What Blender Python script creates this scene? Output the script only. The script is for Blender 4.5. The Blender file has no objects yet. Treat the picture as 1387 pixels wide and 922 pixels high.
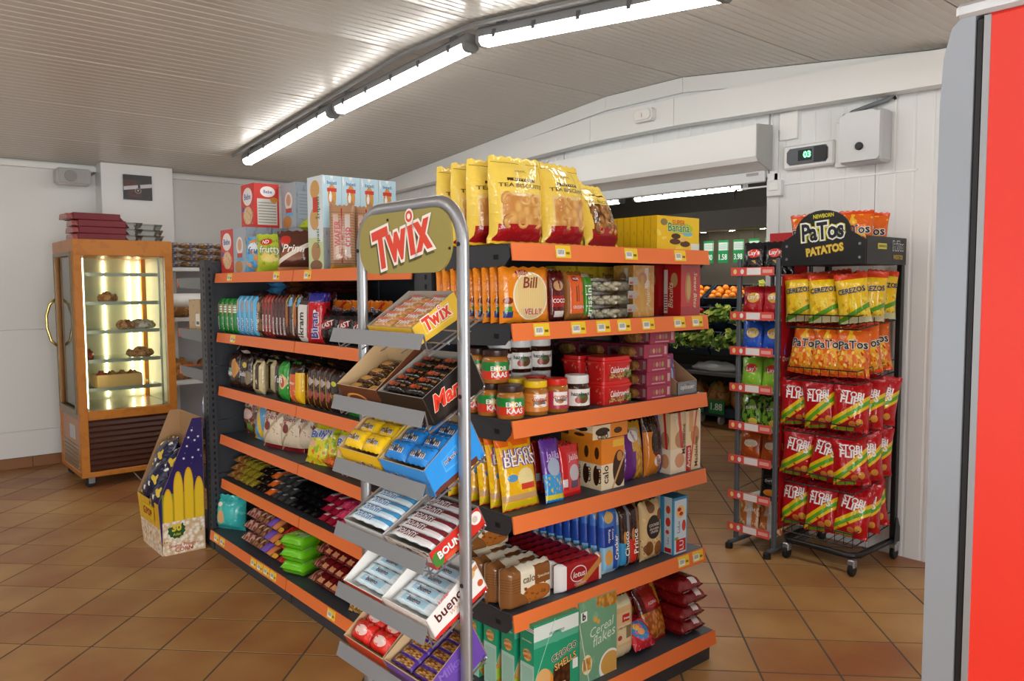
import bpy, math, random
from mathutils import Vector, Matrix, Euler
random.seed(7)
SC = bpy.context.scene
COL = SC.collection
# ------------------------------------------------------------------ camera
F, CX, CY, H = 1063.0, 693.5, 461.0, 1.55
_yaw, _pit, _rol = math.radians(49.65), math.radians(-3.96), math.radians(0.29)
VF = Vector((math.cos(_yaw)*math.cos(_pit), math.sin(_yaw)*math.cos(_pit), math.sin(_pit)))
_r0 = Vector((math.sin(_yaw), -math.cos(_yaw), 0)); _u0 = _r0.cross(VF)
VR = _r0*math.cos(_rol) - _u0*math.sin(_rol); VU = VR.cross(VF)
EYE = Vector((0, 0, H))
cam = bpy.data.cameras.new('camera'); cam.lens = F/1387*36; cam.sensor_width = 36; cam.sensor_fit = 'HORIZONTAL'
cam.clip_start = 0.05
camo = bpy.data.objects.new('camera', cam); COL.objects.link(camo)
camo.matrix_world = Matrix(((VR.x, VU.x, -VF.x, EYE.x), (VR.y, VU.y, -VF.y, EYE.y), (VR.z, VU.z, -VF.z, EYE.z), (0, 0, 0, 1)))
SC.camera = camo
# ------------------------------------------------------------------ world, exposure
w = bpy.data.worlds.new('world'); SC.world = w; w.use_nodes = True
w.node_tree.nodes['Background'].inputs[0].default_value = (0.9, 0.95, 1, 1)
w.node_tree.nodes['Background'].inputs[1].default_value = 0.25
vs = SC.view_settings
vs.view_transform = 'Standard'; vs.look = 'None'; vs.gamma = 1; vs.use_curve_mapping = False
vs.exposure = 0.44
TUBE_POWER = 17.0        # emission strength of the fluorescent diffusers
# fill lights added to brighten the lower shelves through made-up windows out of view
def fill_light(name, loc, rot, sx, sy, power):
    l = bpy.data.lights.new(name, 'AREA'); l.shape = 'RECTANGLE'; l.size = sx; l.size_y = sy; l.energy = power; l.color = (1, .985, .96)
    o = bpy.data.objects.new(name, l); COL.objects.link(o); o.location = loc; o.rotation_euler = rot
fill_light('fill_light_rear', (-.55, -3.2, 1.15), (math.pi/2, 0, 0), 3.6, 1.8, 195)
fill_light('fill_light_side', (-3.2, 1.4, 1.2), (0, -math.pi/2, 0), 1.6, 4.6, 34)
# pixel (photo frame) -> point, on a plane the thing touches
def ray(x, y): return VF + VR*((x-CX)/F) - VU*((y-CY)/F)
def PZ(x, y, z=0.0): d = ray(x, y); return EYE + d*((z-H)/d.z)
def PX(x, y, v): d = ray(x, y); return EYE + d*(v/d.x)
def PY(x, y, v): d = ray(x, y); return EYE + d*(v/d.y)
def XF(px, Y): return PY(px, 400, Y).x
def YF(px, X): return PX(px, 400, X).y
def proj(p):
    d = Vector(p)-EYE; z = d.dot(VF)
    if z < 0.1: return None
    return (CX+F*d.dot(VR)/z, CY-F*d.dot(VU)/z, z)
# ------------------------------------------------------------------ materials
def lin(c):
    if isinstance(c, str):
        c = [int(c[i:i+2], 16)/255 for i in (0, 2, 4)]
        c = [x/12.92 if x <= .04045 else ((x+.055)/1.055)**2.4 for x in c]
    return (c[0], c[1], c[2], 1)
def _grp(name, nin):
    g = bpy.data.node_groups.new(name, 'ShaderNodeTree')
    g.interface.new_socket('UV', in_out='INPUT', socket_type='NodeSocketVector')
    for n in nin: g.interface.new_socket(n, in_out='INPUT', socket_type='NodeSocketFloat')
    g.interface.new_socket('Fac', in_out='OUTPUT', socket_type='NodeSocketFloat')
    gi = g.nodes.new('NodeGroupInput'); go = g.nodes.new('NodeGroupOutput')
    s = g.nodes.new('ShaderNodeSeparateXYZ'); g.links.new(gi.outputs[0], s.inputs[0])
    def M(op, a, b=None):
        n = g.nodes.new('ShaderNodeMath'); n.operation = op
        for k, q in enumerate((a, b)):
            if q is None: continue
            if isinstance(q, (int, float)): n.inputs[k].default_value = q
            else: g.links.new(q, n.inputs[k])
        return n.outputs[0]
    return g, gi, go, s, M
def _mk_groups():
    g, gi, go, s, M = _grp('RectMask', ['X0', 'X1', 'Y0', 'Y1'])
    a = M('MULTIPLY', M('GREATER_THAN', s.outputs[0], gi.outputs[1]), M('LESS_THAN', s.outputs[0], gi.outputs[2]))
    b = M('MULTIPLY', M('GREATER_THAN', s.outputs[1], gi.outputs[3]), M('LESS_THAN', s.outputs[1], gi.outputs[4]))
    g.links.new(M('MULTIPLY', a, b), go.inputs[0])
    e, gi, go, s, M = _grp('EllMask', ['CX', 'CY', 'RX', 'RY'])
    dx = M('DIVIDE', M('SUBTRACT', s.outputs[0], gi.outputs[1]), gi.outputs[3])
    dy = M('DIVIDE', M('SUBTRACT', s.outputs[1], gi.outputs[2]), gi.outputs[4])
    e.links.new(M('LESS_THAN', M('ADD', M('MULTIPLY', dx, dx), M('MULTIPLY', dy, dy)), 1.0), go.inputs[0])
    l, gi, go, s, M = _grp('LineMask', ['A', 'B', 'W'])      # |y-(a x+b)|<w
    q = M('ABSOLUTE', M('SUBTRACT', s.outputs[1], M('ADD', M('MULTIPLY', s.outputs[0], gi.outputs[1]), gi.outputs[2])))
    l.links.new(M('LESS_THAN', q, gi.outputs[3]), go.inputs[0])
    return g, e, l
G_RECT, G_ELL, G_LINE = _mk_groups()
_mats = {}
def mat(name, base, rough=.5, metal=0, layers=(), coat=0, crinkle=0, cscale=30, spec=.5, emit=None, estr=0, vary=0, bump=None):
    """layers (in UV of the printed face, or object space for 'o...'):
    ('rect',x0,x1,y0,y1,col) ('ell',cx,cy,rx,ry,col) ('line',a,b,w,col) ('noise',scale,thr,col[,x0,x1,y0,y1])
    ('cells',scale,col1,col2,x0,x1,y0,y1) ('lines',n,duty,col,x0,x1,y0,y1) vertical bars, ('hlines',...) horizontal"""
    if name in _mats: return _mats[name]
    plain = name
    for w_ in ('twix', 'mars_', 'patos', 'lotus', 'milka', 'bueno', 'bounty', 'beba', 'lulu', 'calo', 'artoso', 'rondo', 'ikram', 'cerezo', 'mm_', 'bally', 'bran_'): plain = plain.replace(w_, 'print_')
    m = bpy.data.materials.new(plain); _mats[name] = m; m.use_nodes = True
    nt = m.node_tree; N = nt.nodes; L = nt.links; bs = N['Principled BSDF']
    bs.inputs['Roughness'].default_value = rough; bs.inputs['Metallic'].default_value = metal
    bs.inputs['Specular IOR Level'].default_value = spec
    if coat: bs.inputs['Coat Weight'].default_value = coat; bs.inputs['Coat Roughness'].default_value = .08
    bs.inputs['Base Color'].default_value = lin(base)
    if emit is not None:
        bs.inputs['Emission Color'].default_value = lin(emit); bs.inputs['Emission Strength'].default_value = estr
    m.diffuse_color = lin(base)
    cur = None
    if layers or vary:
        tc = N.new('ShaderNodeTexCoord'); uv = tc.outputs['UV']
        rgb = N.new('ShaderNodeRGB'); rgb.outputs[0].default_value = lin(base); cur = rgb.outputs[0]
        def group(g, vals):
            n = N.new('ShaderNodeGroup'); n.node_tree = g; L.new(uv, n.inputs[0])
            for i, v in enumerate(vals): n.inputs[i+1].default_value = v
            return n.outputs[0]
        def mth(op, a, b=None):
            n = N.new('ShaderNodeMath'); n.operation = op
            for k, q in enumerate((a, b)):
                if q is None: continue
                if isinstance(q, (int, float)): n.inputs[k].default_value = q
                else: L.new(q, n.inputs[k])
            return n.outputs[0]
        def mix(fac, col):
            nonlocal cur
            n = N.new('ShaderNodeMix'); n.data_type = 'RGBA'; L.new(fac, n.inputs[0]); L.new(cur, n.inputs[6])
            if isinstance(col, (str, tuple, list)): n.inputs[7].default_value = lin(col)
            else: L.new(col, n.inputs[7])
            cur = n.outputs[2]
        for l in layers:
            k = l[0]
            if k == 'rect': mix(group(G_RECT, l[1:5]), l[5])
            elif k == 'ell': mix(group(G_ELL, l[1:5]), l[5])
            elif k == 'line': mix(group(G_LINE, l[1:4]), l[4])
            elif k in ('noise', 'onoise'):
                n = N.new('ShaderNodeTexNoise'); n.inputs['Scale'].default_value = l[1]; n.inputs['Detail'].default_value = 3
                L.new(uv if k == 'noise' else tc.outputs['Object'], n.inputs['Vector'])
                f = mth('GREATER_THAN', n.outputs[0], l[2])
                if len(l) > 4: f = mth('MULTIPLY', f, group(G_RECT, l[4:8]))
                mix(f, l[3])
            elif k == 'soft':      # soft tone variation: ('soft',scale,amount,col)
                n = N.new('ShaderNodeTexNoise'); n.inputs['Scale'].default_value = l[1]; n.inputs['Detail'].default_value = 4
                L.new(tc.outputs['Object'], n.inputs['Vector'])
                mix(mth('MULTIPLY', n.outputs[0], l[2]), l[3])
            elif k in ('cells', 'ocells'):
                n = N.new('ShaderNodeTexVoronoi'); n.inputs['Scale'].default_value = l[1]; L.new(uv if k == 'cells' else tc.outputs['Object'], n.inputs['Vector'])
                r = N.new('ShaderNodeValToRGB'); L.new(n.outputs['Distance'], r.inputs[0])
                r.color_ramp.elements[0].color = lin(l[2]); r.color_ramp.elements[1].color = lin(l[3])
                r.color_ramp.elements[0].position = .25; r.color_ramp.elements[1].position = .7
                mix(group(G_RECT, l[4:8]), r.outputs[0])
            elif k in ('lines', 'hlines'):
                s = N.new('ShaderNodeSeparateXYZ'); L.new(uv, s.inputs[0])
                f = mth('LESS_THAN', mth('FRACT', mth('MULTIPLY', s.outputs[0 if k == 'lines' else 1], l[1])), l[2])
                mix(mth('MULTIPLY', f, group(G_RECT, l[4:8])), l[3])
        if vary:
            oi = N.new('ShaderNodeObjectInfo'); hs = N.new('ShaderNodeHueSaturation'); L.new(cur, hs.inputs['Color'])
            mr = N.new('ShaderNodeMapRange'); L.new(oi.outputs['Random'], mr.inputs[0])
            mr.inputs[3].default_value = 1-vary; mr.inputs[4].default_value = 1+vary
            L.new(mr.outputs[0], hs.inputs['Value']); cur = hs.outputs[0]
        L.new(cur, bs.inputs['Base Color'])
    if crinkle or bump:
        tc2 = N.new('ShaderNodeTexCoord')
        n = N.new('ShaderNodeTexNoise'); n.inputs['Scale'].default_value = cscale; n.inputs['Detail'].default_value = 2
        n.inputs['Distortion'].default_value = 1.2 if crinkle else 0
        L.new(tc2.outputs['Object'], n.inputs['Vector'])
        b = N.new('ShaderNodeBump'); b.inputs['Strength'].default_value = crinkle or bump; b.inputs['Distance'].default_value = .004
        L.new(n.outputs[0], b.inputs['Height']); L.new(b.outputs[0], bs.inputs['Normal'])
    return m
def film(name, base, layers=(), rough=.16, crinkle=.55, cscale=34, **k):      # shiny plastic wrap
    return mat(name, base, rough, 0, layers, crinkle=crinkle, cscale=cscale, **k)
def card(name, base, layers=(), rough=.32, **k): return mat(name, base, rough, 0, layers, **k)
def ink(c, rough=.35): return mat('ink_'+c, c, rough)
def glass(name, tint=(1, 1, 1), gloss=.9, rough=.02):
    if name in _mats: return _mats[name]
    m = bpy.data.materials.new(name); _mats[name] = m; m.use_nodes = True; nt = m.node_tree; N = nt.nodes; L = nt.links
    N.remove(N['Principled BSDF']); t = N.new('ShaderNodeBsdfTransparent'); t.inputs[0].default_value = (*tint, 1)
    g = N.new('ShaderNodeBsdfGlossy'); g.inputs['Roughness'].default_value = rough
    fr = N.new('ShaderNodeFresnel'); fr.inputs[0].default_value = 1.45
    mu = N.new('ShaderNodeMath'); mu.operation = 'MULTIPLY'; mu.inputs[1].default_value = gloss; L.new(fr.outputs[0], mu.inputs[0])
    mx = N.new('ShaderNodeMixShader'); L.new(mu.outputs[0], mx.inputs[0]); L.new(t.outputs[0], mx.inputs[1]); L.new(g.outputs[0], mx.inputs[2])
    L.new(mx.outputs[0], N['Material Output'].inputs[0]); return m
# ------------------------------------------------------------------ mesh building
class MB:
    def __init__(s): s.v = []; s.f = []; s.m = []; s.uv = []
    def face(s, pts, m=0, uv=None):
        b = len(s.v); s.v += [tuple(p) for p in pts]; s.f.append(tuple(range(b, b+len(pts)))); s.m.append(m)
        s.uv.append(uv or ([(0, 0), (1, 0), (1, 1), (0, 1)][:len(pts)] if len(pts) <= 4 else [(0, 0)]*len(pts))); return s
    def box(s, x0, x1, y0, y1, z0, z1, m=(0, 1, 2)):
        if isinstance(m, int): m = (m, m, m)
        a, b, c, d = (x0, y0), (x1, y0), (x1, y1), (x0, y1); U = [(0, 0), (1, 0), (1, 1), (0, 1)]
        P = [(*q, z0) for q in (a, b, c, d)]+[(*q, z1) for q in (a, b, c, d)]; k = len(s.v); s.v += P
        for f, mm in (((0, 1, 5, 4), m[0]), ((2, 3, 7, 6), m[0]), ((3, 0, 4, 7), m[1]), ((1, 2, 6, 5), m[1]), ((4, 5, 6, 7), m[2]), ((3, 2, 1, 0), m[2])):
            s.f.append(tuple(k+i for i in f)); s.m.append(mm); s.uv.append(U)
        return s
    def bbox(s, x0, x1, y0, y1, z0, z1, r=.003, m=0):       # chamfered box
        k = len(s.v); 
        X = (x0, x1); Yv = (y0, y1); Z = (z0, z1); idx = {}
        for i in (0, 1):
            for j in (0, 1):
                for l in (0, 1):
                    sx, sy, sz = (1, -1)[i], (1, -1)[j], (1, -1)[l]
                    for ax in range(3):
                        p = [X[i], Yv[j], Z[l]]; o = [sx*r, sy*r, sz*r]
                        for q in range(3):
                            if q != ax: p[q] += o[q]
                        idx[i, j, l, ax] = len(s.v); s.v.append(tuple(p))
        def A(ids, c=None):
            P = [Vector(s.v[i]) for i in ids]; n = (P[1]-P[0]).cross(P[2]-P[0]); ctr = sum(P, Vector())/len(P)
            mid = Vector(((x0+x1)/2, (y0+y1)/2, (z0+z1)/2))
            if n.dot(ctr-mid) < 0: ids = ids[::-1]
            s.f.append(tuple(ids)); s.m.append(m); s.uv.append([(0, 0), (1, 0), (1, 1), (0, 1)][:len(ids)])
        for ax in range(3):
            o = [q for q in range(3) if q != ax]
            for e in (0, 1):
                q = []
                for a, b in ((0, 0), (1, 0), (1, 1), (0, 1)):
                    t = [0, 0, 0]; t[ax] = e; t[o[0]] = a; t[o[1]] = b; q.append(idx[t[0], t[1], t[2], ax])
                A(q)
            for a in (0, 1):
                for b in (0, 1):
                    t0 = [0, 0, 0]; t0[o[0]] = a; t0[o[1]] = b; t1 = list(t0); t1[ax] = 1
                    A([idx[(*t0, o[0])], idx[(*t1, o[0])], idx[(*t1, o[1])], idx[(*t0, o[1])]])
        for i in (0, 1):
            for j in (0, 1):
                for l in (0, 1): A([idx[i, j, l, 0], idx[i, j, l, 1], idx[i, j, l, 2]])
        return s
    def tube(s, path, r, n=8, m=0, cap=True, closed=False):
        P = [Vector(p) for p in path]; k = len(s.v); R = r if isinstance(r, (list, tuple)) else [r]*len(P); c = len(P)
        up = None
        for i, p in enumerate(P):
            t = ((P[(i+1) % c] if (closed or i < c-1) else p)-(P[i-1] if (closed or i > 0) else p)).normalized()
            if up is None: up = Vector((0, 0, 1)) if abs(t.z) < .9 else Vector((1, 0, 0))
            a = (up-t*up.dot(t)).normalized(); b = t.cross(a); up = a
            for j in range(n):
                an = 2*math.pi*j/n; s.v.append(tuple(p+a*(math.cos(an)*R[i])+b*(math.sin(an)*R[i])))
        for i in range(c if closed else c-1):
            for j in range(n):
                q = ((i+1) % c); s.f.append((k+i*n+j, k+i*n+(j+1) % n, k+q*n+(j+1) % n, k+q*n+j)); s.m.append(m); s.uv.append([(j/n, i/c), ((j+1)/n, i/c), ((j+1)/n, (i+1)/c), (j/n, (i+1)/c)])
        if cap and not closed:
            s.f.append(tuple(k+j for j in range(n))[::-1]); s.f.append(tuple(k+(c-1)*n+j for j in range(n)))
            s.m += [m, m]; s.uv += [[(0, 0)]*n]*2
        return s
    def lathe(s, prof, n=16, m=0, c=(0, 0, 0), sx=1, sy=1, caps=True, u0=-.25):
        k = len(s.v); c0 = len(prof); z0, z1 = prof[0][1], prof[-1][1]
        for r, z in prof:
            for j in range(n):
                an = 2*math.pi*(j/n+u0); s.v.append((c[0]+math.cos(an)*r*sx, c[1]+math.sin(an)*r*sy, c[2]+z))
        for i in range(c0-1):
            for j in range(n):
                mm = m[i] if isinstance(m, (list, tuple)) else m
                s.f.append((k+i*n+j, k+i*n+(j+1) % n, k+(i+1)*n+(j+1) % n, k+(i+1)*n+j)); s.m.append(mm)
                va, vb = (prof[i][1]-z0)/(z1-z0+1e-9), (prof[i+1][1]-z0)/(z1-z0+1e-9)
                s.uv.append([((j/n+.5) % 1, va), ((j/n+.5) % 1+1/n, va), ((j/n+.5) % 1+1/n, vb), ((j/n+.5) % 1, vb)])
        if caps:
            s.f.append(tuple(k+j for j in range(n))[::-1]); s.f.append(tuple(k+(c0-1)*n+j for j in range(n)))
            s.m += [m[0] if isinstance(m, (list, tuple)) else m, m[-1] if isinstance(m, (list, tuple)) else m]; s.uv += [[(0, 0)]*n]*2
        return s
    def prism(s, pts, ax, a, b, m=0):
        """pts polygon in the plane of the two other axes (xyz order), extruded a..b along ax"""
        k = len(s.v); n = len(pts)
        def P(p, t):
            q = list(p); q.insert(ax, t); return tuple(q)
        s.v += [P(p, a) for p in pts]+[P(p, b) for p in pts]
        ar = sum(pts[i][0]*pts[(i+1) % n][1]-pts[(i+1) % n][0]*pts[i][1] for i in range(n))
        flip = (ar > 0) != (ax == 1)
        X0, X1 = min(p[0] for p in pts), max(p[0] for p in pts); Y0, Y1 = min(p[1] for p in pts), max(p[1] for p in pts)
        U = [((p[0]-X0)/(X1-X0+1e-9), (p[1]-Y0)/(Y1-Y0+1e-9)) for p in pts]
        fa = tuple(range(k, k+n)); fb = tuple(range(k+n, k+2*n))
        s.f.append(fa[::-1] if flip else fa); s.uv.append(U[::-1] if flip else U); s.f.append(fb if flip else fb[::-1]); s.uv.append(U if flip else U[::-1]); s.m += [m, m]
        for i in range(n):
            j = (i+1) % n; q = (k+i, k+j, k+n+j, k+n+i); s.f.append(q if flip else q[::-1]); s.m.append(m); s.uv.append([(0, 0), (1, 0), (1, 1), (0, 1)])
        return s
    def sphere(s, c, r, n=10, m=0, sz=1):
        k = n//2; pr = [(max(1e-4, math.sin(math.pi*i/k))*r, -math.cos(math.pi*i/k)*r*sz) for i in range(k+1)]
        return s.lathe(pr, n, m, c, caps=False)
    def torus(s, c, R, r, n=14, k=7, m=0, rot=None):
        P = []
        for i in range(n):
            a = 2*math.pi*i/n; p = Vector((math.cos(a)*R, 0, math.sin(a)*R))
            P.append(Vector(c)+(rot @ p if rot else p))
        return s.tube(P, r, k, m, closed=True)
    def move(s, dx=0, dy=0, dz=0, i0=0):
        s.v = s.v[:i0]+[(x+dx, y+dy, z+dz) for x, y, z in s.v[i0:]]; return s
    def xf(s, M, i0=0): s.v = s.v[:i0]+[tuple(M @ Vector(p)) for p in s.v[i0:]]; return s
    def mesh(s, name, mats, smooth=False):
        me = bpy.data.meshes.new(name); me.from_pydata(s.v, [], s.f)
        if not isinstance(mats, (list, tuple)): mats = [mats]
        for q in mats: me.materials.append(q)
        me.polygons.foreach_set('material_index', [min(i, len(mats)-1) for i in s.m])
        u = me.uv_layers.new(name='UVMap'); fl = []
        for q in s.uv:
            for a, b in q: fl += [a, b]
        u.data.foreach_set('uv', fl)
        if smooth: me.shade_smooth() if smooth is True else (me.shade_smooth(), me.set_sharp_from_angle(angle=smooth))
        me.update(); return me
def link(name, me, parent=None, loc=(0, 0, 0), rot=(0, 0, 0)):
    o = bpy.data.objects.new(name, me); COL.objects.link(o); o.parent = parent; o.location = loc; o.rotation_euler = rot; return o
def part(name, mb, mats, parent, smooth=False, loc=(0, 0, 0), rot=(0, 0, 0)):
    return link(name, mb.mesh(name, mats, smooth), parent, loc, rot)
def empty(name, loc=(0, 0, 0), rot=(0, 0, 0)): return link(name, None, None, loc, rot)
def tag(o, label, cat, group=None):
    o['label'] = label; o['category'] = cat
    if group: o['group'] = group
    return o
def struct(name, mb, mats, label=None, smooth=False):
    o = part(name, mb, mats, None, smooth); o['kind'] = 'structure'
    if label: o['label'] = label
    return o
# ------------------------------------------------------------------ lettering
_txt = {}
def text_geo(s, bold=0.0, shear=0.0, res=2, space=1.0):
    k = (s, bold, shear, res, space)
    if k not in _txt:
        c = bpy.data.curves.new('t', 'FONT'); c.body = s; c.offset = bold; c.shear = shear; c.resolution_u = res; c.space_character = space
        c.align_x = 'CENTER'; c.align_y = 'CENTER'; o = bpy.data.objects.new('t', c)
        me = bpy.data.meshes.new_from_object(o); V = [(v.co.x, v.co.y) for v in me.vertices]; Fc = [tuple(p.vertices) for p in me.polygons]
        bpy.data.objects.remove(o); bpy.data.meshes.remove(me); bpy.data.curves.remove(c)
        x0, x1 = min(v[0] for v in V), max(v[0] for v in V); y0, y1 = min(v[1] for v in V), max(v[1] for v in V)
        V = [(x-(x0+x1)/2, y-(y0+y1)/2) for x, y in V]; _txt[k] = (V, Fc, x1-x0, y1-y0)
    return _txt[k]
def add_text(mb, s, at, ex, ey, n, width=None, height=None, m=0, mo=None, bold=.012, ob=.05, shear=0, rot=0, surf=None, lift=.0012, arc=0, space=1.0):
    """writes s centred at `at` (3D), along ex / ey, lifted along n; surf(x,y)->extra lift along n"""
    ex, ey, n, at = Vector(ex), Vector(ey), Vector(n), Vector(at)
    for b, mm, li in (((ob, mo, lift) if mo is not None else (None,)*3), (bold, m, lift*(1.8 if mo is not None else 1)+(.0022 if surf and mo is not None else 0))):
        if b is None: continue
        V, Fc, W, Hh = text_geo(s, b, shear, 2, space); W0, H0 = text_geo(s, bold, shear, 2, space)[2:]
        sx = width/W0 if width else height/H0; sy = height/H0 if height else sx
        k = len(mb.v); cr, sr = math.cos(rot), math.sin(rot)
        for x, y in V:
            x *= sx; y *= sy
            if arc: y += arc*(1-(2*x/(W0*sx))**2)*H0*sy
            x, y = x*cr-y*sr, x*sr+y*cr
            e = surf(x, y) if surf else 0
            mb.v.append(tuple(at+ex*x+ey*y+n*(li+e)))
        for f in Fc: mb.f.append(tuple(k+i for i in f)); mb.m.append(mm); mb.uv.append([(0, 0)]*len(f))
    return mb
FRONT = ((1, 0, 0), (0, 0, 1), (0, -1, 0)); LEFT = ((0, -1, 0), (0, 0, 1), (-1, 0, 0)); TOP = ((1, 0, 0), (0, 1, 0), (0, 0, 1)); RIGHT = ((0, 1, 0), (0, 0, 1), (1, 0, 0))
# ------------------------------------------------------------------ specs: [(name, mesh, parent index)], root first
def inst(spec, name, label, cat, loc, rot=(0, 0, 0), group=None):
    obs = []
    for i, (pn, me, pi) in enumerate(spec):
        o = link(name if i == 0 else pn, me, obs[pi] if i else None)
        obs.append(o)
    obs[0].location = loc; obs[0].rotation_euler = rot; tag(obs[0], label, cat, group); return obs[0]
ORD = ['first', 'second', 'third', 'fourth', 'fifth', 'sixth', 'seventh', 'eighth', 'ninth', 'tenth', 'eleventh', 'twelfth']
def lettering(texts, w, d, h, surf=None):
    """texts: list of dicts s, x, z (fractions of face, centre 0 / 0..1), w (fraction of face width), c, o, face"""
    mb = MB(); cols = []
    def ci(c):
        if c is None: return None
        if c not in cols: cols.append(c)
        return cols.index(c)
    for t in texts:
        fc = t.get('face', 'F'); fw = w if fc in 'FT' else d; fh = h if fc in 'FLR' else d
        x = t.get('x', 0)*fw; z = t.get('z', .5)*fh
        fr = {'F': FRONT, 'L': LEFT, 'T': TOP, 'R': RIGHT}[fc]
        at = {'F': (x, -d/2, z), 'L': (-w/2, -x, z), 'T': (x, z-d/2, h), 'R': (w/2, x, z)}[fc]
        sf = None
        if surf and fc == 'F':
            at = (x, 0, z); sf = (lambda X, Z, x=x, z=z: surf(x+X, z+Z)+.0015)
        vert = t.get('rot', 0)
        width = t['w']*(fh if abs(abs(vert)-math.pi/2) < .4 else fw)
        add_text(mb, t['s'], at, *fr, width=width, height=t.get('h', 0)*fh or None, m=ci(t.get('c', 'ffffff')), mo=ci(t.get('o')), bold=t.get('b', .012), ob=t.get('ob', .06),
                 shear=t.get('sh', 0), rot=vert, surf=sf, lift=t.get('lift', .0008), arc=t.get('arc', 0))
    return mb.mesh('lettering', [ink(c) for c in cols])
def box_spec(w, d, h, front, side=None, top=None, texts=(), name='carton', extra=()):
    mb = MB().bbox(-w/2, w/2, -d/2, d/2, 0, h, .0012) if False else MB().box(-w/2, w/2, -d/2, d/2, 0, h)
    sp = [(name, mb.mesh(name, [front, side or front, top or side or front]), None)]
    for t in texts: sp.append(('lettering', lettering([t], w, d, h), 0))
    return sp+list(extra)
def bag_geo(w, h, d, seed=0, seal=.07, k=2.6, fat=.8, q=.55, taper=.07, wr=.1, nu=10, nv=14, flat=.4, zig=True, neck=0):
    rnd = random.Random(seed); ph = [(rnd.uniform(0, 6.28), rnd.uniform(3, 8), rnd.uniform(-5, 5)) for _ in range(5)]
    def thick(u, v):
        if v <= seal or v >= 1-seal: return .0
        vv = ((v-seal)/(1-2*seal))**fat
        return (max(0, 1-abs(2*u-1)**k)**q)*(max(0, 1-abs(2*vv-1)**k)**q)
    def wrinkle(u, v):
        e = math.exp(-min(v-seal, 1-seal-v)*7) if seal < v < 1-seal else .25
        return wr*d*(.35+.9*e)*sum(math.sin(p+a*6.28*u*.55+b*v) for p, a, b in ph)/5
    def hw(v): return w/2*(1-taper*thick(.5, v))*(1-neck*max(0, v-.72)/.28)
    def yf(u, v):
        t = thick(u, v); return d/2*t+wrinkle(u, v)*min(1, t*3+.12)*.8+.0012
    def surf(x, z):
        v = min(.999, max(.001, z/h)); u = min(1, max(0, x/(2*hw(v))+.5)); return yf(u, v)
    mb = MB()
    for sgn in (-1, 1):
        k0 = len(mb.v)
        for j in range(nv+1):
            v = j/nv; zz = v*h
            for i in range(nu+1):
                u = i/nu; y = yf(u, v) if sgn < 0 else d/2*thick(u, v)*.9+.0012
                zo = (.006*((i % 2)*2-1)*.5 if (zig and j in (0, nv)) else 0)
                mb.v.append(((u-.5)*2*hw(v), sgn*y, max(0, zz+zo)))
        for j in range(nv):
            for i in range(nu):
                a = k0+j*(nu+1)+i; f = (a, a+1, a+nu+2, a+nu+1); U = [(i/nu, j/nv), ((i+1)/nu, j/nv), ((i+1)/nu, (j+1)/nv), (i/nu, (j+1)/nv)]
                if sgn > 0: f = f[::-1]; U = [(1-x, y) for x, y in U[::-1]]
                mb.f.append(f); mb.m.append(0); mb.uv.append(U)
    n1 = (nu+1)*(nv+1)
    for j in range(nv):          # close the sides
        for i in (0, nu):
            a, b = j*(nu+1)+i, (j+1)*(nu+1)+i; f = (a, b, n1+b, n1+a)
            mb.f.append(f if i == 0 else f[::-1]); mb.m.append(0); mb.uv.append([(i/nu, j/nv), (i/nu, (j+1)/nv), (i/nu, (j+1)/nv), (i/nu, j/nv)])
    return mb, surf
def bag_spec(w, h, d, m, texts=(), name='bag', extra=(), **k):
    mb, surf = bag_geo(w, h, d, **k)
    sp = [(name, mb.mesh(name, m, True), None)]
    for t in texts: sp.append(('lettering', lettering([t], w, d, h, surf), 0))
    return sp+list(extra)
def block_spec(w, h, d, m, texts=(), **k):           # flow-wrapped rectangular pack
    a = dict(seal=.06, k=9, q=.45, fat=1, taper=.0, wr=.05, nu=12, nv=14); a.update(k)
    return bag_spec(w, h, d, m, texts, 'pack', **a)
# ================================================================== SETTING
def tile_mat():
    m = bpy.data.materials.new('terracotta_tile'); m.use_nodes = True; nt = m.node_tree; N = nt.nodes; L = nt.links; bs = N['Principled BSDF']
    geo = N.new('ShaderNodeNewGeometry'); n1 = N.new('ShaderNodeTexNoise'); n1.inputs['Scale'].default_value = 2.3; n1.inputs['Detail'].default_value = 5
    L.new(geo.outputs['Position'], n1.inputs['Vector'])
    oi = N.new('ShaderNodeObjectInfo'); ad = N.new('ShaderNodeMath'); ad.operation = 'MULTIPLY_ADD'; ad.inputs[1].default_value = .22; L.new(oi.outputs['Random'], ad.inputs[0]); 
    sb = N.new('ShaderNodeMath'); sb.operation = 'SUBTRACT'; L.new(n1.outputs[0], sb.inputs[0]); sb.inputs[1].default_value = .12; L.new(sb.outputs[0], ad.inputs[2])
    r = N.new('ShaderNodeValToRGB'); L.new(ad.outputs[0], r.inputs[0])
    r.color_ramp.elements[0].position = .25; r.color_ramp.elements[0].color = lin('955a34'); r.color_ramp.elements[1].position = .8; r.color_ramp.elements[1].color = lin('bd935a')
    e = r.color_ramp.elements.new(.5); e.color = lin('a57846')
    L.new(r.outputs[0], bs.inputs['Base Color']); bs.inputs['Roughness'].default_value = .42
    n2 = N.new('ShaderNodeTexNoise'); n2.inputs['Scale'].default_value = 60; L.new(geo.outputs['Position'], n2.inputs['Vector'])
    b = N.new('ShaderNodeBump'); b.inputs['Strength'].default_value = .12; b.inputs['Distance'].default_value = .003; L.new(n2.outputs[0], b.inputs['Height']); L.new(b.outputs[0], bs.inputs['Normal'])
    return m
TILE = tile_mat()
GROUT = mat('grout', '584e46', .9)
WHITE = mat('white_panel', 'e5e7e7', .3, spec=.5)
WHITE2 = mat('white_sheet', 'eff0ee', .28, bump=.25, cscale=3)
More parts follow.
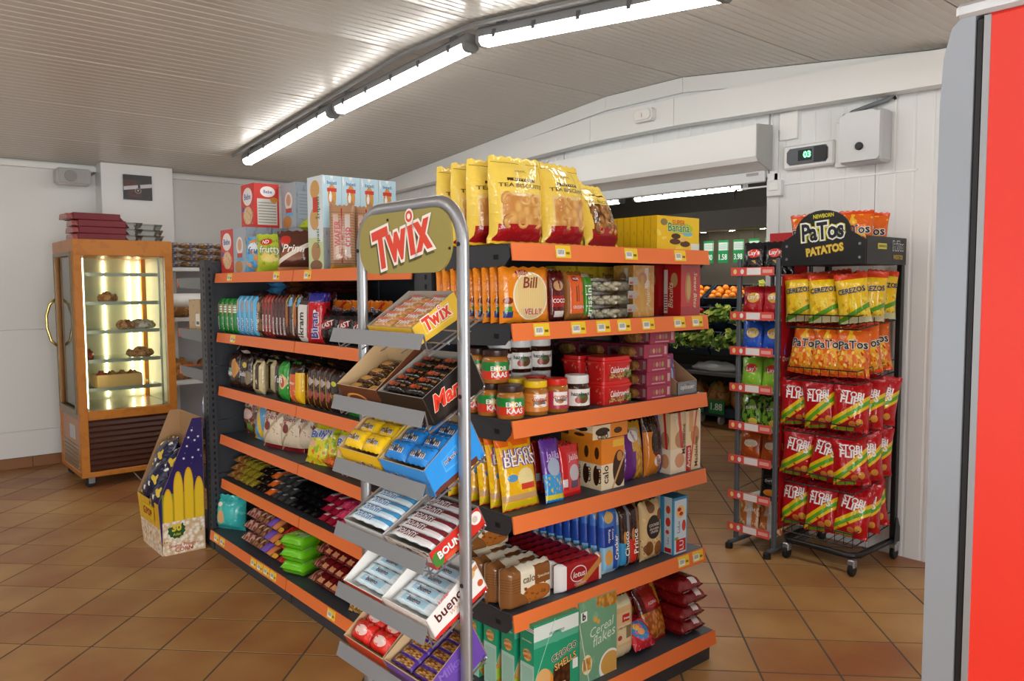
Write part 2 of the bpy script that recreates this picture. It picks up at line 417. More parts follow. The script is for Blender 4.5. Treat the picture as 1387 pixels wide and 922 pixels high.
CEILM = mat('ceiling_sheet', 'd2cdc4', .27)
DARK = mat('gondola_dark_metal', '34383f', .45)
DARK2 = mat('gondola_shelf_metal', '3a3e45', .5)
ORANGE = mat('orange_price_rail', 'ee7a3c', .38)
STEEL = mat('grey_painted_steel', '9da0a4', .35, .5)
SILVER = mat('silver_steel', 'a2a4a9', .36, .75)
BLACK = mat('black_painted_steel', '131316', .4)
BLACKP = mat('black_plastic', '101012', .45)
XR, YL = 4.53, 7.87
RID1, RID2, ZRID = 3.46, 4.18, 2.99
def ceil_z(y):
    if y > RID2: return ZRID-(y-RID2)*.094
    if y < RID1: return ZRID-(RID1-y)*.115
    return ZRID
floor = struct('floor', MB().box(-3, 10, -3, 9.5, -.1, -.002), GROUT, 'terracotta tiled shop floor with dark grout')
def build_tiles():
    p = .3145; a = math.radians(44.5); e1 = Vector((math.cos(a), math.sin(a)))*p; e2 = Vector((-math.sin(a), math.cos(a)))*p
    o = Vector((3.409, 1.896))+e1*-.01+e2*.043
    hs = p/2-.0045
    tm = MB().bbox(-hs, hs, -hs, hs, -.01, 0, .0008).mesh('tile', TILE)
    vis, rest = [], []
    for i in range(-45, 46):
        for j in range(-45, 46):
            c = o+e1*(i+.5)+e2*(j+.5)
            if not (-2.8 < c.x < 9.8 and -2.8 < c.y < 9.3): continue
            q = proj((c.x, c.y, 0))
            hid = (1.75 < c.x < 2.65 and 2.0 < c.y < 4.6) or (c.x > 4.5 and not (4.5 < c.y < 6.4 and c.x < 7.6)) or c.y > 7.9
            if q and -60 < q[0] < 1290 and 380 < q[1] < 990 and not hid: vis.append((c.length, c))
            else: rest.append(c)
    vis.sort(key=lambda t: t[0])
    for d, c in vis[:300]: link('tile', tm, floor, (c.x, c.y, 0), (0, 0, a))
    mb = MB(); R = Matrix.Rotation(a, 3, 'Z')
    for c in rest+[c for d, c in vis[300:]]:
        k = len(mb.v); mb.v += [tuple(R @ Vector((x, y, 0))+Vector((c.x, c.y, 0))) for x, y in ((-hs, -hs), (hs, -hs), (hs, hs), (-hs, hs))]
        mb.f.append((k, k+1, k+2, k+3)); mb.m.append(0); mb.uv.append([(0, 0), (1, 0), (1, 1), (0, 1)])
    s = part('tile_field', mb, TILE, floor); s['kind'] = 'stuff'
build_tiles()
# ceiling: ribbed sandwich panels, ribs along X
ceiling = struct('ceiling', MB().prism([(-3, ceil_z(-3)+.06), (RID1, ZRID+.06), (RID2, ZRID+.06), (YL+.1, ceil_z(YL)+.06), (YL+.1, 3.4), (-3, 3.4)], 0, -3, XR+.1), mat('ceiling_seam', '5a554e', .7), 'white ribbed sheet ceiling folded along a ridge')
def ceil_panel(ya, yb, x0=-3, x1=XR):
    n = max(2, round((yb-ya)/.0655)); P = []
    for i in range(n):
        for t, dz in ((0, .0), (.72, .0), (.78, .0028), (.94, .0028)):
            y = ya+.005+(yb-ya-.010)*(i+t)/n; P.append((y, ceil_z(y)+dz))
    P.append((yb-.005, ceil_z(yb-.005)))
    P = [P[0][:1]+(P[0][1]+.05,)]+P+[(yb-.005, P[-1][1]+.05)]
    mb = MB(); k = 0
    for y, z in P: mb.v += [(x0, y, z), (x1, y, z)]
    for i in range(len(P)-1): mb.f.append((2*i, 2*i+2, 2*i+3, 2*i+1)); mb.m.append(0); mb.uv.append([(0, 0), (1, 0), (1, 1), (0, 1)])
    part('panel', mb, CEILM, ceiling)
ys = [RID2, 5.25, 6.15, 7.06, YL]
for a, b in zip(ys, ys[1:]): ceil_panel(a, b)
ceil_panel(RID1, RID2)
y = RID1
while y > -2.9: ceil_panel(max(-3, y-1.02), y); y -= 1.02
# left wall (far side of the shop), three horizontal sheets
wl = struct('wall_left', MB().box(-3.1, XR+.1, YL+.012, YL+.15, 0, 2.75), WHITE, 'smooth white sheet wall behind the glass display cabinet')
for z0, z1 in ((.0, .318), (.321, 1.196), (1.199, 2.7)): part('panel', MB().bbox(-3, XR, YL, YL+.02, z0, z1, .0015), WHITE, wl)
bl = struct('baseboard_left', MB().box(-3, 1.6, YL-.006, YL, 0, .094), GROUT, 'brown tile skirting along the white wall')
BB = mat('skirting_tile', '8a5a34', .4, vary=.12)
for i in range(14): part('tile', MB().bbox(-2.9+i*.3145, -2.9+i*.3145+.311, YL-.012, YL-.004, .0, .09, .002), BB, bl)
xc0, xc1 = PY(139, 300, 7.66).x, PY(236, 300, 7.66).x
col_ = struct('wall_column', MB().bbox(xc0, xc1, 7.66, YL+.01, 0, ceil_z(7.7)-.002, .004), WHITE, 'white boxed-in column standing out from the wall')
struct('trim_5', MB().box(-3, XR, YL-.05, YL, 2.585, 2.625), WHITE2)
# right wall with the doorway
DY0, DY1, DZ = 2.80, 4.66, 2.235
wr = struct('wall_right', MB().box(XR+.02, XR+.14, -3, DY0, 0, 3.1).box(XR+.02, XR+.14, DY1, YL+.1, 0, 3.1).box(XR+.02, XR+.14, DY0, DY1, DZ, 3.1), WHITE, 'white ribbed cold-store panel wall with a doorway')
def wall_panel(ya, yb, z0, z1):
    n = max(1, round((yb-ya)/.1)); P = []
    for i in range(n):
        for t, dx in ((.0, 0), (.8, 0), (.86, .002), (.94, .002)):
            P.append((ya+.002+(yb-ya-.004)*(i+t)/n, XR+dx))
    P.append((yb-.002, XR)); P = [(P[0][0], XR+.03)]+P+[(yb-.002, XR+.03)]
    mb = MB()
    for y, x in P: mb.v += [(x, y, z0), (x, y, z1)]
    for i in range(len(P)-1): mb.f.append((2*i, 2*i+1, 2*i+3, 2*i+2)); mb.m.append(0); mb.uv.append([(0, 0), (0, 1), (1, 1), (1, 0)])
    part('panel', mb, WHITE, wr)
def cz(a, b): return min(ceil_z(a), ceil_z(b))-.004
for a, b in ((2.114, 2.79), (1.114, 2.114), (.114, 1.114), (-1, .114), (-2, -1), (-3, -2), (4.67, 5.67), (5.67, 6.67), (6.67, YL)): wall_panel(a, b, 0, cz(a, b))
for a, b in ((2.80, 3.73), (3.73, 4.66)): wall_panel(a, b, DZ+.003, cz(a, b))
struct('trim_2', MB().bbox(XR-.012, XR+.15, DY0-.085, DY0, 0, DZ+.02, .003), WHITE, 'white door frame post right of the doorway')
struct('trim_3', MB().bbox(XR-.012, XR+.15, DY1, DY1+.085, 0, DZ+.02, .003), WHITE)
# cove trim that follows the ceiling, and the boxed-in beam cover under it
def cove(ya, yb, name):
    struct(name, MB().prism([(ya, ceil_z(ya)-.105), (yb, ceil_z(yb)-.105), (yb, ceil_z(yb)-.004), (ya, ceil_z(ya)-.004)], 0, XR-.03, XR-.001), WHITE2)
cove(-3, RID1-.004, 'trim_6'); cove(RID1, RID2, 'trim_7'); cove(RID2+.002, YL-.06, 'trim_8')
BM = [(-3, .42), (RID1-.005, .0), (RID1, .0), (4.25, .0), (4.25, .0), (7.2, .0)]
def beam(ya, yb, name):
    ta, tb = min(2.83, ceil_z(ya)-.115), min(2.83, ceil_z(yb)-.115); ba, bb_ = min(2.645, ta-.06), min(2.645, tb-.06)
    if ya < RID1: ba = 2.645-(RID1-ya)*.033; ta = min(2.83, ba+.17)
    o = struct(name, MB().prism([(ya, ba), (yb, bb_), (yb, tb), (ya, ta)], 0, XR-.125, XR-.0305), WHITE2, None)
    return o
beam(-1.2, RID1-.004, 'trim_9')['label'] = 'dented white sheet-metal beam cover above the doorway'
beam(RID1, 4.25, 'trim_10'); beam(4.254, 7.2, 'trim_11')
# walls behind the camera
def holed(ax, p0, p1, a0, a1, h0, h1, z0, z1):        # wall with an added window opening h0..h1, z0..z1
    mb = MB()
    for (a, b, c, d) in ((a0, h0, -.1, 3.1), (h1, a1, -.1, 3.1), (h0, h1, -.1, z0), (h0, h1, z1, 3.1)):
        mb.box(a, b, p0, p1, c, d) if ax == 0 else mb.box(p0, p1, a, b, c, d)
    return mb
struct('wall_rear', holed(0, -3.1, -3, -3.1, XR+.1, -2.4, 1.3, .2, 2.1), WHITE, 'white unseen rear wall with an added fill-light window'); struct('wall_side', holed(1, -3.1, -3, -3, YL+.1, -.95, 3.75, .4, 2.0), WHITE, 'white unseen side wall with an added fill-light window')
PANE = glass('fill_window_pane', (.97, .98, .98), .6); ALU = mat('fill_window_alu', 'c9ccce', .35, .4)  # unseen windows, made up so the fill lights can shine in
w1 = struct('fill_window_1', MB().box(-2.4, 1.3, -3.06, -3.05, .2, 2.1), PANE, 'wide unseen rear window added to let in fill light'); w2 = struct('fill_window_2', MB().box(-3.06, -3.05, -.95, 3.75, .4, 2.0), PANE, 'wide unseen side window added to let in fill light')
for k in range(4): part('fill_window_frame', MB().box(-2.4+1.22*k, -2.36+1.22*k, -3.09, -3.02, .2, 2.1), ALU, w1)
for k in range(5): part('fill_window_frame', MB().box(-3.09, -3.02, -.95+1.165*k, -.91+1.165*k, .4, 2.0), ALU, w2)
# second room seen through the doorway
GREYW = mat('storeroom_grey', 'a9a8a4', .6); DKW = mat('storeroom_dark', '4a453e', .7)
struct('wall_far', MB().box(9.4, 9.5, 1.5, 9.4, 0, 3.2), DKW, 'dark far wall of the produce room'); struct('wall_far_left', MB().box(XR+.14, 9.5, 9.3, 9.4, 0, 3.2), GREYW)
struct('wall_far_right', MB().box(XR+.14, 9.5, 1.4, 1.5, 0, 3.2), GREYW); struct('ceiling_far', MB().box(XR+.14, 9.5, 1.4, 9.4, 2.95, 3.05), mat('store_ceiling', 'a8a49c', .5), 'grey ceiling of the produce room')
struct('trim_12', MB().bbox(6.9, 7.15, 1.5, 9.3, 2.12, 2.32, .004), mat('soffit', 'b6b8b8', .5), 'pale grey soffit beam above the produce display')
# ------------------------------------------------------------------ ceiling lamps
HOUS = mat('lamp_housing', '8e9092', .4)
TUBEM = mat('lit_diffuser', 'ffffff', .4, emit=(1, .985, .95), estr=TUBE_POWER)
CLIP = mat('lamp_clip', '55585c', .4)
def lamp(a, b, label, strength=None, name='ceiling_lamp'):
    a, b = Vector(a), Vector(b); t = (b-a).normalized(); Ln = (b-a).length; s = t.cross(Vector((0, 0, 1))).normalized(); u = s.cross(t)
    M = Matrix(((t.x, s.x, u.x), (t.y, s.y, u.y), (t.z, s.z, u.z)))
    r = empty(name, (a+b)/2); r.rotation_euler = M.to_euler(); tag(r, label, 'ceiling lamp', 'fluorescent ceiling lamps'); h = Ln/2
    part('housing', MB().prism([(-.05, -.005), (.05, -.005), (.045, .035), (.03, .05), (-.03, .05), (-.045, .035)], 0, -h, h), HOUS, r)
    part('diffuser', MB().prism([(-.046, -.006), (-.042, -.03), (-.026, -.045), (.026, -.045), (.042, -.03), (.046, -.006)], 0, -h+.02, h-.02), TUBEM, r)
    for e in (-h+.015, h-.015): part('end_cap', MB().prism([(-.052, 0), (-.046, -.034), (-.028, -.05), (.028, -.05), (.046, -.034), (.052, 0)], 0, e-.015, e+.015), HOUS, r)
    for k in (-.8, -.4, 0, .4, .8):
        for sy in (-1, 1): part('clip', MB().box(k*h-.012, k*h+.012, sy*.05-.004, sy*.05+.004, -.02, .02), CLIP, r)
    for e in (-1, 1): part('mount', MB().box(e*h*.8-.025, e*h*.8+.025, -.02, .02, .05, .075), HOUS, r)
    return r
LX = 2.755; HANG = .075
def cl(x, y): return (x, y, ceil_z(y)-HANG)
lamp(cl(LX, 6.83), cl(LX, 5.22), 'lit fluorescent batten lamp at the far end of the ceiling row, above the baby-food boxes')
lamp(cl(LX, 5.14), cl(LX, 3.58), 'lit fluorescent batten lamp in the middle of the ceiling row')
lamp(cl(LX, 3.48), cl(LX, 1.90), 'lit fluorescent batten lamp nearest the camera, past the ceiling fold')
lamp(cl(LX, 1.82), cl(LX, .24), 'unseen fluorescent batten lamp added to the same row for its light')  # lamp added out of view, carrying the row on for its light
for k in range(4):
    y0 = 5.9-1.66*k*1.25; lamp(cl(-.95, y0), cl(-.95, y0-1.58), ORD[k]+' unseen fluorescent batten lamp of a parallel row added as fill light')  # unseen second row, added as fill from the camera side
rail = empty('lamp_rail', cl(LX, 3.5)); tag(rail, 'grey conduit rail the ceiling lamps hang on', 'conduit')
for a, b in ((6.95, RID2), (RID2, RID1), (RID1, .1)): part('conduit', MB().tube([Vector((LX-.075, a, ceil_z(a)-.02))-rail.location, Vector((LX-.075, b, ceil_z(b)-.02))-rail.location], .014, 6), HOUS, rail)
q0, q1 = PZ(860, 268, 2.62), PZ(981, 262, 2.62)
lamp((q0.x, q0.y, 2.62), (q0.x, q0.y-1.55, 2.62), 'lit fluorescent lamp in the produce room beyond the doorway')
lamp((q0.x, q0.y+1.75, 2.62), (q0.x, q0.y+.2, 2.62), 'second lamp of the produce room, hidden left of the doorway')
lamp((7.5, 4.6, 2.8), (7.5, 6.2, 2.8), 'unseen fluorescent lamp added to light the produce display')  # lamp added above the sightline to brighten the crates
# ------------------------------------------------------------------ fittings on the right wall
sh = empty('roller_shutter', (XR, (DY0+DY1)/2, 2.28)); tag(sh, 'white roller shutter housing above the doorway', 'shutter')
hl = (DY1-DY0)/2+.02
part('housing', MB().prism([(-.03, 0), (-.15, .04), (-.17, .07), (-.17, .26), (-.005, .27), (-.005, 0)], 1, -hl, hl), WHITE2, sh)
for s_ in (-1, 1): part('end_plate', MB().prism([(-.03, -.005), (-.155, .037), (-.178, .068), (-.178, .265), (-.003, .278), (-.003, -.005)], 1, s_*(hl+.001), s_*(hl+.007)), mat('shutter_end', 'b9bab8', .4), sh)
part('bottom_bar', MB().bbox(-.03, -.004, -hl+.03, hl-.03, -.075, -.002, .006), mat('shutter_bar', 'dcdfe0', .25), sh)
part('sticker', MB().box(-.0315, -.0305, -hl+.07, -hl+.16, -.03, -.012), mat('sticker', 'a9a0a0', .5), sh)
em = empty('emergency_light', (XR-.125, PX(876, 157, XR-.125).y, PX(876, 157, XR-.125).z)); tag(em, 'small white emergency light on the beam cover', 'emergency light')
part('body', MB().prism([(-.085, -.03), (-.07, -.045), (.07, -.045), (.085, -.03), (.085, .03), (.07, .045), (-.07, .045), (-.085, .03)], 0, -.045, -.001), mat('em_white', 'e8e8e4', .35), em)
part('lens', MB().prism([(-.07, -.02), (-.055, -.032), (.055, -.032), (.07, -.02), (.07, .02), (.055, .032), (-.055, .032), (-.07, .02)], 0, -.055, -.046), mat('em_lens', 'f6f6f2', .15), em)
part('lettering', add_text(MB(), 'i', (-.0555, 0, 0), (0, -1, 0), (0, 0, 1), (-1, 0, 0), height=.03), ink('c03030'), em)
# cold-room controller and electric box
pc = PX(1094, 210, XR-.05); ct = empty('cold_room_controller', (XR, pc.y, pc.z)); tag(ct, 'flat white controller with green digital display on the wall', 'controller')
part('case', MB().bbox(-.05, -.001, -.165, .165, -.072, .072, .01), mat('ctrl_white', 'eceded', .35), ct)
fp = [(-.13, -.03), (-.115, -.05), (.115, -.05), (.135, -.03), (.135, .03), (.115, .05), (-.115, .05), (-.13, .03)]
part('faceplate', MB().prism(fp, 0, -.056, -.05), mat('ctrl_face', '50565c', .3), ct)
part('display', MB().box(-.0575, -.056, -.03, .06, -.03, .035), mat('ctrl_disp', '20262a', .15), ct)
part('digits', add_text(MB(), '03', (-.058, .0, .005), (0, -1, 0), (0, 0, 1), (-1, 0, 0), height=.038, bold=.02), mat('led_green', '30ff60', .4, emit=(.1, 1, .25), estr=6), ct)
part('sensor_window', MB().prism([(-.125, -.035), (-.11, -.045), (-.045, -.045), (-.045, .045), (-.11, .045), (-.125, .035)], 0, -.062, -.056), BLACKP, ct)
pj = PX(1169, 186, XR-.1); jb = empty('electrical_box', (XR, pj.y, pj.z)); tag(jb, 'light grey electrical box with round black knob', 'electrical box')
part('case', MB().bbox(-.13, -.001, -.12, .12, -.145, .145, .012), mat('ebox', 'c3c5c6', .3), jb)
part('cover', MB().prism([(-.115, -.12), (-.1, -.135), (.1, -.135), (.115, -.12), (.115, .12), (.07, .14), (-.07, .14), (-.115, .12)], 0, -.15, -.13), mat('ebox2', 'd3d5d6', .25), jb)
kb = part('knob', MB().lathe([(.022, 0), (.022, .012), (.018, .016)], 16).xf(Matrix.Rotation(-math.pi/2, 4, 'Y')).move(-.15, -.005, -.055), BLACKP, jb)
part('conduit', MB().tube([(-.03, .14, .03), (-.03, .145, .13), (-.03, .1, .165), (-.03, -.03, .19), (-.03, -.1, .2), (-.03, -.135, .23)], .014, 8), mat('conduit_grey', '777b80', .5), jb, True)
dk = empty('cable_trunking', (XR, pj.y+.2, pj.z)); tag(dk, 'white cable trunking between the controller and the grey box', 'trunking')
part('cover', MB().bbox(-.03, -.001, -.07, .0, -.14, .12, .003), WHITE2, dk); part('cover', MB().bbox(-.022, -.001, .25, .37, .07, .24, .003), WHITE2, dk)
part('edge_strip', MB().box(-.006, -.001, -.46, .68, -.205, -.195), WHITE2, dk); part('edge_strip', MB().box(-.006, -.001, -.34, -.33, -.2, .2), WHITE2, dk)
part('cable', MB().tube([(-.01, .68, -.2), (-.01, .7, -.22), (-.01, .7, -.27)], .008, 6), BLACKP, dk); part('cable', MB().tube([(-.01, -.335, .2), (-.01, -.31, .25)], .008, 6), BLACKP, dk)
ps = PX(1050, 255, XR-.02); sw = empty('wall_switch', (XR, ps.y, ps.z)); tag(sw, 'small white switch box beside the doorway top', 'switch')
part('box', MB().bbox(-.04, -.001, -.05, .05, -.05, .05, .004), WHITE, sw); part('rocker', MB().bbox(-.046, -.04, -.03, .03, -.015, .03, .002), WHITE2, sw); part('riser', MB().box(-.012, -.001, -.01, .012, .05, .36), WHITE, sw)
# left wall: speaker and picture
pp = PY(98, 240, YL-.12); sp_ = empty('wall_speaker', (pp.x, YL, pp.z)); tag(sp_, 'small white loudspeaker mounted high on the far wall', 'speaker')
part('body', MB().bbox(-.135, .135, -.2, -.05, -.07, .07, .02), mat('spk', 'c9c9c6', .45), sp_); part('grille', MB().bbox(-.12, .12, -.206, -.199, -.06, .06, .003), mat('spk2', 'b5b5b3', .7, bump=.8, cscale=400), sp_)
part('cone', MB().lathe([(.05, 0), (.045, .004), (.02, .001)], 18).xf(Matrix.Rotation(math.pi/2, 4, 'X')).move(-.03, -.206, 0), mat('spk3', '9a9a98', .7), sp_)
part('bracket', MB().tube([(.1, -.12, .0), (.19, -.06, .06), (.2, -.005, .07)], .01, 6), mat('spk4', '88888a', .4, .5), sp_)
pq = PY(186.5, 254, 7.65); pw = .185
pic = empty('wall_picture', (pq.x, 7.66, pq.z)); tag(pic, 'small dark square picture hanging on the white column', 'picture')
part('panel', MB().box(-.12, .12, -.02, -.001, -.11, .11), [mat('picture_print', '1c1a1d', .35, layers=[('rect', .0, .5, .55, .8, '4a2413'), ('rect', .15, .62, .08, .42, '4d231b'), ('noise', 6, .58, '26201e'), ('line', .16, .44, .075, 'cfc9cf'), ('rect', .5, .58, .43, .6, '1a1518'), ('ell', .5, .36, .12, .11, '8d7f76'), ('ell', .5, .36, .085, .08, '2a1c1c'), ('ell', .5, .37, .03, .03, 'd9c9b9')]), BLACKP, BLACKP], pic)
# ------------------------------------------------------------------ tall drinks cooler at the right edge of the frame
rx = 1.44
ky = PX(1312, 300, rx).y; k1 = PX(1313.5, 300, rx).y; ke = PX(1268, 300, rx).y; ztop = PX(1318, 22, rx).z
fr_ = empty('drinks_cooler', (rx+.35, ky-.3, 0)); tag(fr_, 'tall red drinks cooler with silver door edge close on the right', 'cooler')
RED = mat('cooler_red', 'e0301f', .4); ox, oy = -.35, .3
part('body', MB().bbox(ox, ox+.7, -.45, oy-.012, .08, ztop, .006), RED, fr_)
part('gasket', MB().bbox(ox+.004, ox+.69, oy-.012, oy, .09, ztop-.005, .002), BLACKP, fr_)
dl = ke-ky
part('door', MB().prism([(0+oy, .1), (dl+oy, .1), (dl+oy, ztop-.14), (dl*.93+oy, ztop-.06), (dl*.7+oy, ztop-.012), (dl*.45+oy, ztop), (0+oy, ztop)], 0, ox, ox+.7), mat('cooler_silver', '969da6', .36, .3), fr_)
part('edge_strip', MB().box(ox-.003, ox+.001, oy-.024, oy-.014, .09, ztop-.004), mat('cooler_edge', '9a9ea2', .4, .5), fr_)
part('top_trim', MB().bbox(ox-.004, ox+.705, -.455, dl*.6+oy, ztop, ztop+.025, .006), mat('cooler_top', 'c3c7cb', .3, .3), fr_)
part('base', MB().box(ox+.03, ox+.67, -.42, oy-.03, 0, .08), BLACKP, fr_)
# ================================================================== SHELVING
ZE = [1.687, 1.428, 1.111, .795, .463, .13]          # end-cap shelf tops
ZR = [1.63, 1.287, .974, .688, .424, .13]            # long run shelf tops
TICK = card('price_ticket', 'f3cf2a', layers=[('rect', .08, .6, .12, .72, 'eef0ee'), ('lines', 16, .5, '222222', .14, .54, .3, .66), ('rect', .68, .92, .3, .5, '7a6410')])
def rail_mb(L_, h=.052):      # along local X, front -Y, top z=0, slightly tilted outward lip
    return MB().prism([(0, 0), (-.006, .002), (-.014, -h), (-.008, -h)], 0, -L_/2, L_/2)
def ticket(parent, x, y, z, rz=0, wd=.07): 
    return part('price_ticket', MB().box(-wd/2, wd/2, -.0015, 0, -.044, -.002), [TICK, TICK, TICK], parent, loc=(x, y, z), rot=(-.15, 0, rz))
# ---- end cap facing the camera's right (front = -Y)
EX0, EX1, EYF, EYB = 1.63, 2.675, 1.925, 2.40
ec = empty('shelf_end_cap', ((EX0+EX1)/2, 2.2, 0)); tag(ec, 'dark metal end-cap shelf unit with orange price rails, facing the right aisle', 'shelf unit')
EO = ec.location
def loc_e(x, y, z): return (x-EO.x, y-EO.y, z-EO.z)
part('plinth', MB().box(EX0+.005-EO.x, EX1-.005-EO.x, 1.885-EO.y, EYB-EO.y, 0, .075), DARK, ec)
for x in (EX0, EX1-.03):
    u = part('upright', MB().box(0, .03, 0, .085, 0, 1.72), DARK, ec, loc=loc_e(x, EYB-.03, 0))
    sl = MB()
    for k in range(44): sl.box(-.0008, .0, .03, .042, .1+k*.036, .118+k*.036); 
    s = part('slots', sl, mat('slot_black', '08080a', .8), u); s['kind'] = 'stuff'
zz = [.13, .45, .77, 1.09, 1.41, 1.70]
for a, b in zip(zz, zz[1:]): part('back_panel', MB().bbox(EX0+.031-EO.x, EX1-.031-EO.x, EYB-EO.y, EYB+.012-EO.y, a, b-.003, .001), DARK, ec)
TKS = [[.215, .545, .82], [.12, .285, .405, .51, .64, .82, .93], [], [], [.86, .95], []]
for i, z in enumerate(ZE):
    base = i == 5; yf = 1.868 if base else EYF; cx = (EX0+EX1)/2; L_ = EX1-EX0
    sh_ = part('shelf', MB().bbox(-L_/2+.002, L_/2-.002, yf+.001, EYB-.002, -.018, 0, .002).move(0, -EO.y, 0), DARK2, ec, loc=(cx-EO.x, 0, z))
    part('price_rail', rail_mb(L_, .055), ORANGE, sh_, loc=(0, yf-EO.y, 0))
    if not base:
        for s in (-1, 1):
            pts = [(EYB-.001, -.085), (EYB-.001, -.004), (yf+.02, -.004), (yf+.004, -.02), (yf+.004, -.045), (yf+.03, -.07), (yf+.1, -.075)]
            bk = MB().prism([(y-EO.y, q) for y, q in pts], 0, s*(L_/2-.0015)-.0015, s*(L_/2-.0015)+.0015)
            part('bracket', bk, DARK, sh_)
            part('bracket_slot', MB().bbox(s*(L_/2+.0005)-.001, s*(L_/2+.0005)+.001, yf+.06-EO.y, yf+.085-EO.y, -.05, -.034, .0008), mat('slot_black', '08080a', .8), sh_)
    for t in TKS[i]: ticket(sh_, -L_/2+t*L_, yf-EO.y-.0065, 0)
# ---- long run facing the left aisle (front = -X)
RX0, RXB, RY0, RY1 = 1.657, 2.12, 2.525, 4.60
rn = empty('shelf_run', (RXB, (RY0+RY1)/2, 0)); tag(rn, 'long dark metal shelf run with orange price rails along the left aisle', 'shelf unit'); RO = rn.location
bays = [(3.565, RY1), (RY0, 3.56)]
for y in (RY0-.035,): part('upright', MB().box(0, .06, 0, .033, 0, 1.70), DARK, rn, loc=(RX0+.0-RO.x, y-RO.y, 0))
for (a, b) in bays:
    part('plinth', MB().box(1.60-RO.x, RXB-RO.x, a+.003-RO.y, b-.003-RO.y, 0, .075), DARK, rn)
    for q, r in ((.13, .53), (.53, .93), (.93, 1.33), (1.33, 1.70)): part('back_panel', MB().bbox(RXB-RO.x, RXB+.012-RO.x, a+.002-RO.y, b-.002-RO.y, q, r-.003, .001), DARK, rn)
TKR = {(0, 0): [.22, .82], (0, 1): [.15], (1, 0): [.24], (5, 0): [.1, .19, .62, .7, .78, .86], (5, 1): [.45]}
for i, z in enumerate(ZR):
    xf = 1.582 if i == 5 else RX0
    for bi, (a, b) in enumerate(bays):
        L_ = b-a; cy = (a+b)/2
        sh_ = part('shelf', MB().bbox(-L_/2+.002, L_/2-.002, .001, RXB-xf-.002, -.018, 0, .002), DARK2, rn, loc=(xf-RO.x, cy-RO.y, z), rot=(0, 0, -math.pi/2))
        part('price_rail', rail_mb(L_-.004, .052), ORANGE, sh_)
        for t in TKR.get((i, bi), []): ticket(sh_, -L_/2+t*L_, -.0065, 0)
# ---- end cap on the far end (we see its back, one upright and its shelf ends)
fc = empty('shelf_end_cap', (2.14, 4.75, 0)); tag(fc, 'dark end-cap unit on the far end of the run, seen from behind', 'shelf unit'); FO = fc.location
for x in (1.598, 2.63):
    u = part('upright', MB().box(0, .045, 0, .085, 0, 1.71), DARK, fc, loc=(x-FO.x, 4.625-FO.y, 0))
    sl = MB()
    for k in range(44): sl.box(-.0008, 0, .02, .032, .1+k*.036, .118+k*.036).box(.02, .03, -.0008, 0, .1+k*.036, .118+k*.036)
    s = part('slots', sl, mat('slot_black', '08080a', .8), u); s['kind'] = 'stuff'
for a, b in zip(zz, zz[1:]): part('back_panel', MB().bbox(1.644-FO.x, 2.629-FO.x, 4.64-FO.y, 4.655-FO.y, a, b-.003, .001), DARK, fc)
part('plinth', MB().box(1.61-FO.x, 2.66-FO.x, 4.712-FO.y, 5.2-FO.y, 0, .09), DARK, fc)
GREYB = mat('bracket_grey', '6a6f76', .4)
for z in (1.60, 1.287, 1.05, .7, .4):
    s = part('shelf', MB().box(1.615-FO.x, 2.66-FO.x, 4.712-FO.y, 5.15-FO.y, z-.015, z), DARK2, fc)
    part('bracket', MB().prism([(4.712-FO.y, z-.06), (4.712-FO.y, z+.01), (5.14-FO.y, z+.01), (5.15-FO.y, z-.02), (5.1-FO.y, z-.05)], 0, 1.608-FO.x, 1.613-FO.x), GREYB, s)
    part('price_rail', MB().box(1.608-FO.x, 2.665-FO.x, 5.151-FO.y, 5.161-FO.y, z-.045, z+.008), ORANGE, s)
# ---- white bread shelf against the far wall
ws = empty('bread_shelf', (2.85, 7.6, 0)); tag(ws, 'white metal bread shelf against the far wall, beside the cabinet', 'shelf unit')
WSH = mat('white_shelf', 'dfe1e4', .4)
for z in (1.735, 1.28, .70, .25): part('shelf', MB().bbox(-.62, .62, -.22, .21, z-.035, z, .003), WSH, ws)
for s_ in (-1, 1): part('upright', MB().box(s_*.63-.009, s_*.63+.009, .16, .21, 0, 1.9), WSH, ws)
part('back_panel', MB().box(-.62, .62, .211, .22, .1, 1.72), mat('shelf_back_grey', 'b4b6bb', .5), ws)
# ================================================================== GLASS PASTRY CABINET
CXX0, CXX1, CYF, CYB = 1.33, 2.052, 6.68, 7.42
gc = empty('glass_display_cabinet', ((CXX0+CXX1)/2, (CYF+CYB)/2, 0)); tag(gc, 'tall refrigerated glass display cabinet in an orange wood frame', 'display cabinet')
GO = gc.location; W2 = (CXX1-CXX0)/2; D2 = (CYB-CYF)/2
WOOD = mat('honey_wood', 'bd7426', .38, layers=[('onoise', 14, .56, 'b06a20'), ('soft', 3, .4, 'cf8a38')])
PINKW = mat('side_wood', 'b98a6c', .45)
GL = glass('cabinet_glass', (.93, .97, .95), .9)
LED = mat('led_strip', 'ffffff', .4, emit=(1, .86, .58), estr=9)
for sx in (-1, 1):
    for sy in (-1, 1):
        part('post', MB().bbox(-.03, .03, -.03, .03, .10, 1.82, .004), WOOD, gc, loc=(sx*(W2-.03), sy*(D2-.03), 0))
part('top_frame', MB().bbox(-W2, W2, -D2, D2, 1.8, 1.925, .004), WOOD, gc)
part('base_frame', MB().bbox(-W2, W2, -D2, D2, .085, .125, .004), WOOD, gc)
part('waist_rail', MB().bbox(-W2+.06, W2-.06, -D2+.002, -D2+.05, .53, .6, .003), WOOD, gc)
part('waist_rail', MB().bbox(-W2+.002, -W2+.045, -D2+.06, D2-.06, .53, .6, .003), mat('side_frame_steel', '8d7a60', .4, .3), gc)
BRN = mat('grille_brown', '4a2413', .3)
gr = part('grille', MB().box(-W2+.06, W2-.06, -D2+.03, -D2+.04, .125, .53), BRN, gc)
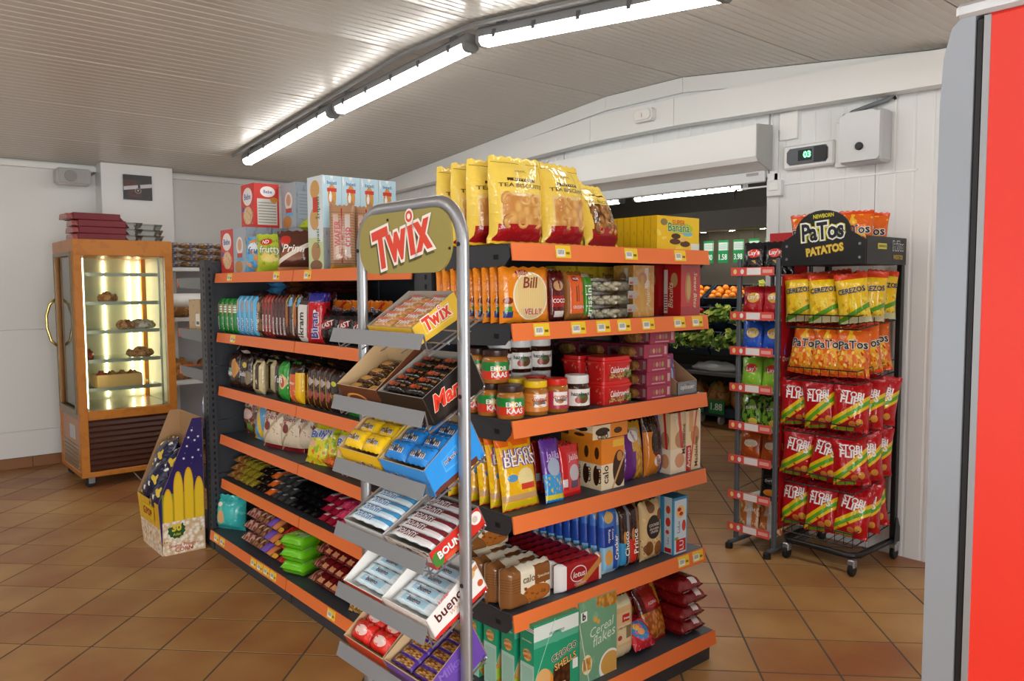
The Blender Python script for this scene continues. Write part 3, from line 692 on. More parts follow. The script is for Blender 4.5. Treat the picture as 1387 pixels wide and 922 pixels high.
for k in range(9): part('slat', MB().prism([(-D2+.03, 0), (-D2+.012, .005), (-D2+.022, .03), (-D2+.03, .03)], 0, -W2+.06, W2-.06).move(0, 0, .135+k*.043), BRN, gr)
sp2 = part('side_panel', MB().box(-W2+.008, -W2+.02, -D2+.06, D2-.06, .125, .53), PINKW, gc)
part('badge', MB().bbox(-W2+.003, -W2+.009, -.15, .02, .36, .47, .002), mat('badge', 'bfc3c4', .4), sp2)
for k in range(6): part('slat', MB().box(-W2+.002, -W2+.009, -.25, .25, .14+k*.033, .16+k*.033), mat('vent_steel', '9a8a74', .4, .4), sp2)
part('front_pane', MB().box(-W2+.06, W2-.06, -D2+.02, -D2+.026, .6, 1.8), GL, gc); part('side_pane', MB().box(-W2+.018, -W2+.024, -D2+.06, D2-.06, .6, 1.8), GL, gc); part('side_wall', MB().box(W2-.024, W2-.018, -D2+.06, D2-.06, .6, 1.8), mat('cabinet_back', 'c9c7a9', .35), gc)
part('back_wall', MB().box(-W2+.06, W2-.06, D2-.03, D2-.02, .6, 1.8), mat('cabinet_back', 'c9c7a9', .35), gc)
part('floor_plate', MB().box(-W2+.03, W2-.03, -D2+.03, D2-.03, .585, .6), mat('cabinet_floor', 'b9b2a0', .25, .5), gc)
dr = part('door_frame', MB().bbox(-W2-.012, -W2+.002, -D2+.06, -D2+.09, .58, 1.83, .002), mat('door_alu', '7c6a4e', .35, .5), gc)
part('hinge_stile', MB().bbox(-W2-.012, -W2+.002, D2-.09, D2-.06, .58, 1.83, .002), mat('door_alu', '7c6a4e', .35, .5), dr)
for z in (.58, 1.8): part('rail', MB().bbox(-W2-.012, -W2+.002, -D2+.09, D2-.09, z, z+.03, .002), mat('door_alu', '7c6a4e', .35, .5), dr)
part('handle', MB().tube([(-W2-.01, D2-.08, 1.08), (-W2-.05, D2-.07, 1.12), (-W2-.075, D2-.06, 1.23), (-W2-.075, D2-.06, 1.33), (-W2-.05, D2-.07, 1.42), (-W2-.01, D2-.08, 1.46)], .012, 8), mat('gold', 'd8c27a', .2, .9), gc, True)
SHG = glass('shelf_glass', (.9, .95, .92), .9)
for z in (1.665, 1.44, 1.215, .985, .76):
    s = part('shelf', MB().box(-W2+.075, W2-.075, -D2+.11, D2-.12, z-.008, z), SHG, gc)
    part('edge', MB().box(-W2+.075, W2-.075, -D2+.105, -D2+.11, z-.022, z+.006), mat('shelf_edge', 'b9beb6', .3, .6), s)
for x, y in ((-W2+.065, -D2+.05), (W2-.085, D2-.06), (W2-.16, D2-.06), (0, D2-.045)):
    part('light_strip', MB().box(x, x+.012, y, y+.012, .62, 1.78), LED, gc)
for x in (-W2+.075, W2-.09): part('shelf_rail', MB().box(x, x+.015, -D2+.085, -D2+.1, .6, 1.8), mat('shelf_edge', 'b9beb6', .3, .6), gc)
for sx in (-1, 1):
    for sy in (-1, 1):
        c_ = part('caster', MB().lathe([(.035, -.012), (.04, -.008), (.04, .008), (.035, .012)], 14).xf(Matrix.Rotation(math.pi/2, 4, 'X')).move(0, 0, .04), BLACKP, gc, loc=(sx*(W2-.07), sy*(D2-.07), 0))
        part('fork', MB().box(-.015, .03, -.02, -.014, .03, .086), STEEL, c_)
        part('fork', MB().box(-.015, .03, .014, .02, .03, .086), STEEL, c_)
part('power_cable', MB().tube([(.0, -D2+.05, .1), (.05, -D2-.02, .02), (.2, -D2-.05, .012), (.4, -D2-.02, .01), (.5, -D2+.1, .01)], .006, 6), mat('cable_grey', '77736c', .6), gc)
# ================================================================== CHOCOLATE BAR RACK
TH = math.radians(1.64); RKX, RKY = 1.23, 1.903
rk = empty('candy_rack', (RKX, RKY, 0), (0, 0, TH)); tag(rk, 'silver tube candy rack with sloping trays and an oval olive sign', 'display rack')
def rkw(x, y, z): c, s = math.cos(TH), math.sin(TH); return (RKX+x*c-y*s, RKY+x*s+y*c, z)
ZT = [1.429, 1.229, 1.039, .843, .655, .467]
def flat_tube(path, rx_, ry_, n=12):
    mb = MB().tube(path, 1.0, n); k = 0
    P = [Vector(p) for p in path]
    for i, p in enumerate(P):
        t = ((P[i+1] if i < len(P)-1 else p)-(P[i-1] if i > 0 else p)).normalized(); nx = Vector((1, 0, 0)); b = t.cross(nx).normalized()
        for j in range(n):
            an = 2*math.pi*j/n; mb.v[i*n+j] = tuple(p+nx*(math.cos(an)*rx_)+b*(math.sin(an)*ry_))
    return mb
arc = []; ra, zt = .11, 1.775
for k in range(9): a = math.pi*k/16; arc.append((0, -.25+ra-ra*math.cos(a), zt-ra+ra*math.sin(a)))
path = [(0, -.25, .03), (0, -.25, zt-ra-.01)]+arc+[(0, -q[1], q[2]) for q in arc[::-1]]+[(0, .25, zt-ra-.01), (0, .25, .03)]
part('frame', flat_tube(path, .014, .021), SILVER, rk, math.radians(50))
for s in (-1, 1):
    part('foot', MB().tube([(-.2, s*.25, .015), (.2, s*.25, .015)], .014, 8), SILVER, rk)
    for z in (1.66, 1.26, .75): part('bolt', MB().lathe([(.006, 0), (.006, .003)], 8).xf(Matrix.Rotation(-math.pi/2, 4, 'Y')).move(-.0135, s*.25, z), BLACKP, rk)
sg = []; sw2, sz0, sz1, sr = .228, 1.588, 1.762, .075
for cx_, cz_, a0 in ((sw2-sr, sz1-sr, 0), (-sw2+sr, sz1-sr, 90), (-sw2+sr, sz0+sr, 180), (sw2-sr, sz0+sr, 270)):
    for k in range(7): a = math.radians(a0+15*k); sg.append((cx_+sr*math.cos(a), cz_+sr*math.sin(a)))
OLIVE = mat('olive_sign', '9a8f4c', .35); sgo = part('sign', MB().prism(sg, 0, -.02, -.014), [OLIVE], rk)
tx = MB(); fr3 = ((0, -1, 0), (0, 0, 1), (-1, 0, 0))
def twix(mb, at, fr, W, rot, sh=True, lift=.0015):
    at = Vector(at); ex, ey = Vector(fr[0]), Vector(fr[1])
    if sh: add_text(mb, 'TWIX', at-ex*W*.035-ey*W*.03, *fr, width=W, height=W*.34, m=2, bold=.07, shear=.05, rot=rot, lift=lift*.6)
    add_text(mb, 'TWIX', at, *fr, width=W, height=W*.34, m=0, mo=1, bold=.03, ob=.085, shear=.05, rot=rot, lift=lift)
def twix_word(mb, at, fr, W, rot, sh=True, lift=.0015):
    at = Vector(at); ex, ey = Vector(fr[0]), Vector(fr[1]); ex2 = ex*math.cos(rot)+ey*math.sin(rot); ey2 = ey*math.cos(rot)-ex*math.sin(rot)
    for ch, x, wd, hh, dy in (('T', -.36, .3, .40, .02), ('w', -.08, .36, .29, -.02), ('\u0131', .17, .085, .29, -.02), ('x', .36, .27, .29, -.02)):
        p = at+ex2*(x*W)+ey2*(dy*W)
        for q, mm, b, li in (((-.03, -.03), 2, .09, .5), ((0, 0), 1, .10, 1.0), ((0, 0), 0, .045, 1.6)):
            if mm == 2 and not sh: continue
            V, Fc, w0, h0 = text_geo(ch, b, 0); r0, r1 = text_geo(ch, .045, 0)[2:]
            k = len(mb.v)
            for vx, vy in V: mb.v.append(tuple(p+ex2*(q[0]*W+vx*wd*W/r0)+ey2*(q[1]*W+vy*hh*W/r1)+Vector(fr[2])*lift*li))
            for f in Fc: mb.f.append(tuple(k+i for i in f)); mb.m.append(mm); mb.uv.append([(0, 0)]*len(f))
    for rr, mm, li in ((.075, 1, 1.1), (.055, 0, 1.7), (.028, 1, 2.1)):
        c = at+ex2*(.18*W)+ey2*(.21*W)+Vector(fr[2])*lift*li; k = len(mb.v)
        mb.v += [tuple(c+ex2*(math.cos(a)*rr*W)+ey2*(math.sin(a)*rr*W)) for a in [6.2832*i/14 for i in range(14)]]; mb.f.append(tuple(range(k, k+14))); mb.m.append(mm); mb.uv.append([(0, 0)]*14)
twix_word(tx, (-.0205, -.0, 1.675), fr3, .29, .2)
TWM = [ink('dd4630'), ink('f4efe8'), ink('57502a')]
part('lettering', tx, TWM, sgo)
for s in (-1, 1): part('screw', MB().lathe([(.004, 0), (.004, .002)], 8).xf(Matrix.Rotation(-math.pi/2, 4, 'Y')).move(-.021, .07 if s > 0 else -.222, 1.742 if s > 0 else 1.65), BLACKP, sgo)
WIRE = mat('wire_silver', 'a6a8ac', .3, .8); LIP = mat('lip_grey', '85878b', .45, .15)
for i, z in enumerate(ZT):
    f0, f1, z0, z1 = -.096, .082, z-.058, z+.034
    t = part('tray', MB().prism([(-.114, z), (-.112, z), (-.126, z-.04), (-.128, z-.04)], 1, -.23, .23), LIP, rk)
    for k in range(5):
        y = -.2+.1*k; part('wire', MB().tube([(f0, y, z0), (f1, y, z1), (f1+.004, y, z1+.02)], .0022, 5), WIRE, t)
    for s in (-1, 1): part('side_wire', MB().tube([(-.112, s*.226, z-.002), (f0, s*.226, z0), (f1, s*.226, z1), (f1, s*.236, z1+.015)], .003, 6), WIRE, t)
    for q in (.35, .7, 1.0):
        x = f0+(f1-f0)*q; zz_ = z0+(z1-z0)*q-.004; part('cross_bar', MB().box(x-.012, x+.012, -.232, .232, zz_-.003, zz_-.001) if q == .7 else MB().tube([(x, -.232, zz_), (x, .232, zz_)], .0022, 5), STEEL if q == .7 else WIRE, t)
# ================================================================== CRISPS STANDS
pt = empty('crisps_stand', (4.24, 2.13, 0)); tag(pt, 'black wheeled crisps stand with a rounded header sign and wire baskets', 'display stand'); PO = pt.location
def pl(x, y, z): return (x-PO.x, y-PO.y, z)
for y in (1.925, 2.345): part('post', MB().bbox(4.44-PO.x, 4.475-PO.x, y-.015-PO.y, y+.015-PO.y, .1, 1.70, .003), BLACK, pt)
bp = [pl(4.46, 1.925, .11), pl(4.05, 1.925, .11), pl(4.01, 1.96, .11), pl(4.01, 2.31, .11), pl(4.05, 2.345, .11), pl(4.46, 2.345, .11)]
part('base_frame', MB().tube(bp, .017, 8), BLACK, pt, True)
for x, y in ((4.02, 1.945), (4.02, 2.325), (4.46, 1.92), (4.46, 2.35)):
    c_ = part('caster', MB().lathe([(.03, -.013), (.036, -.009), (.036, .009), (.03, .013)], 14).xf(Matrix.Rotation(math.pi/2, 4, 'X')).move(0, 0, .036), BLACKP, pt, loc=pl(x, y, 0))
    part('fork', MB().bbox(-.02, .02, -.02, .02, .045, .09, .006), SILVER, c_)
for y in (1.92, 2.35): part('corner_plate', MB().prism([(4.42-PO.x, .1), (4.49-PO.x, .1), (4.49-PO.x, .18), (4.46-PO.x, .24), (4.44-PO.x, .24)], 1, y-.018-PO.y, y-.014-PO.y), BLACK, pt)
HB = mat('header_black', '0e0e11', .42); hz0, hz1 = 1.655, 1.80
part('header_tray', MB().box(4.0-PO.x, 4.46-PO.x, 1.905-PO.y, 2.365-PO.y, hz0, hz0+.008), HB, pt)
for y in (1.9, 2.36): part('header_side', MB().box(4.0-PO.x, 4.46-PO.x, y-PO.y, y+.005-PO.y, hz0, hz1), HB, pt)
ap = [(1.9-PO.y, hz0), (2.37-PO.y, hz0), (2.37-PO.y, hz1-.02)]
for k in range(13):
    a = math.pi*(k/12); ap.append((.005+.155*math.cos(a), hz1+.03+.115*math.sin(a)))
ap.append((1.9-PO.y, hz1-.02))
hd = part('header_sign', MB().prism(ap, 0, 3.985-PO.x, 3.992-PO.x), HB, pt)
hx = 3.985-PO.x; frh = ((0, -1, 0), (0, 0, 1), (-1, 0, 0)); hl_ = MB()
add_text(hl_, 'NEWBORN', (hx, 0, 1.915), *frh, width=.115, height=.022, m=0, bold=.03, rot=.06)
add_text(hl_, 'PaTos', (hx, .003, 1.835), *frh, width=.25, height=.105, m=3, mo=0, bold=.12, ob=.15, rot=.07, lift=.0008)
add_text(hl_, 'PaTos', (hx, .003, 1.835), *frh, width=.235, height=.095, m=2, mo=1, bold=.03, ob=.09, rot=.07, lift=.0022)
add_text(hl_, 'PATATOS', (hx, -.01, 1.735), *frh, width=.21, height=.045, m=4, mo=5, bold=.05, ob=.11, rot=.13, lift=.001)
part('lettering', hl_, [ink('d8cf2e'), ink('f2f2f2'), ink('10121c'), ink('c9d436'), ink('e0c14a'), ink('6a4a14')], hd)
for y in (1.93, 2.34):
    for z in (1.69, 1.76): part('bolt', MB().lathe([(.008, 0), (.006, .004)], 8).xf(Matrix.Rotation(-math.pi/2, 4, 'Y')).move(hx, y-PO.y, z), SILVER, pt)
sl_ = MB(); frs = ((1, 0, 0), (0, 0, 1), (0, -1, 0)); ysd = 1.9-PO.y
add_text(sl_, 'PaTos', (.12, ysd, 1.755), *frs, width=.13, height=.05, m=2, mo=1, bold=.03, ob=.09); add_text(sl_, 'PATATOS', (.12, ysd, 1.695), *frs, width=.11, height=.025, m=4, bold=.04)
part('side_plate', MB().box(-.12, -.02, ysd-.002, ysd-.0005, 1.735, 1.765), ink('d8cf2e'), pt); add_text(sl_, 'NEWBORN', (-.07, ysd-.002, 1.75), *frs, width=.085, height=.012, m=2)
part('side_lettering', sl_, [ink('d8cf2e'), ink('d8d8d8'), ink('10121c'), ink('c9d436'), ink('c9a93a')], pt)
ZP = [1.335, 1.045, .755, .465, .18]
for z in ZP:
    b = part('basket', MB().tube([pl(4.45, 1.935, z+.02), pl(4.0, 1.935, z-.02), pl(4.0, 2.335, z-.02), pl(4.45, 2.335, z+.02)], .004, 6), BLACK, pt)
    part('top_wire', MB().tube([pl(4.45, 1.935, z+.09), pl(4.0, 1.935, z+.05), pl(4.0, 2.335, z+.05), pl(4.45, 2.335, z+.09)], .003, 6), BLACK, b)
    for k in range(9): part('wire', MB().tube([pl(4.0, 1.935+.05*k, z+.05), pl(4.0, 1.935+.05*k, z-.02), pl(4.45, 1.935+.05*k, z+.02)], .002, 5), BLACK, b)
    for k in range(1, 5):
        for y in (1.935,): part('wire', MB().tube([pl(4.0+.09*k, y, z+.05+.008*k), pl(4.0+.09*k, y, z-.02+.008*k)], .002, 5), BLACK, b)
# slim grey crisps stand
ly = empty('crisps_stand', (4.15, 2.545, 0)); tag(ly, 'slim grey crisps stand with red and white shelf strips beside the doorway', 'display stand'); LO = ly.location
GP = mat('stand_grey', '565b62', .4)
LY0, LY1, LX0 = 2.39, 2.64, 3.99
for y in (LY0, LY1):
    part('post', MB().bbox(LX0-.012-LO.x, LX0+.012-LO.x, y-.012-LO.y, y+.012-LO.y, .03, 1.70, .003), GP, ly)
    part('post', MB().bbox(4.33-LO.x, 4.35-LO.x, y-.01-LO.y, y+.01-LO.y, .03, 1.72, .003), GP, ly)
    part('foot', MB().tube([(LX0-.07-LO.x, y-LO.y, .035), (4.37-LO.x, y-LO.y, .035)], .014, 8), GP, ly)
    part('foot_cap', MB().lathe([(.022, 0), (.022, .03), (.015, .035)], 10), BLACKP, ly, loc=(LX0-.07-LO.x, y-LO.y, 0))
part('side_panel', MB().box(4.03-LO.x, 4.32-LO.x, LY0-.004-LO.y, LY0+.002-LO.y, .15, 1.6), mat('red_panel', 'a9141c', .35), ly)
part('topper', MB().bbox(4.3-LO.x, 4.308-LO.x, LY0+.002-LO.y, LY1-LO.y, 1.6, 1.86, .002), mat('red_panel2', 'c3222a', .35), ly)
lb = MB(); lb.lathe([(.03, 0), (.03, .002)], 16, 0).xf(Matrix.Rotation(-math.pi/2, 4, 'Y')).move(4.299-LO.x, -.07, 1.78)
add_text(lb, "Lay's", (4.295-LO.x, -.07, 1.78), (0, -1, 0), (0, 0, 1), (-1, 0, 0), width=.05, m=1); part('badge', lb, [ink('f2c230'), ink('b81f24')], ly)
lb2 = MB(); add_text(lb2, 'Doritos', (4.1-LO.x, LY0-.005-LO.y, 1.13), (1, 0, 0), (0, 0, 1), (0, -1, 0), width=.12, m=0); add_text(lb2, "Lay's", (4.1-LO.x, LY0-.005-LO.y, .62), (1, 0, 0), (0, 0, 1), (0, -1, 0), width=.1, m=1)
part('panel_lettering', lb2, [ink('e0d8d0'), ink('e6c25a')], ly)
STRIP = card('shelf_strip', 'e2574f', layers=[('rect', .38, .7, .1, .9, 'f2eeee'), ('ell', .1, .5, .04, .3, 'f3d98a'), ('ell', .27, .5, .04, .3, 'f2f2f2'), ('rect', .74, .96, .3, .7, 'f0b0a8')])
ZL = [1.655, 1.40, 1.195, .98, .755, .555, .34, .145]
for z in ZL:
    s = part('shelf', MB().box(LX0-.0-LO.x, 4.33-LO.x, LY0+.013-LO.y, LY1-.013-LO.y, z-.05, z-.045), mat('clear_shelf', 'c4c8cc', .25, .2), ly)
    part('strip', MB().box(-.14, .14, -.003, 0, -.052, -.004), [STRIP, STRIP, STRIP], s, loc=(LX0-.02-LO.x, .0, z), rot=(0, 0, -math.pi/2))
    for y in (LY0, LY1): part('side_wire', MB().tube([(LX0-LO.x, y-LO.y, z), (4.33-LO.x, y-LO.y, z+.03)], .003, 5), GP, s)
# ================================================================== GOODS: helpers
PI2 = math.pi/2
def instm(spec, name, label, cat, M, group=None):
    o = inst(spec, name, label, cat, (0, 0, 0), group=group); o.matrix_basis = M; return o
def X4(loc, rot=(0, 0, 0)): return Matrix.Translation(loc) @ Euler(rot).to_matrix().to_4x4()
def T(s, x=0, z=.5, w=.8, c='ffffff', o=None, **k): return dict(s=s, x=x, z=z, w=w, c=c, o=o, **k)
def jit(a): return random.uniform(-a, a)
CLEAR = glass('clear_plastic', (.93, .93, .92), .8, .08)
# ================================================================== GOODS ON THE END CAP (front = -Y)
def EP(px, dy, i): Y = EYF+dy; return (XF(px, Y), Y, ZE[i])
# --- top shelf: biscuit bags and banana sweets
TEAM = film('tea_bag', 'f0d05a', [('rect', .12, .88, .2, .58, 'e6c98a'), ('cells', 8, 'e2b268', 'c88a48', .14, .86, .22, .54), ('rect', .0, 1, .0, .04, 'e9bd30'), ('rect', .08, .92, .03, .22, 'a3161c'), ('noise', 16, .6, 'b8242a', .08, .92, .03, .22), ('rect', .24, .76, .71, .745, '4a3218'), ('rect', .04, .96, .925, .932, '6a5420'), ('noise', 5, .62, 'f2d668', 0, 1, .55, 1)], rough=.1, crinkle=.8, cscale=24)
TEAM2 = film('tea_bag_choc', 'f0d05a', [('cells', 9, 'b9803e', '54300f', .14, .86, .24, .62), ('rect', .08, .92, .03, .24, 'a3161c'), ('rect', .28, .76, .76, .785, '4a3218')], rough=.1, crinkle=.8, cscale=24)
def ring_part(seed, w, h, d, surf, colr, zlo=.25, zhi=.5, n=6):
    r = random.Random(seed); mb = MB()
    for k in range(n):
        x = (-.2+.4*((k % 3)/2))*w+r.uniform(-.01, .01); z = (zlo+(zhi-zlo)*(k//3)/(max(1, n//3-1)))*h
        R = Matrix.Rotation(r.uniform(-.25, .25), 3, 'X') @ Matrix.Rotation(r.uniform(-.35, .35), 3, 'Z')
        mb.torus((x, -surf(x, z)+.0075, z), .0175, .0085, 12, 6, rot=R)
    return ('biscuit_rings', mb.mesh('biscuit_rings', mat('biscuit_'+colr, colr, .4, layers=[('onoise', 40, .55, 'c98f48')]), True), 0)
def tea(seed, m=TEAM, w=.235, h=.285, col='dba75c'):
    tt = [T('TEA BISCUITS', z=.66, w=.74, c='5a4018', h=.045), T('BUTTER', z=.727, w=.3, c='e8cf70', h=.02), T('AROL', z=.83, w=.2, c='6b4a18', h=.02)]
    mb, surf = bag_geo(w, h, .10, seed=seed, fat=.62, taper=.1, wr=.12, nu=12, nv=18, neck=.12)
    return [('biscuit_bag', mb.mesh('biscuit_bag', m, True), None)]+[('lettering', lettering([q], w, .1, h, surf), 0) for q in tt]+[ring_part(seed, w, h, .1, surf, col)]
gT = 'yellow tea biscuit bags on top of the end cap'
ta, tb, td = tea(1), tea(2), tea(3, TEAM2, .22, .25, '8a5a2a')
bx0 = 1.705
inst(ta, 'biscuit_bag', 'large yellow biscuit bag in front, facing the camera, top of the end cap', 'biscuits', (bx0, 1.985, ZE[0]), (-.03, 0, -.06), gT)
for k in range(3): inst(tb if k % 2 == 0 else ta, 'biscuit_bag', ORD[k]+' yellow biscuit bag standing behind the large front one', 'biscuits', (bx0-.01+.01*k, 2.095+.105*k, ZE[0]), (.0, 0, -.05+.05*k), gT)
inst(tb, 'biscuit_bag', 'yellow biscuit bag right of the large front one, leaning back', 'biscuits', (1.925, 1.985, ZE[0]), (-.1, 0, .12), gT)
inst(ta, 'biscuit_bag', 'yellow biscuit bag behind the one that leans back', 'biscuits', (1.945, 2.115, ZE[0]), (-.05, 0, .1), gT)
inst(td, 'biscuit_bag', 'slumped yellow biscuit bag with chocolate rings, beside the banana boxes', 'biscuits', (2.145, 2.005, ZE[0]), (-.32, 0, .18), gT)
inst(tb, 'biscuit_bag', 'yellow biscuit bag behind the slumped one with chocolate rings', 'biscuits', (2.19, 2.22, ZE[0]), (-.1, 0, .1), gT)
BANF = card('banana_front', 'f3cd1e', [('rect', 0, .5, 0, 1, 'f0c414'), ('noise', 3, .55, 'f7dc55', 0, 1, .0, .6), ('ell', .55, .66, .3, .16, 'b9cf2a'), ('ell', .42, .26, .13, .085, '55301c'), ('ell', .44, .42, .11, .08, '4a2816'), ('ell', .66, .2, .12, .09, '5a351e'), ('ell', .6, .33, .07, .07, 'e8c07a'), ('ell', .16, .82, .08, .1, '8a7a4a'), ('rect', .8, 1, 0, .22, 'e9efe4'), ('ell', .72, .5, .12, .07, '7cc3d8')])
BANS = card('banana_side', 'f0c81a', [('rect', .0, .12, 0, 1, 'd9a90e'), ('noise', 3, .6, 'e4b412')])
ban = box_spec(.265, .033, .132, BANF, BANS, BANS, [T('SUPER', z=.82, w=.3, c='d83a30'), T('Banana', z=.68, w=.5, c='2a8a58', o='e8f0b0')])
for k in range(7): inst(ban, 'sweets_box', ORD[k]+' yellow banana sweets box from the front of the row, top of end cap', 'sweets box', (2.52, 1.965+.0345*k, ZE[0]), group='yellow banana boxes')
# --- second shelf
WAF = film('waffle_bag', 'ea8a1c', [('noise', 4, .6, 'd9740f'), ('ell', .56, .48, .36, .43, 'f4ecd8'), ('ell', .56, .48, .335, .405, 'e9cf92'), ('lines', 26, .35, 'e2c27e', .3, .82, .15, .8), ('ell', .4, .9, .13, .05, 'a8201c'), ('rect', .04, .2, .1, .22, '2b3c78'), ('ell', .12, .34, .07, .08, 'd4a070'), ('ell', .12, .4, .08, .06, '8a3410'), ('rect', .06, .18, .2, .3, '4a8a2a')], rough=.12, crinkle=.6)
waf = bag_spec(.215, .185, .042, WAF, [T('Bill', z=.72, x=.05, w=.3, c='8a3a2a', sh=.2), T('VELLY', z=.2, x=.08, w=.36, c='b8402a', o='f4ecd8'), T('Bolilo', z=.9, x=-.1, w=.2, c='f0d0b0')], seed=5, k=5, q=.5, fat=1, seal=.04, wr=.09, taper=.02)
for k in range(9): inst(waf, 'waffle_bag', ORD[k]+' orange waffle bag from the front, second shelf of the end cap', 'waffles', (1.725, 1.965+.0445*k, ZE[1]), (jit(.02)-.03, 0, jit(.03)), 'orange waffle bags')
DRW = film('dark_wafer', '5a1a18', [('rect', .1, .9, .28, .5, 'a8201c'), ('ell', .5, .7, .3, .1, 'c9a070'), ('rect', .2, .8, .08, .2, 'e0d8d0'), ('noise', 6, .6, '7a2a20')])
inst(bag_spec(.085, .175, .05, DRW, [T('COCO', z=.4, w=.7)], seed=6, seal=.04, k=5), 'wafer_bag', 'dark red wafer bag next to the orange waffle bags', 'wafers', (1.88, 1.985, ZE[1]), (-.04, 0, .05))
STK = film('stick_bag', '8a5226', [('lines', 6, .5, 'a0682f', 0, 1, 0, 1), ('rect', 0, 1, .93, 1, 'c9b8a8')], rough=.12)
STO = film('stick_bag_orange', '94602c', [('lines', 6, .5, 'a0682f', 0, 1, 0, 1), ('rect', .1, .9, .14, .92, 'e8672a'), ('rect', .42, .48, .38, .7, '7a3a18'), ('rect', .54, .6, .38, .72, '7a3a18'), ('ell', .42, .85, .2, .05, '9a1a18'), ('ell', .8, .55, .08, .04, '7a8a30')], rough=.14)
STG = film('stick_bag_green', '4f9a2e', [('rect', 0, 1, 0, .1, 'c06a30'), ('rect', 0, 1, .93, 1, 'c9b8a8'), ('ell', .45, .5, .2, .07, '17351a')])
for k in range(3): inst(bag_spec(.06, .18, .045, STK, seed=8+k, seal=.05, k=4), 'breadstick_bag', ORD[k]+' clear bag of brown breadsticks left of the orange-labelled one', 'breadsticks', (1.885+.065*k*.55+.02, 2.04+.05*k, ZE[1]), (-.03, 0, .1), 'plain breadstick bags')
inst(bag_spec(.095, .172, .05, STO, [T('GRISSINI', z=.27, w=.6, c='e8e0d8'), T('FIORE', z=.85, x=-.06, w=.3)], seed=12, seal=.04, k=5), 'breadstick_bag', 'breadstick bag with a bright orange label, second shelf', 'breadsticks', (1.972, 1.985, ZE[1]), (-.04, 0, .06), 'labelled breadstick bags')
inst(bag_spec(.05, .165, .05, STG, [T('grissini', z=.4, w=.7, rot=PI2)], seed=13, seal=.04, k=5), 'breadstick_bag', 'breadstick bag with a green label beside the clear tubs', 'breadsticks', (2.045, 2.0, ZE[1]), (-.03, 0, .12), 'labelled breadstick bags')
def oval(rx_, ry_, z0, z1, m=0, mb=None, fl=.85, n=20):
    mb = mb or MB(); return mb.lathe([(fl, z0), (1, z0+(z1-z0)*.7), (1.04, z1)], n, m, sx=rx_, sy=ry_)
def tub_spec(seed):
    r = random.Random(seed); mb = oval(.115, .055, 0, .038)
    body = mb.mesh('sweets_tub', CLEAR, True)
    ca = MB()
    for k in range(30):
        a, q = r.uniform(0, 6.28), math.sqrt(r.random())*.86; ca.sphere((math.cos(a)*.098*q, math.sin(a)*.045*q, .01+.009*(k % 3)), .0155, 8, 0, .6)
    lid = oval(.12, .06, .0385, .049, n=20, fl=1).mesh('lid', CLEAR, True)
    lab = MB().box(.035, .085, -.0595, -.0575, .024, .052).mesh('label', card('tub_label', 'aaa6a2', [('noise', 8, .58, '8a8480'), ('rect', .1, .5, .1, .4, '9a4a4a')]))
    return [('sweets_tub', body, None), ('sweets', ca.mesh('sweets', mat('marzipan', 'f2ead0', .45), True), 0), ('lid', lid, 0), ('label', lab, 0)]
tu = tub_spec(3)
for k in range(3): inst(tu, 'sweets_tub', ['bottom', 'middle', 'topmost'][k]+' clear oval tub of pale sweets in the front stack', 'sweets tub', (2.175+.004*k, 2.0, ZE[1]+.0505*k), (0, 0, .02), 'clear sweets tubs')
for k in range(3): inst(tu, 'sweets_tub', ORD[k]+' clear sweets tub from the bottom of the stack behind, left', 'sweets tub', (2.13, 2.13, ZE[1]+.0505*k*.95), (0, 0, -.05), 'clear sweets tubs')
YBX = card('yellow_box', 'e6c52c', [('rect', .1, .9, .1, .9, 'e9cc3c'), ('ell', .5, .6, .22, .16, 'c89a20'), ('rect', .35, .65, .2, .28, 'd0506a'), ('noise', 10, .62, 'b8981a')])
yb = box_spec(.11, .06, .2, YBX, texts=[T('Petits', z=.82, w=.6, c='8a5a10')])
for k in range(3): inst(yb, 'biscuit_box', ORD[k]+' yellow biscuit box from the left, behind the clear tubs', 'biscuit box', (2.185+.122*k, 2.27, ZE[1]), group='yellow boxes behind the tubs')
OBX = card('orange_clear_box', 'd99a3c', [('noise', 5, .52, 'e0b060'), ('rect', .55, .72, .55, .95, 'f2e8d8'), ('ell', .45, .75, .2, .12, 'c88a60'), ('rect', .35, .5, .1, .8, 'd9a838')], rough=.08, coat=.6)
inst(box_spec(.125, .1, .2, OBX, texts=[T('Amandel', z=.45, x=.2, w=.5, c='f6ead0', rot=PI2)]), 'biscuit_box', 'shiny orange-gold biscuit box left of the red ones, end cap', 'biscuit box', (2.385, 2.06, ZE[1]))
RBX = card('red_box', 'c1282c', [('rect', 0, 1, 0, .18, 'a81c22'), ('ell', .38, .55, .16, .3, 'a8753c'), ('ell', .4, .55, .1, .24, 'c9a05a')], rough=.12, coat=.5)
RBS = card('red_box_side', 'c42026', [('rect', 0, .22, .05, .9, 'e6dcd8'), ('ell', .6, .7, .2, .14, 'c9a06a'), ('hlines', 20, .4, '8a1a1a', .02, .2, .1, .45)], rough=.1, coat=.5)
rb = box_spec(.125, .085, .205, RBX, RBS, RBS, [T('Sweet Bites', z=.5, x=.24, w=.7, c='ecd9b8', rot=-PI2, sh=.3), T('Biscuits', z=.4, x=-.1, w=.5, c='ecd9b8', face='L', rot=PI2, sh=.3)])
inst(rb, 'biscuit_box', 'red biscuit box with gold script at the right end, second shelf', 'biscuit box', (2.60, 1.99, ZE[1]), group='red biscuit boxes'); inst(rb, 'biscuit_box', 'red biscuit box standing behind the one with gold script', 'biscuit box', (2.585, 2.09, ZE[1]), group='red biscuit boxes')
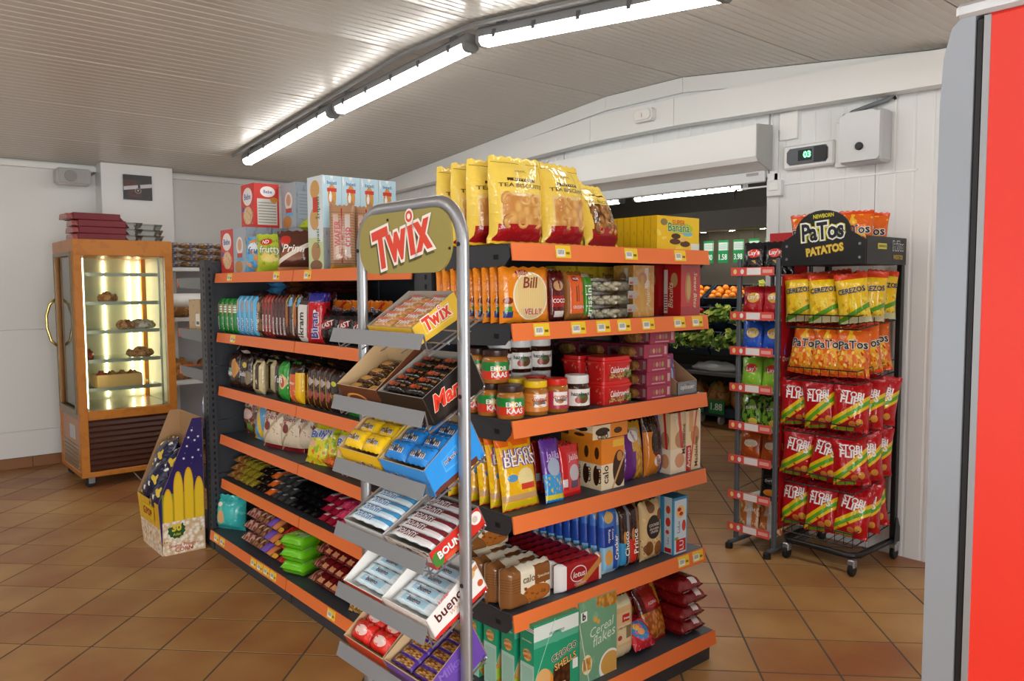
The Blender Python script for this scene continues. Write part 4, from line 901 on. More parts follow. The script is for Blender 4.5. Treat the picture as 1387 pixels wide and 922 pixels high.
# --- third shelf: jars, tubs, trays
def jar_spec(r, h, lidc, glassc, labm, texts=(), lidh=.2, square=False):
    hb = h*(1-lidh); n = 20
    pr = [(r*.9, 0), (r, h*.03), (r, hb*.82), (r*.93, hb*.93), (r*.86, hb)]
    body = MB().lathe(pr, n).mesh('jar', mat('spread_'+glassc, glassc, .12, coat=.8), True)
    lid = MB().lathe([(r*.9, hb), (r*.92, hb+.002), (r*.92, h-.003), (r*.86, h)], n).mesh('lid', mat('lid_'+lidc, lidc, .35), math.radians(40))
    lab = MB().lathe([(r*1.006, hb*.16), (r*1.006, hb*.8)], n, caps=False).mesh('label', labm, True)
    sp = [('jar', body, None), ('lid', lid, 0), ('label', lab, 0)]
    for t in texts:
        mb = MB(); cols = []
        if 1:
            for cc in (t['c'], t['o']):
                if cc and cc not in cols: cols.append(cc)
            k = len(mb.v); add_text(mb, t['s'], (t['x']*r, 0, t['z']*hb), *FRONT, width=t['w']*r*2, height=t.get('h', 0)*hb or None, m=cols.index(t['c']), mo=cols.index(t['o']) if t['o'] else None, bold=.03, ob=.08)
            for q in range(k, len(mb.v)):
                x, y, z = mb.v[q]; a = x/r; rr = r*1.012+(-y)*.3; mb.v[q] = (math.sin(a)*rr, -math.cos(a)*rr, z)
        sp.append(('lettering', mb.mesh('lettering', [ink(c) for c in cols]), 0))
    return sp
PBL = card('pb_label', '1f8a3c', [('rect', 0, 1, 0, .48, 'e03a22'), ('ell', .5, .62, .035, .2, 'f0c22a')])
pbj = jar_spec(.047, .113, '3c2620', 'b0702a', PBL, [T('EMOR', x=.1, z=.56, w=.62, c='f4f4f0'), T('KAAS', x=.16, z=.33, w=.62, c='f4f4f0')], .2)
gJ = 'peanut butter jars with green and red labels'
for k in range(4): inst(pbj, 'peanut_butter_jar', ORD[k]+' green-and-red peanut butter jar from the front, lower row', 'jar', (1.678-.004*k, 1.985+.099*k, ZE[2]), (0, 0, -.5), gJ)
for k in range(2): inst(pbj, 'peanut_butter_jar', 'green-and-red peanut butter jar on top of the row, '+['nearer', 'further'][k]+' one', 'jar', (1.675, 2.06+.1*k, ZE[2]+.1135), (0, 0, -.5), gJ)
YJL = card('yj_label', 'e08a3a', [('rect', .44, .62, .25, .95, 'f2eee6'), ('ell', .5, .5, .05, .14, 'c07a30'), ('noise', 9, .6, 'd06a28')])
yj = jar_spec(.045, .118, 'f2c81c', 'a86a24', YJL, [T('GYVERO', x=.1, z=.58, w=.6, c='c0392b'), T('pinda', x=.1, z=.48, w=.5, c='555555')], .19)
rj = jar_spec(.045, .118, 'd92a1c', 'a86a24', card('rj_label', 'b8324a', [('rect', .42, .62, .2, .95, 'f2eee6'), ('ell', .5, .42, .05, .12, 'c07a30')]), [T('GYVERO', x=.1, z=.58, w=.6, c='c0392b'), T('spread', x=.1, z=.48, w=.5, c='555555')], .19)
wj = jar_spec(.047, .122, 'eceff0', '3a1d10', card('wj_label', 'f0eeea', [('ell', .52, .45, .08, .3, '6a4a2a'), ('ell', .46, .35, .04, .2, 'b03a2a'), ('ell', .5, .6, .05, .14, '4a7a3a')]), [T('hazelnoot', x=0, z=.62, w=.8, c='444444')], .24)
inst(yj, 'spread_jar', 'peanut spread jar with a yellow lid, front of the third shelf', 'jar', (1.789, 1.985, ZE[2]), (0, 0, -.45)); inst(yj, 'spread_jar', 'yellow-lidded jar behind the front yellow-lidded one', 'jar', (1.782, 2.085, ZE[2]), (0, 0, -.4))
inst(rj, 'spread_jar', 'spread jar with a red lid between yellow and white lids', 'jar', (1.888, 1.985, ZE[2]), (0, 0, -.45)); inst(rj, 'spread_jar', 'red-lidded jar behind the front red-lidded one', 'jar', (1.88, 2.085, ZE[2]), (0, 0, -.4))
inst(wj, 'spread_jar', 'hazelnut spread jar with white lid, front of the third shelf', 'jar', (1.99, 1.985, ZE[2]), (0, 0, -.4), 'white-lidded spread jars')
for k in range(3): inst(wj, 'spread_jar', ORD[k]+' white-lidded jar from the left in the row behind, lower level', 'jar', (1.80+.098*k, 2.19, ZE[2]), (0, 0, -.4), 'white-lidded spread jars')
for k in range(3): inst(wj, 'spread_jar', ORD[k]+' white-lidded jar from the left on the stacked level', 'jar', (1.80+.098*k, 2.19, ZE[2]+.1225), (0, 0, -.4), 'white-lidded spread jars')
def rrect(w, d, r=.02, n=4):
    P = []
    for cx_, cy_, a0 in ((w/2-r, d/2-r, 0), (-w/2+r, d/2-r, 90), (-w/2+r, -d/2+r, 180), (w/2-r, -d/2+r, 270)):
        for k in range(n+1): a = math.radians(a0+90*k/n); P.append((cx_+r*math.cos(a), cy_+r*math.sin(a)))
    return P
def loft(mb, rings, m=0, cap=True):
    k = len(mb.v); n = len(rings[0][0])
    for P, z in rings: mb.v += [(x, y, z) for x, y in P]
    for i in range(len(rings)-1):
        for j in range(n): q = (j+1) % n; mb.f.append((k+i*n+j, k+i*n+q, k+(i+1)*n+q, k+(i+1)*n+j)); mb.m.append(m); mb.uv.append([(j/n, i), ((j+1)/n, i), ((j+1)/n, i+1), (j/n, i+1)])
    if cap:
        mb.f.append(tuple(range(k, k+n))[::-1]); e = k+(len(rings)-1)*n; mb.f.append(tuple(range(e, e+n))); mb.m += [m, m]; mb.uv += [[(0, 0)]*n]*2
    return mb
REDT = mat('red_tub', 'cf1d1f', .28, layers=[('onoise', 60, .66, 'c9a070')])
def redtub():
    w, d, h = .165, .1, .088
    b = loft(MB(), [(rrect(w*.9, d*.9), 0), (rrect(w*.97, d*.97), h*.75)]).mesh('biscuit_tub', REDT, math.radians(40))
    l = loft(MB(), [(rrect(w*1.02, d*1.03), h*.74), (rrect(w*1.02, d*1.03), h*.83), (rrect(w*.95, d*.95), h*.86), (rrect(w*.93, d*.93), h)]).mesh('lid', mat('red_lid', 'd6231f', .25), math.radians(40))
    t = MB(); f1 = MB().box(-.05, .03, -d/2*.985-.001, -d/2*.965, h*.12, h*.3); f2 = MB().box(.032, .068, -d/2*.99-.001, -d/2*.97, h*.1, h*.42)
    add_text(t, 'Cakebrownie', (.006, -d/2*.97, h*.46), *FRONT, width=.095, height=.026, m=0, bold=.02, sh=0) if False else add_text(t, 'Cakebrownie', (.006, -d/2*.97, h*.46), *FRONT, width=.1, height=.024, m=0, bold=.02, lift=.002, shear=.2)
    return [('biscuit_tub', b, None), ('lid', l, 0), ('lettering', t.mesh('lettering', [ink('f4f0ec')]), 0), ('fruit_print', f1.mesh('fruit_print', mat('fruit_print', 'c98a3a', .4, layers=[('onoise', 90, .5, '8a3020'), ('onoise', 120, .55, 'd9c07a')])), 0), ('cake_print', f2.mesh('cake_print', mat('choc_print', '5a2a18', .4, layers=[('onoise', 90, .55, '7a9a3a')])), 0)]
rt = redtub(); gR = 'red plastic biscuit tubs'
for c in range(2):
    for k in range(2): inst(rt, 'biscuit_tub', ['lower', 'upper'][k]+' red biscuit tub '+['in the right stack', 'in the left stack'][c]+' on the third shelf', 'biscuit tub', (2.175-.0*c if c == 0 else 2.16, 2.0 if c == 0 else 2.112, ZE[2]+.0885*k), (0, 0, 0), gR)
for k in range(2): inst(rt, 'biscuit_tub', ['lower', 'upper'][k]+' red biscuit tub at the back behind the white-lidded jars', 'biscuit tub', (2.0+.0, 2.31, ZE[2]+.0885*k+(.0)), (0, 0, 0), gR)
TRF = card('tray_sleeve', 'a32e4e', [('ell', .4, .5, .05, .18, 'c9a070'), ('ell', .52, .5, .05, .2, 'b06a80'), ('ell', .64, .5, .05, .2, '9a9a50'), ('ell', .28, .5, .05, .18, '9a5a60'), ('rect', .84, .95, .2, .8, 'd9d0d0'), ('lines', 30, .4, 'a32e4e', .84, .95, .2, .8), ('rect', .2, .75, .1, .18, 'd0a0b0')])
def tray_spec():
    w, d, h = .2, .13, .05
    b = loft(MB(), [(rrect(w*.92, d*.88, .012, 2), 0), (rrect(w, d, .012, 2), h*.9), (rrect(w*1.02, d*1.02, .012, 2), h)]).mesh('cookie_tray', CLEAR)
    ck = MB()
    for k in range(12): ck.lathe([(.03, 0), (.034, .004), (.034, .008), (.028, .013)], 10).xf(Matrix.Rotation(PI2, 4, 'Y') @ Matrix.Scale(.62, 4, (1, 0, 0)), len(ck.v)-40).move(-.084+.0135*k, 0, .024, len(ck.v)-40)
    sl = MB().box(-w*.22, w*.52, -d*.515, d*.515, -.0005+.001, h+.003).mesh('sleeve', [TRF, TRF, TRF])
    return [('cookie_tray', b, None), ('cookies', ck.mesh('cookies', mat('oat_cookie', 'b07a3c', .6, layers=[('onoise', 60, .55, 'c99a58')]), True), 0), ('sleeve', sl, 0)]
tr = tray_spec(); gC = 'cookie trays in crimson sleeves'
for k in range(5): inst(tr, 'cookie_tray', ['lowest', 'second lowest', 'middle', 'second highest', 'topmost'][k]+' crimson-sleeved cookie tray in the front stack', 'cookie tray', (2.365+[0, 0, .0, -.02, .02][k], 2.005, ZE[2]+.0536*k), (0, 0, [.02, -.01, .02, .03, -.02][k]), gC) if k < 5 else None
for k in range(4): inst(tr, 'cookie_tray', ['lowest', 'second', 'third', 'topmost'][k]+' crimson-sleeved cookie tray in the stack behind', 'cookie tray', (2.35-.01*k, 2.145, ZE[2]+.0536*k), (0, 0, .0), gC)
for k in range(4): inst(tr, 'cookie_tray', ['lowest', 'second', 'third', 'topmost'][k]+' crimson-sleeved cookie tray in the rearmost stack', 'cookie tray', (2.33-.01*k, 2.285, ZE[2]+.0536*k), (0, 0, .0), gC)
KRAFT = mat('kraft_card', 'c8ab82', .6); GREYC = mat('grey_card', '9a948c', .6)
def open_box(w, d, h, hf, outer, inner, side=None, texts=(), name='display_box', hb=None, th=.003):
    hb = hb or h; mb = MB()
    def wall(p0, p1, z0, z1, n, m_o):
        p0, p1, n = Vector((*p0, 0)), Vector((*p1, 0)), Vector((*n, 0))*th
        a, b, c, d_ = p0, p1, p1+Vector((0, 0, z1)), p0+Vector((0, 0, z0)); U = [(0, 0), (1, 0), (1, 1), (0, 1)]
        mb.face([a, b, c, d_], m_o, U); mb.face([b-n, a-n, d_-n, c-n], 1, U); mb.face([d_, c, c-n, d_-n], 1, U); mb.face([b, b-n, c-n, c], 1, U); mb.face([a-n, a, d_, d_-n], 1, U)
    x, y = w/2, d/2
    wall((-x, -y), (x, -y), hf, hf, (0, -1), 0); wall((x, -y), (x, y), hf if hf < h else h, h, (1, 0), 2); wall((x, y), (-x, y), hb, hb, (0, 1), 2); wall((-x, y), (-x, -y), h, hf if hf < h else h, (-1, 0), 2)
    mb.face([(-x, -y, .002), (x, -y, .002), (x, y, .002), (-x, y, .002)], 1); mb.face([(-x, y, 0), (x, y, 0), (x, -y, 0), (-x, -y, 0)], 2)
    sp = [(name, mb.mesh(name, [outer, inner, side or outer]), None)]
    for t in texts: sp.append(('lettering', lettering([t], w, d, h), 0))
    return sp
dcx = (2.595, 2.035)
inst(open_box(.13, .16, .15, .05, card('pouch_box', '8a8f94', [('noise', 6, .6, '6a7076')]), KRAFT, KRAFT, [T('oplosser', z=.17, w=.7, c='f0f0f0')]), 'display_carton', 'small open carton of sweet pouches at the right end, third shelf', 'carton', (*dcx, ZE[2]))
PM = film('pouch_magenta', 'b8348a', [('rect', .1, .9, .3, .6, 'd070b0'), ('rect', .3, .7, .62, .72, 'f0e0ec')]); PB = film('pouch_blue', '2a5aa8', [('ell', .5, .5, .3, .2, '8ac0e0'), ('rect', .1, .9, .1, .25, 'e0e8f0')])
inst(bag_spec(.05, .15, .018, PM, [T('mini', z=.66, w=.5)], seed=31), 'sweet_pouch', 'magenta sweet pouch in the small carton, right one', 'sweets', (dcx[0]+.03, dcx[1]+.02, ZE[2]+.004), (-.12, 0, 0), 'sweet pouches'); inst(bag_spec(.05, .14, .018, PB, [T('lollo', z=.3, w=.6)], seed=32), 'sweet_pouch', 'blue sweet pouch in the small carton', 'sweets', (dcx[0]-.03, dcx[1]-.02, ZE[2]+.004), (-.1, 0, 0), 'sweet pouches'); inst(bag_spec(.05, .15, .018, PM, seed=33), 'sweet_pouch', 'magenta sweet pouch behind the blue one', 'sweets', (dcx[0]-.03, dcx[1]+.05, ZE[2]+.004), (-.08, 0, 0), 'sweet pouches')
# --- fourth shelf
HUG = film('bear_bag', 'f0b818', [('rect', 0, 1, .84, 1, 'ec6a1a'), ('noise', 4, .55, 'f09a1a', 0, 1, .6, .9), ('noise', 5, .56, 'f6d020', 0, 1, .1, .6), ('ell', .62, .4, .24, .13, 'f4e2a0'), ('rect', .45, .85, .25, .33, 'd83a20'), ('ell', .25, .42, .13, .05, '5a9ad0'), ('rect', 0, 1, .12, .2, 'c9a070'), ('rect', 0, 1, 0, .1, 'd8c018'), ('rect', 0, 1, 0, .02, 'ec6a1a')], rough=.12, crinkle=.7)
hug = bag_spec(.17, .255, .05, HUG, [T('HUGGY', z=.75, w=.72, c='f4f4ee', o='7a4aa0'), T('BEARS', z=.64, w=.78, c='f4f4ee', o='7a4aa0')], seed=41, seal=.05, wr=.12)
for k in range(6): inst(hug, 'gummy_bag', ORD[k]+' orange and yellow gummy bear bag from the front', 'gummies', (1.725-.003*k, 1.985+.058*k, ZE[3]), (-.2+.01*k, jit(.02), .03+jit(.04)), 'gummy bear bags')
PUR = film('purple_choc', '6a3aa0', [('rect', 0, 1, .0, .12, 'e8d838'), ('rect', 0, 1, .12, .45, '3a9ad8'), ('noise', 8, .58, 'e0c040', 0, 1, .12, .4), ('ell', .5, .55, .34, .14, 'a8b8d0'), ('rect', 0, 1, 0, .04, '2a8ae0')], rough=.14)
inst(bag_spec(.1, .22, .03, PUR, [T('Jalila', z=.72, w=.7, c='d8c0f0')], seed=45, seal=.05), 'chocolate_pack', 'purple and blue chocolate pack leaning beside the gummy bear bags', 'chocolate', (1.865, 1.965, ZE[3]), (-.22, .06, .1))
REC = film('red_choc', 'cc1f24', [('rect', .3, .92, .1, .85, 'd04a50'), ('ell', .62, .45, .26, .16, 'c0b8c0'), ('rect', .4, .8, .16, .3, '6a4a60'), ('rect', .05, .25, .2, .35, 'd8d8d8'), ('rect', .05, .95, .08, .14, 'e83a30')], rough=.12)
for k in range(5): inst(bag_spec(.105, .185, .022, REC, [T('Jalila', z=.74, x=.1, w=.5, c='f0d0d8')], seed=50) if k == 0 else _rc, 'chocolate_pack', ORD[k]+' red chocolate pack from the front, beside the orange boxes', 'chocolate', (1.965-.002*k, 1.985+.034*k, ZE[3]), (-.1, 0, .06), 'red chocolate packs') if k else globals().__setitem__('_rc', bag_spec(.105, .185, .022, REC, [T('Jalila', z=.74, x=.1, w=.5, c='f0d0d8')], seed=50, seal=.05)) or inst(_rc, 'chocolate_pack', 'first red chocolate pack from the front, beside the orange boxes', 'chocolate', (1.965, 1.985, ZE[3]), (-.1, 0, .06), 'red chocolate packs')
CAF = card('calo_front', 'ec8a24', [('rect', 0, 1, 0, .5, 'f2e2c2'), ('ell', .78, .38, .28, .36, '3a2012'), ('line', 1.2, -.58, .05, 'd8a870'), ('rect', .5, 1, .82, .96, 'f0c040'), ('ell', .8, .62, .12, .1, 'c98a48')])
CAS = card('calo_side', 'ee9028', [('rect', 0, 1, 0, .5, 'f2dfb8'), ('ell', .5, .28, .3, .2, '3a2012'), ('ell', .55, .72, .22, .12, '4a2814'), ('rect', .55, .95, .42, .5, 'd8d4cc')])
cal = box_spec(.125, .052, .19, CAF, CAS, CAS, [T('calo', z=.3, x=-.32, w=.36, c='1a1a1a', rot=PI2), T('calo', z=.28, x=0.25, w=.3, c='1a1a1a', rot=PI2, face='L')])
for k in range(4): inst(cal, 'biscuit_box', ORD[k]+' orange and cream biscuit box from the front, fourth shelf', 'biscuit box', (2.155, 1.985+.0535*k, ZE[3]), group='orange cream boxes')
inst(cal, 'biscuit_box', 'orange and cream biscuit box lying flat on the row of its kind', 'biscuit box', (2.06+.19/2, 2.01, ZE[3]+.1915+.0265), (PI2, 0, PI2) if False else (0, PI2, 0) if False else (-PI2, 0, PI2), group='orange cream boxes') if False else instm(cal, 'biscuit_box', 'orange and cream biscuit box lying flat on the row of its kind', 'biscuit box', X4((2.05, 2.03, ZE[3]+.1915+.0625-.0002)) @ Matrix.Rotation(PI2, 4, 'Y'), 'orange cream boxes') if False else instm(cal, 'biscuit_box', 'orange and cream biscuit box lying flat on the row of its kind', 'biscuit box', X4((2.055, 2.03, ZE[3]+.1915+.026)) @ Matrix.Rotation(PI2, 4, 'Y') @ Matrix.Rotation(PI2, 4, 'Z'), 'orange cream boxes')
PAS = film('pasta_purple', 'd8a030', [('rect', .0, .35, 0, 1, '6a2a80'), ('cells', 10, 'e0b040', 'b07a20', .35, 1, .0, .55), ('noise', 5, .55, 'c0c0b0', .35, 1, .55, .9), ('ell', .45, .76, .22, .1, 'e8e4e0'), ('rect', .3, .5, .0, .5, '6a2a80')], rough=.14)
inst(bag_spec(.135, .225, .06, PAS, [T('Bolbio', z=.76, x=-.05, w=.3, c='6a2a80', rot=-1.1)], seed=55, seal=.04), 'snack_bag', 'purple and yellow snack bag right of the orange boxes', 'snacks', (2.31, 2.0, ZE[3]), (-.1, 0, .04))
inst(bag_spec(.135, .225, .06, PAS, seed=56, seal=.04), 'snack_bag', 'second purple and yellow snack bag, behind the front one', 'snacks', (2.305, 2.085, ZE[3]), (-.08, 0, .04))
BKO = film('black_orange', 'd8842a', [('ell', .55, .55, .34, .24, '2a1a14'), ('noise', 14, .6, '6a4a28', .2, .9, .35, .8), ('rect', .78, 1, 0, 1, '2a4ab0'), ('rect', 0, .76, .75, 1, '241a18'), ('noise', 18, .6, '8a6a3a', 0, .76, .76, 1), ('ell', .55, .25, .22, .1, 'ece8e4')], rough=.12)
inst(bag_spec(.11, .235, .06, BKO, [T('Bolbio', z=.25, x=.05, w=.32, c='803020', rot=-1.2)], seed=57, seal=.04), 'snack_bag', 'black and orange snack bag with a blue edge', 'snacks', (2.432, 2.0, ZE[3]), (-.06, 0, .05)); inst(bag_spec(.11, .235, .06, BKO, seed=58, seal=.04), 'snack_bag', 'black and orange snack bag behind the front one', 'snacks', (2.425, 2.085, ZE[3]), (-.05, 0, .05))
ART = card('artoso_box', 'eed9a8', [('ell', .62, .58, .3, .16, 'c98a4a'), ('rect', .0, .35, 0, .42, 'c01f26'), ('rect', .2, .5, .65, 1, 'd8a468'), ('line', 2.2, -.6, .12, 'd04a30'), ('rect', .9, 1, 0, 1, 'e9dfd0')], rough=.12, coat=.5)
ART2 = card('artoso_box2', 'ead2a4', [('ell', .6, .55, .3, .14, 'b98a60'), ('line', -3, 2.6, .25, 'd0281f'), ('rect', 0, 1, 0, .4, 'efe2c8'), ('ell', .6, .2, .3, .12, 'd89a6a')], rough=.12, coat=.5)
inst(box_spec(.1, .07, .245, ART2, texts=[T('Artoso', z=.85, x=-.1, w=.3, c='f4f0e8', rot=-1.2), T('Madeleine', z=.55, x=.34, w=.5, c='6a3a18', rot=PI2)]), 'biscuit_box', 'cream and red biscuit box second from the right end, fourth shelf', 'biscuit box', (2.533, 1.985, ZE[3]), group='cream and red biscuit boxes')
inst(box_spec(.095, .08, .245, ART, texts=[T('Artoso', z=.22, x=-.33, w=.34, c='f4f0e8', rot=PI2), T('Madeleine', z=.3, x=.2, w=.5, c='6a3a18', rot=PI2)]), 'biscuit_box', 'cream and red biscuit box at the right end, fourth shelf', 'biscuit box', (2.625, 1.985, ZE[3]), group='cream and red biscuit boxes')
# --- fifth shelf
SPF = film('spec_pack', '8a5a30', [('hlines', 16, .3, '6e4524', 0, .5, 0, .8), ('rect', .28, 1, .0, 1, 'efe6cf'), ('rect', .58, .93, .5, .95, '8a5326'), ('ell', .62, .28, .3, .22, 'b0682a'), ('noise', 9, .58, '8a4a1c', .35, .9, .1, .5), ('ell', .1, .0, .36, .45, '86562c')], rough=.14, crinkle=.2)
sp_pack = block_spec(.215, .14, .072, SPF, [T('calo', z=.7, x=-.05, w=.26, c='7a6a50'), T('Speculoos', z=.68, x=.26, w=.26, c='ead8b8')], seal=.02, seed=61, k=14, wr=.03)
for k in range(5): inst(sp_pack, 'speculaas_pack', ORD[k]+' brown and cream speculaas pack from the front, fifth shelf', 'biscuits', (1.735-.002*k, 1.985+.075*k, ZE[4]), (0, 0, jit(.03)), 'speculaas packs')
for k in range(2): inst(sp_pack, 'speculaas_pack', ['nearer', 'further'][k]+' speculaas pack lying on top of the row at the back', 'biscuits', (1.725, 2.2+.08*k, ZE[4]+.143), (0, 0, jit(.03)), 'speculaas packs')
LOT = card('lotus_pack', 'a81c22', [('rect', 0, .17, 0, 1, 'f0f0f0'), ('rect', .86, 1, 0, 1, 'f0f0f0'), ('ell', .42, .55, .17, .3, 'e8d8d8'), ('ell', .42, .55, .155, .26, 'a81c22'), ('line', 1.6, -.62, .14, 'c98a48'), ('rect', 0, 0, 0, 0, 'ffffff')], rough=.22)
LOTT = card('lotus_top', '9a1a20', [('rect', 0, .17, 0, 1, 'f0f0f0'), ('rect', .86, 1, 0, 1, 'f0f0f0'), ('rect', .2, .8, .3, .6, '7a1418'), ('rect', .66, .78, .2, .7, 'b06a30')], rough=.25)
lot = block_spec(.24, .1, .048, LOT, [T('lotus', z=.55, x=-.08, w=.25, c='f6ecec', sh=.2), T('ORIGINAL', z=.2, x=-.05, w=.25, c='e0b8b8')], seal=.0, seed=63, k=16, wr=.0, q=.3)
for k in range(9): inst(lot, 'biscuit_pack', ORD[k]+' red and white caramel biscuit pack from the front', 'biscuits', (1.985, 1.975+.0485*k if k < 9 else 0, ZE[4]), group='red and white biscuit packs') if k < 8 else None
RON = film('rondo_pack', '2450b4', [('rect', 0, 1, .72, 1, '3a78d0'), ('ell', .4, .86, .3, .09, 'e0b868'), ('rect', 0, .62, 0, .42, '8ac4e8'), ('ell', .35, .26, .26, .12, 'dca45a'), ('rect', .1, .7, .42, .72, '1d3f9a'), ('rect', .72, 1, .3, .9, '2a5ac0'), ('rect', 0, 1, 0, .06, 'c9d4e4')], rough=.16, crinkle=.25)
ron = block_spec(.085, .25, .04, RON, [T('Concis', z=.6, x=.12, w=.16, c='f4f6ff', rot=-PI2), T('Rondo', z=.58, x=-.12, w=.2, c='f4f6ff', rot=-PI2)], seal=.03, seed=64, k=12, wr=.03)
for k in range(9): inst(ron, 'biscuit_pack', ORD[k]+' tall blue biscuit pack from the front, fifth shelf', 'biscuits', (2.155-.004*k, 1.985+.0425*k, ZE[4]), (-.06, .03, .05), 'tall blue biscuit packs')
LBP = film('light_blue_pack', '4a90c8', [('rect', 0, 1, .75, 1, '9ab8d0'), ('lines', 8, .3, 'e0e8f0', .1, .9, .8, .98), ('rect', .3, .6, .1, .7, '3a6aa8'), ('rect', .1, .3, .1, .6, 'c04a4a')])
DBP = film('dark_choc_pack', '3a2018', [('rect', .0, .4, .05, .42, '3a9ad0'), ('ell', .35, .5, .16, .1, 'd89a4a'), ('rect', .6, 1, .0, 1, '8a8f98'), ('rect', .8, 1, .0, .6, 'e0582a')])
DBQ = film('dark_red_pack', '33180f', [('rect', .0, .6, .05, .45, 'd8321f'), ('ell', .3, .52, .16, .1, 'c98a4a'), ('rect', .7, 1, 0, 1, '9a6a48')])
for m_, px_, nm, tx_ in ((LBP, 827, 'light blue', 'Cracker'), (DBP, 842, 'dark brown and blue', 'Choco'), (DBQ, 854, 'dark brown and red', 'Prince')):
    s_ = block_spec(.055, .235, .045, m_, [T(tx_, z=.4, w=.4, rot=PI2)], seal=.03, seed=66, k=10, wr=.04); c = XF(px_, 1.99)
    for k in range(3): inst(s_, 'biscuit_pack', ORD[k]+' '+nm+' biscuit pack from the front, fifth shelf', 'biscuits', (c+.015, 1.99+.05*k, ZE[4]), (-.07, .02, .05), nm+' packs')
COO = card('cookie_box', 'dcc08a', [('noise', 4, .6, 'e8cf9c'), ('ell', .5, .56, .36, .2, '241a1a'), ('ell', .25, .22, .2, .12, '7a4a20'), ('ell', .72, .18, .2, .12, '8a5526'), ('ell', .4, .9, .2, .1, '7a4a20'), ('ell', .85, .75, .16, .1, '83501f'), ('noise', 22, .62, '4a2a12', 0, 1, 0, .36)])
coo = bag_spec(.13, .235, .05, COO, [T('COOKIES', z=.6, w=.5, c='f0ece4'), T('chocolate', z=.54, w=.46, c='e0d8cc'), T('chunks', z=.49, w=.36, c='e0d8cc')], seed=68, k=8, q=.4, fat=1, seal=.03, wr=.03)
for k in range(2): inst(coo, 'cookie_pack', ['front', 'rear'][k]+' beige cookie pack with a round dark badge, fifth shelf', 'cookies', (2.40, 1.985+.06*k, ZE[4]), (-.04, 0, .05), 'beige cookie packs')
LUF = card('lulu_front', 'cfe6f2', [('rect', 0, .08, 0, 1, '4aa8d8'), ('rect', .92, 1, 0, 1, '4aa8d8'), ('rect', 0, 1, .95, 1, '3a98d0'), ('rect', .2, .9, .03, .25, 'd0202a'), ('ell', .5, .74, .3, .11, 'f0c878'), ('ell', .42, .78, .14, .035, 'c0281f'), ('ell', .55, .7, .14, .035, 'c0281f'), ('ell', .75, .48, .14, .1, 'd23a2c'), ('rect', .1, .35, .25, .3, '7ab04a')])
LUS = card('lulu_side', 'cfe4f0', [('rect', 0, .15, 0, 1, '4aa8d8'), ('rect', .85, 1, 0, 1, '4aa8d8'), ('rect', .2, .8, .02, .1, 'd0202a'), ('ell', .5, .78, .2, .07, 'd2502c'), ('ell', .5, .56, .22, .08, 'd23a2c'), ('ell', .45, .38, .16, .04, 'd23a2c')])
LUT = card('lulu_top', '3f9fd4')
lu = box_spec(.088, .056, .232, LUF, LUS, LUT, [T('LU', z=.14, x=.08, w=.17, c='f6f6f6', rot=PI2), T('LuLu', z=.47, x=-.14, w=.2, c='4a6ac0', rot=PI2), T('LuLu', z=.23, w=.12, c='4a6ac0', rot=PI2, face='L')])
for k in range(3): inst(lu, 'biscuit_box', ['front', 'middle', 'rearmost'][k]+' light blue biscuit box at the right of the fifth shelf', 'biscuit box', (2.545-.002*k, 1.972+.058*k, ZE[4]), (0, 0, -.02), group='light blue biscuit boxes')
inst(lu, 'biscuit_box', 'light blue biscuit box tucked between its kind and the cookie pack', 'biscuit box', (2.487-.03, 2.11, ZE[4]), (0, 0, 0), group='light blue biscuit boxes')
# --- base shelf
CHF = card('choco_cereal_front', '1f9a72', [('rect', 0, 1, .74, .97, 'dfeae4'), ('line', .0, .76, .04, '58b090'), ('line', 1.5, .3, .01, 'b0d8c8'), ('ell', .5, .78, .12, .07, '58b090'), ('ell', .22, .2, .22, .24, 'e08a2a'), ('rect', 0, .42, .1, .24, 'a8c83a'), ('ell', .2, .32, .16, .13, 'e2b070'), ('cells', 12, '5a2e14', '2a150a', .42, .8, .04, .4), ('noise', 8, .55, 'e8b898', .62, .85, .0, .2), ('rect', .86, .98, .3, .42, 'e8e8e8')])
CHS = card('choco_cereal_side', '229a72', [('rect', 0, 1, 0, .52, 'a9cdbd'), ('hlines', 50, .4, '7fb09c', .1, .9, .04, .48), ('ell', .5, .62, .3, .07, 'e0a860'), ('rect', 0, 1, .9, .955, 'e4e8e6'), ('hlines', 60, .4, '5a5a5a', 0, 1, .9, .955)])
CHT = card('choco_cereal_top', '209b72', [('rect', .3, .7, .3, .6, '4a5a30'), ('ell', .14, .5, .08, .2, 'e0a060')])
cho = box_spec(.21, .07, .292, CHF, CHS, CHT, [T('CHOCO', z=.56, x=.17, w=.58, c='4a2412', o='f2e6d4', rot=.22), T('SHELLS', z=.44, x=.19, w=.5, c='f0b868', o='4a2412', rot=.2), T('CROWNFIELD', z=.84, w=.34, c='3a6a58'), T('CROWNFIELD', z=.79, w=.7, c='dcece6', face='L'), T('CHOCO', z=.66, w=.6, c='4a2412', o='f2dcb8', face='L', rot=.15), T('SHELLS', z=.6, w=.56, c='a04a18', face='L', rot=.15), T('CHOCO', face='T', x=-.36, z=.5, w=.2, c='4a2412', o='f0e0c0')])
for k in range(4): inst(cho, 'cereal_box', ORD[k]+' green chocolate cereal box from the front, bottom shelf', 'cereal', (1.80, 1.925+.1*k, ZE[5]), (0, 0, jit(.02)), 'green chocolate cereal boxes')
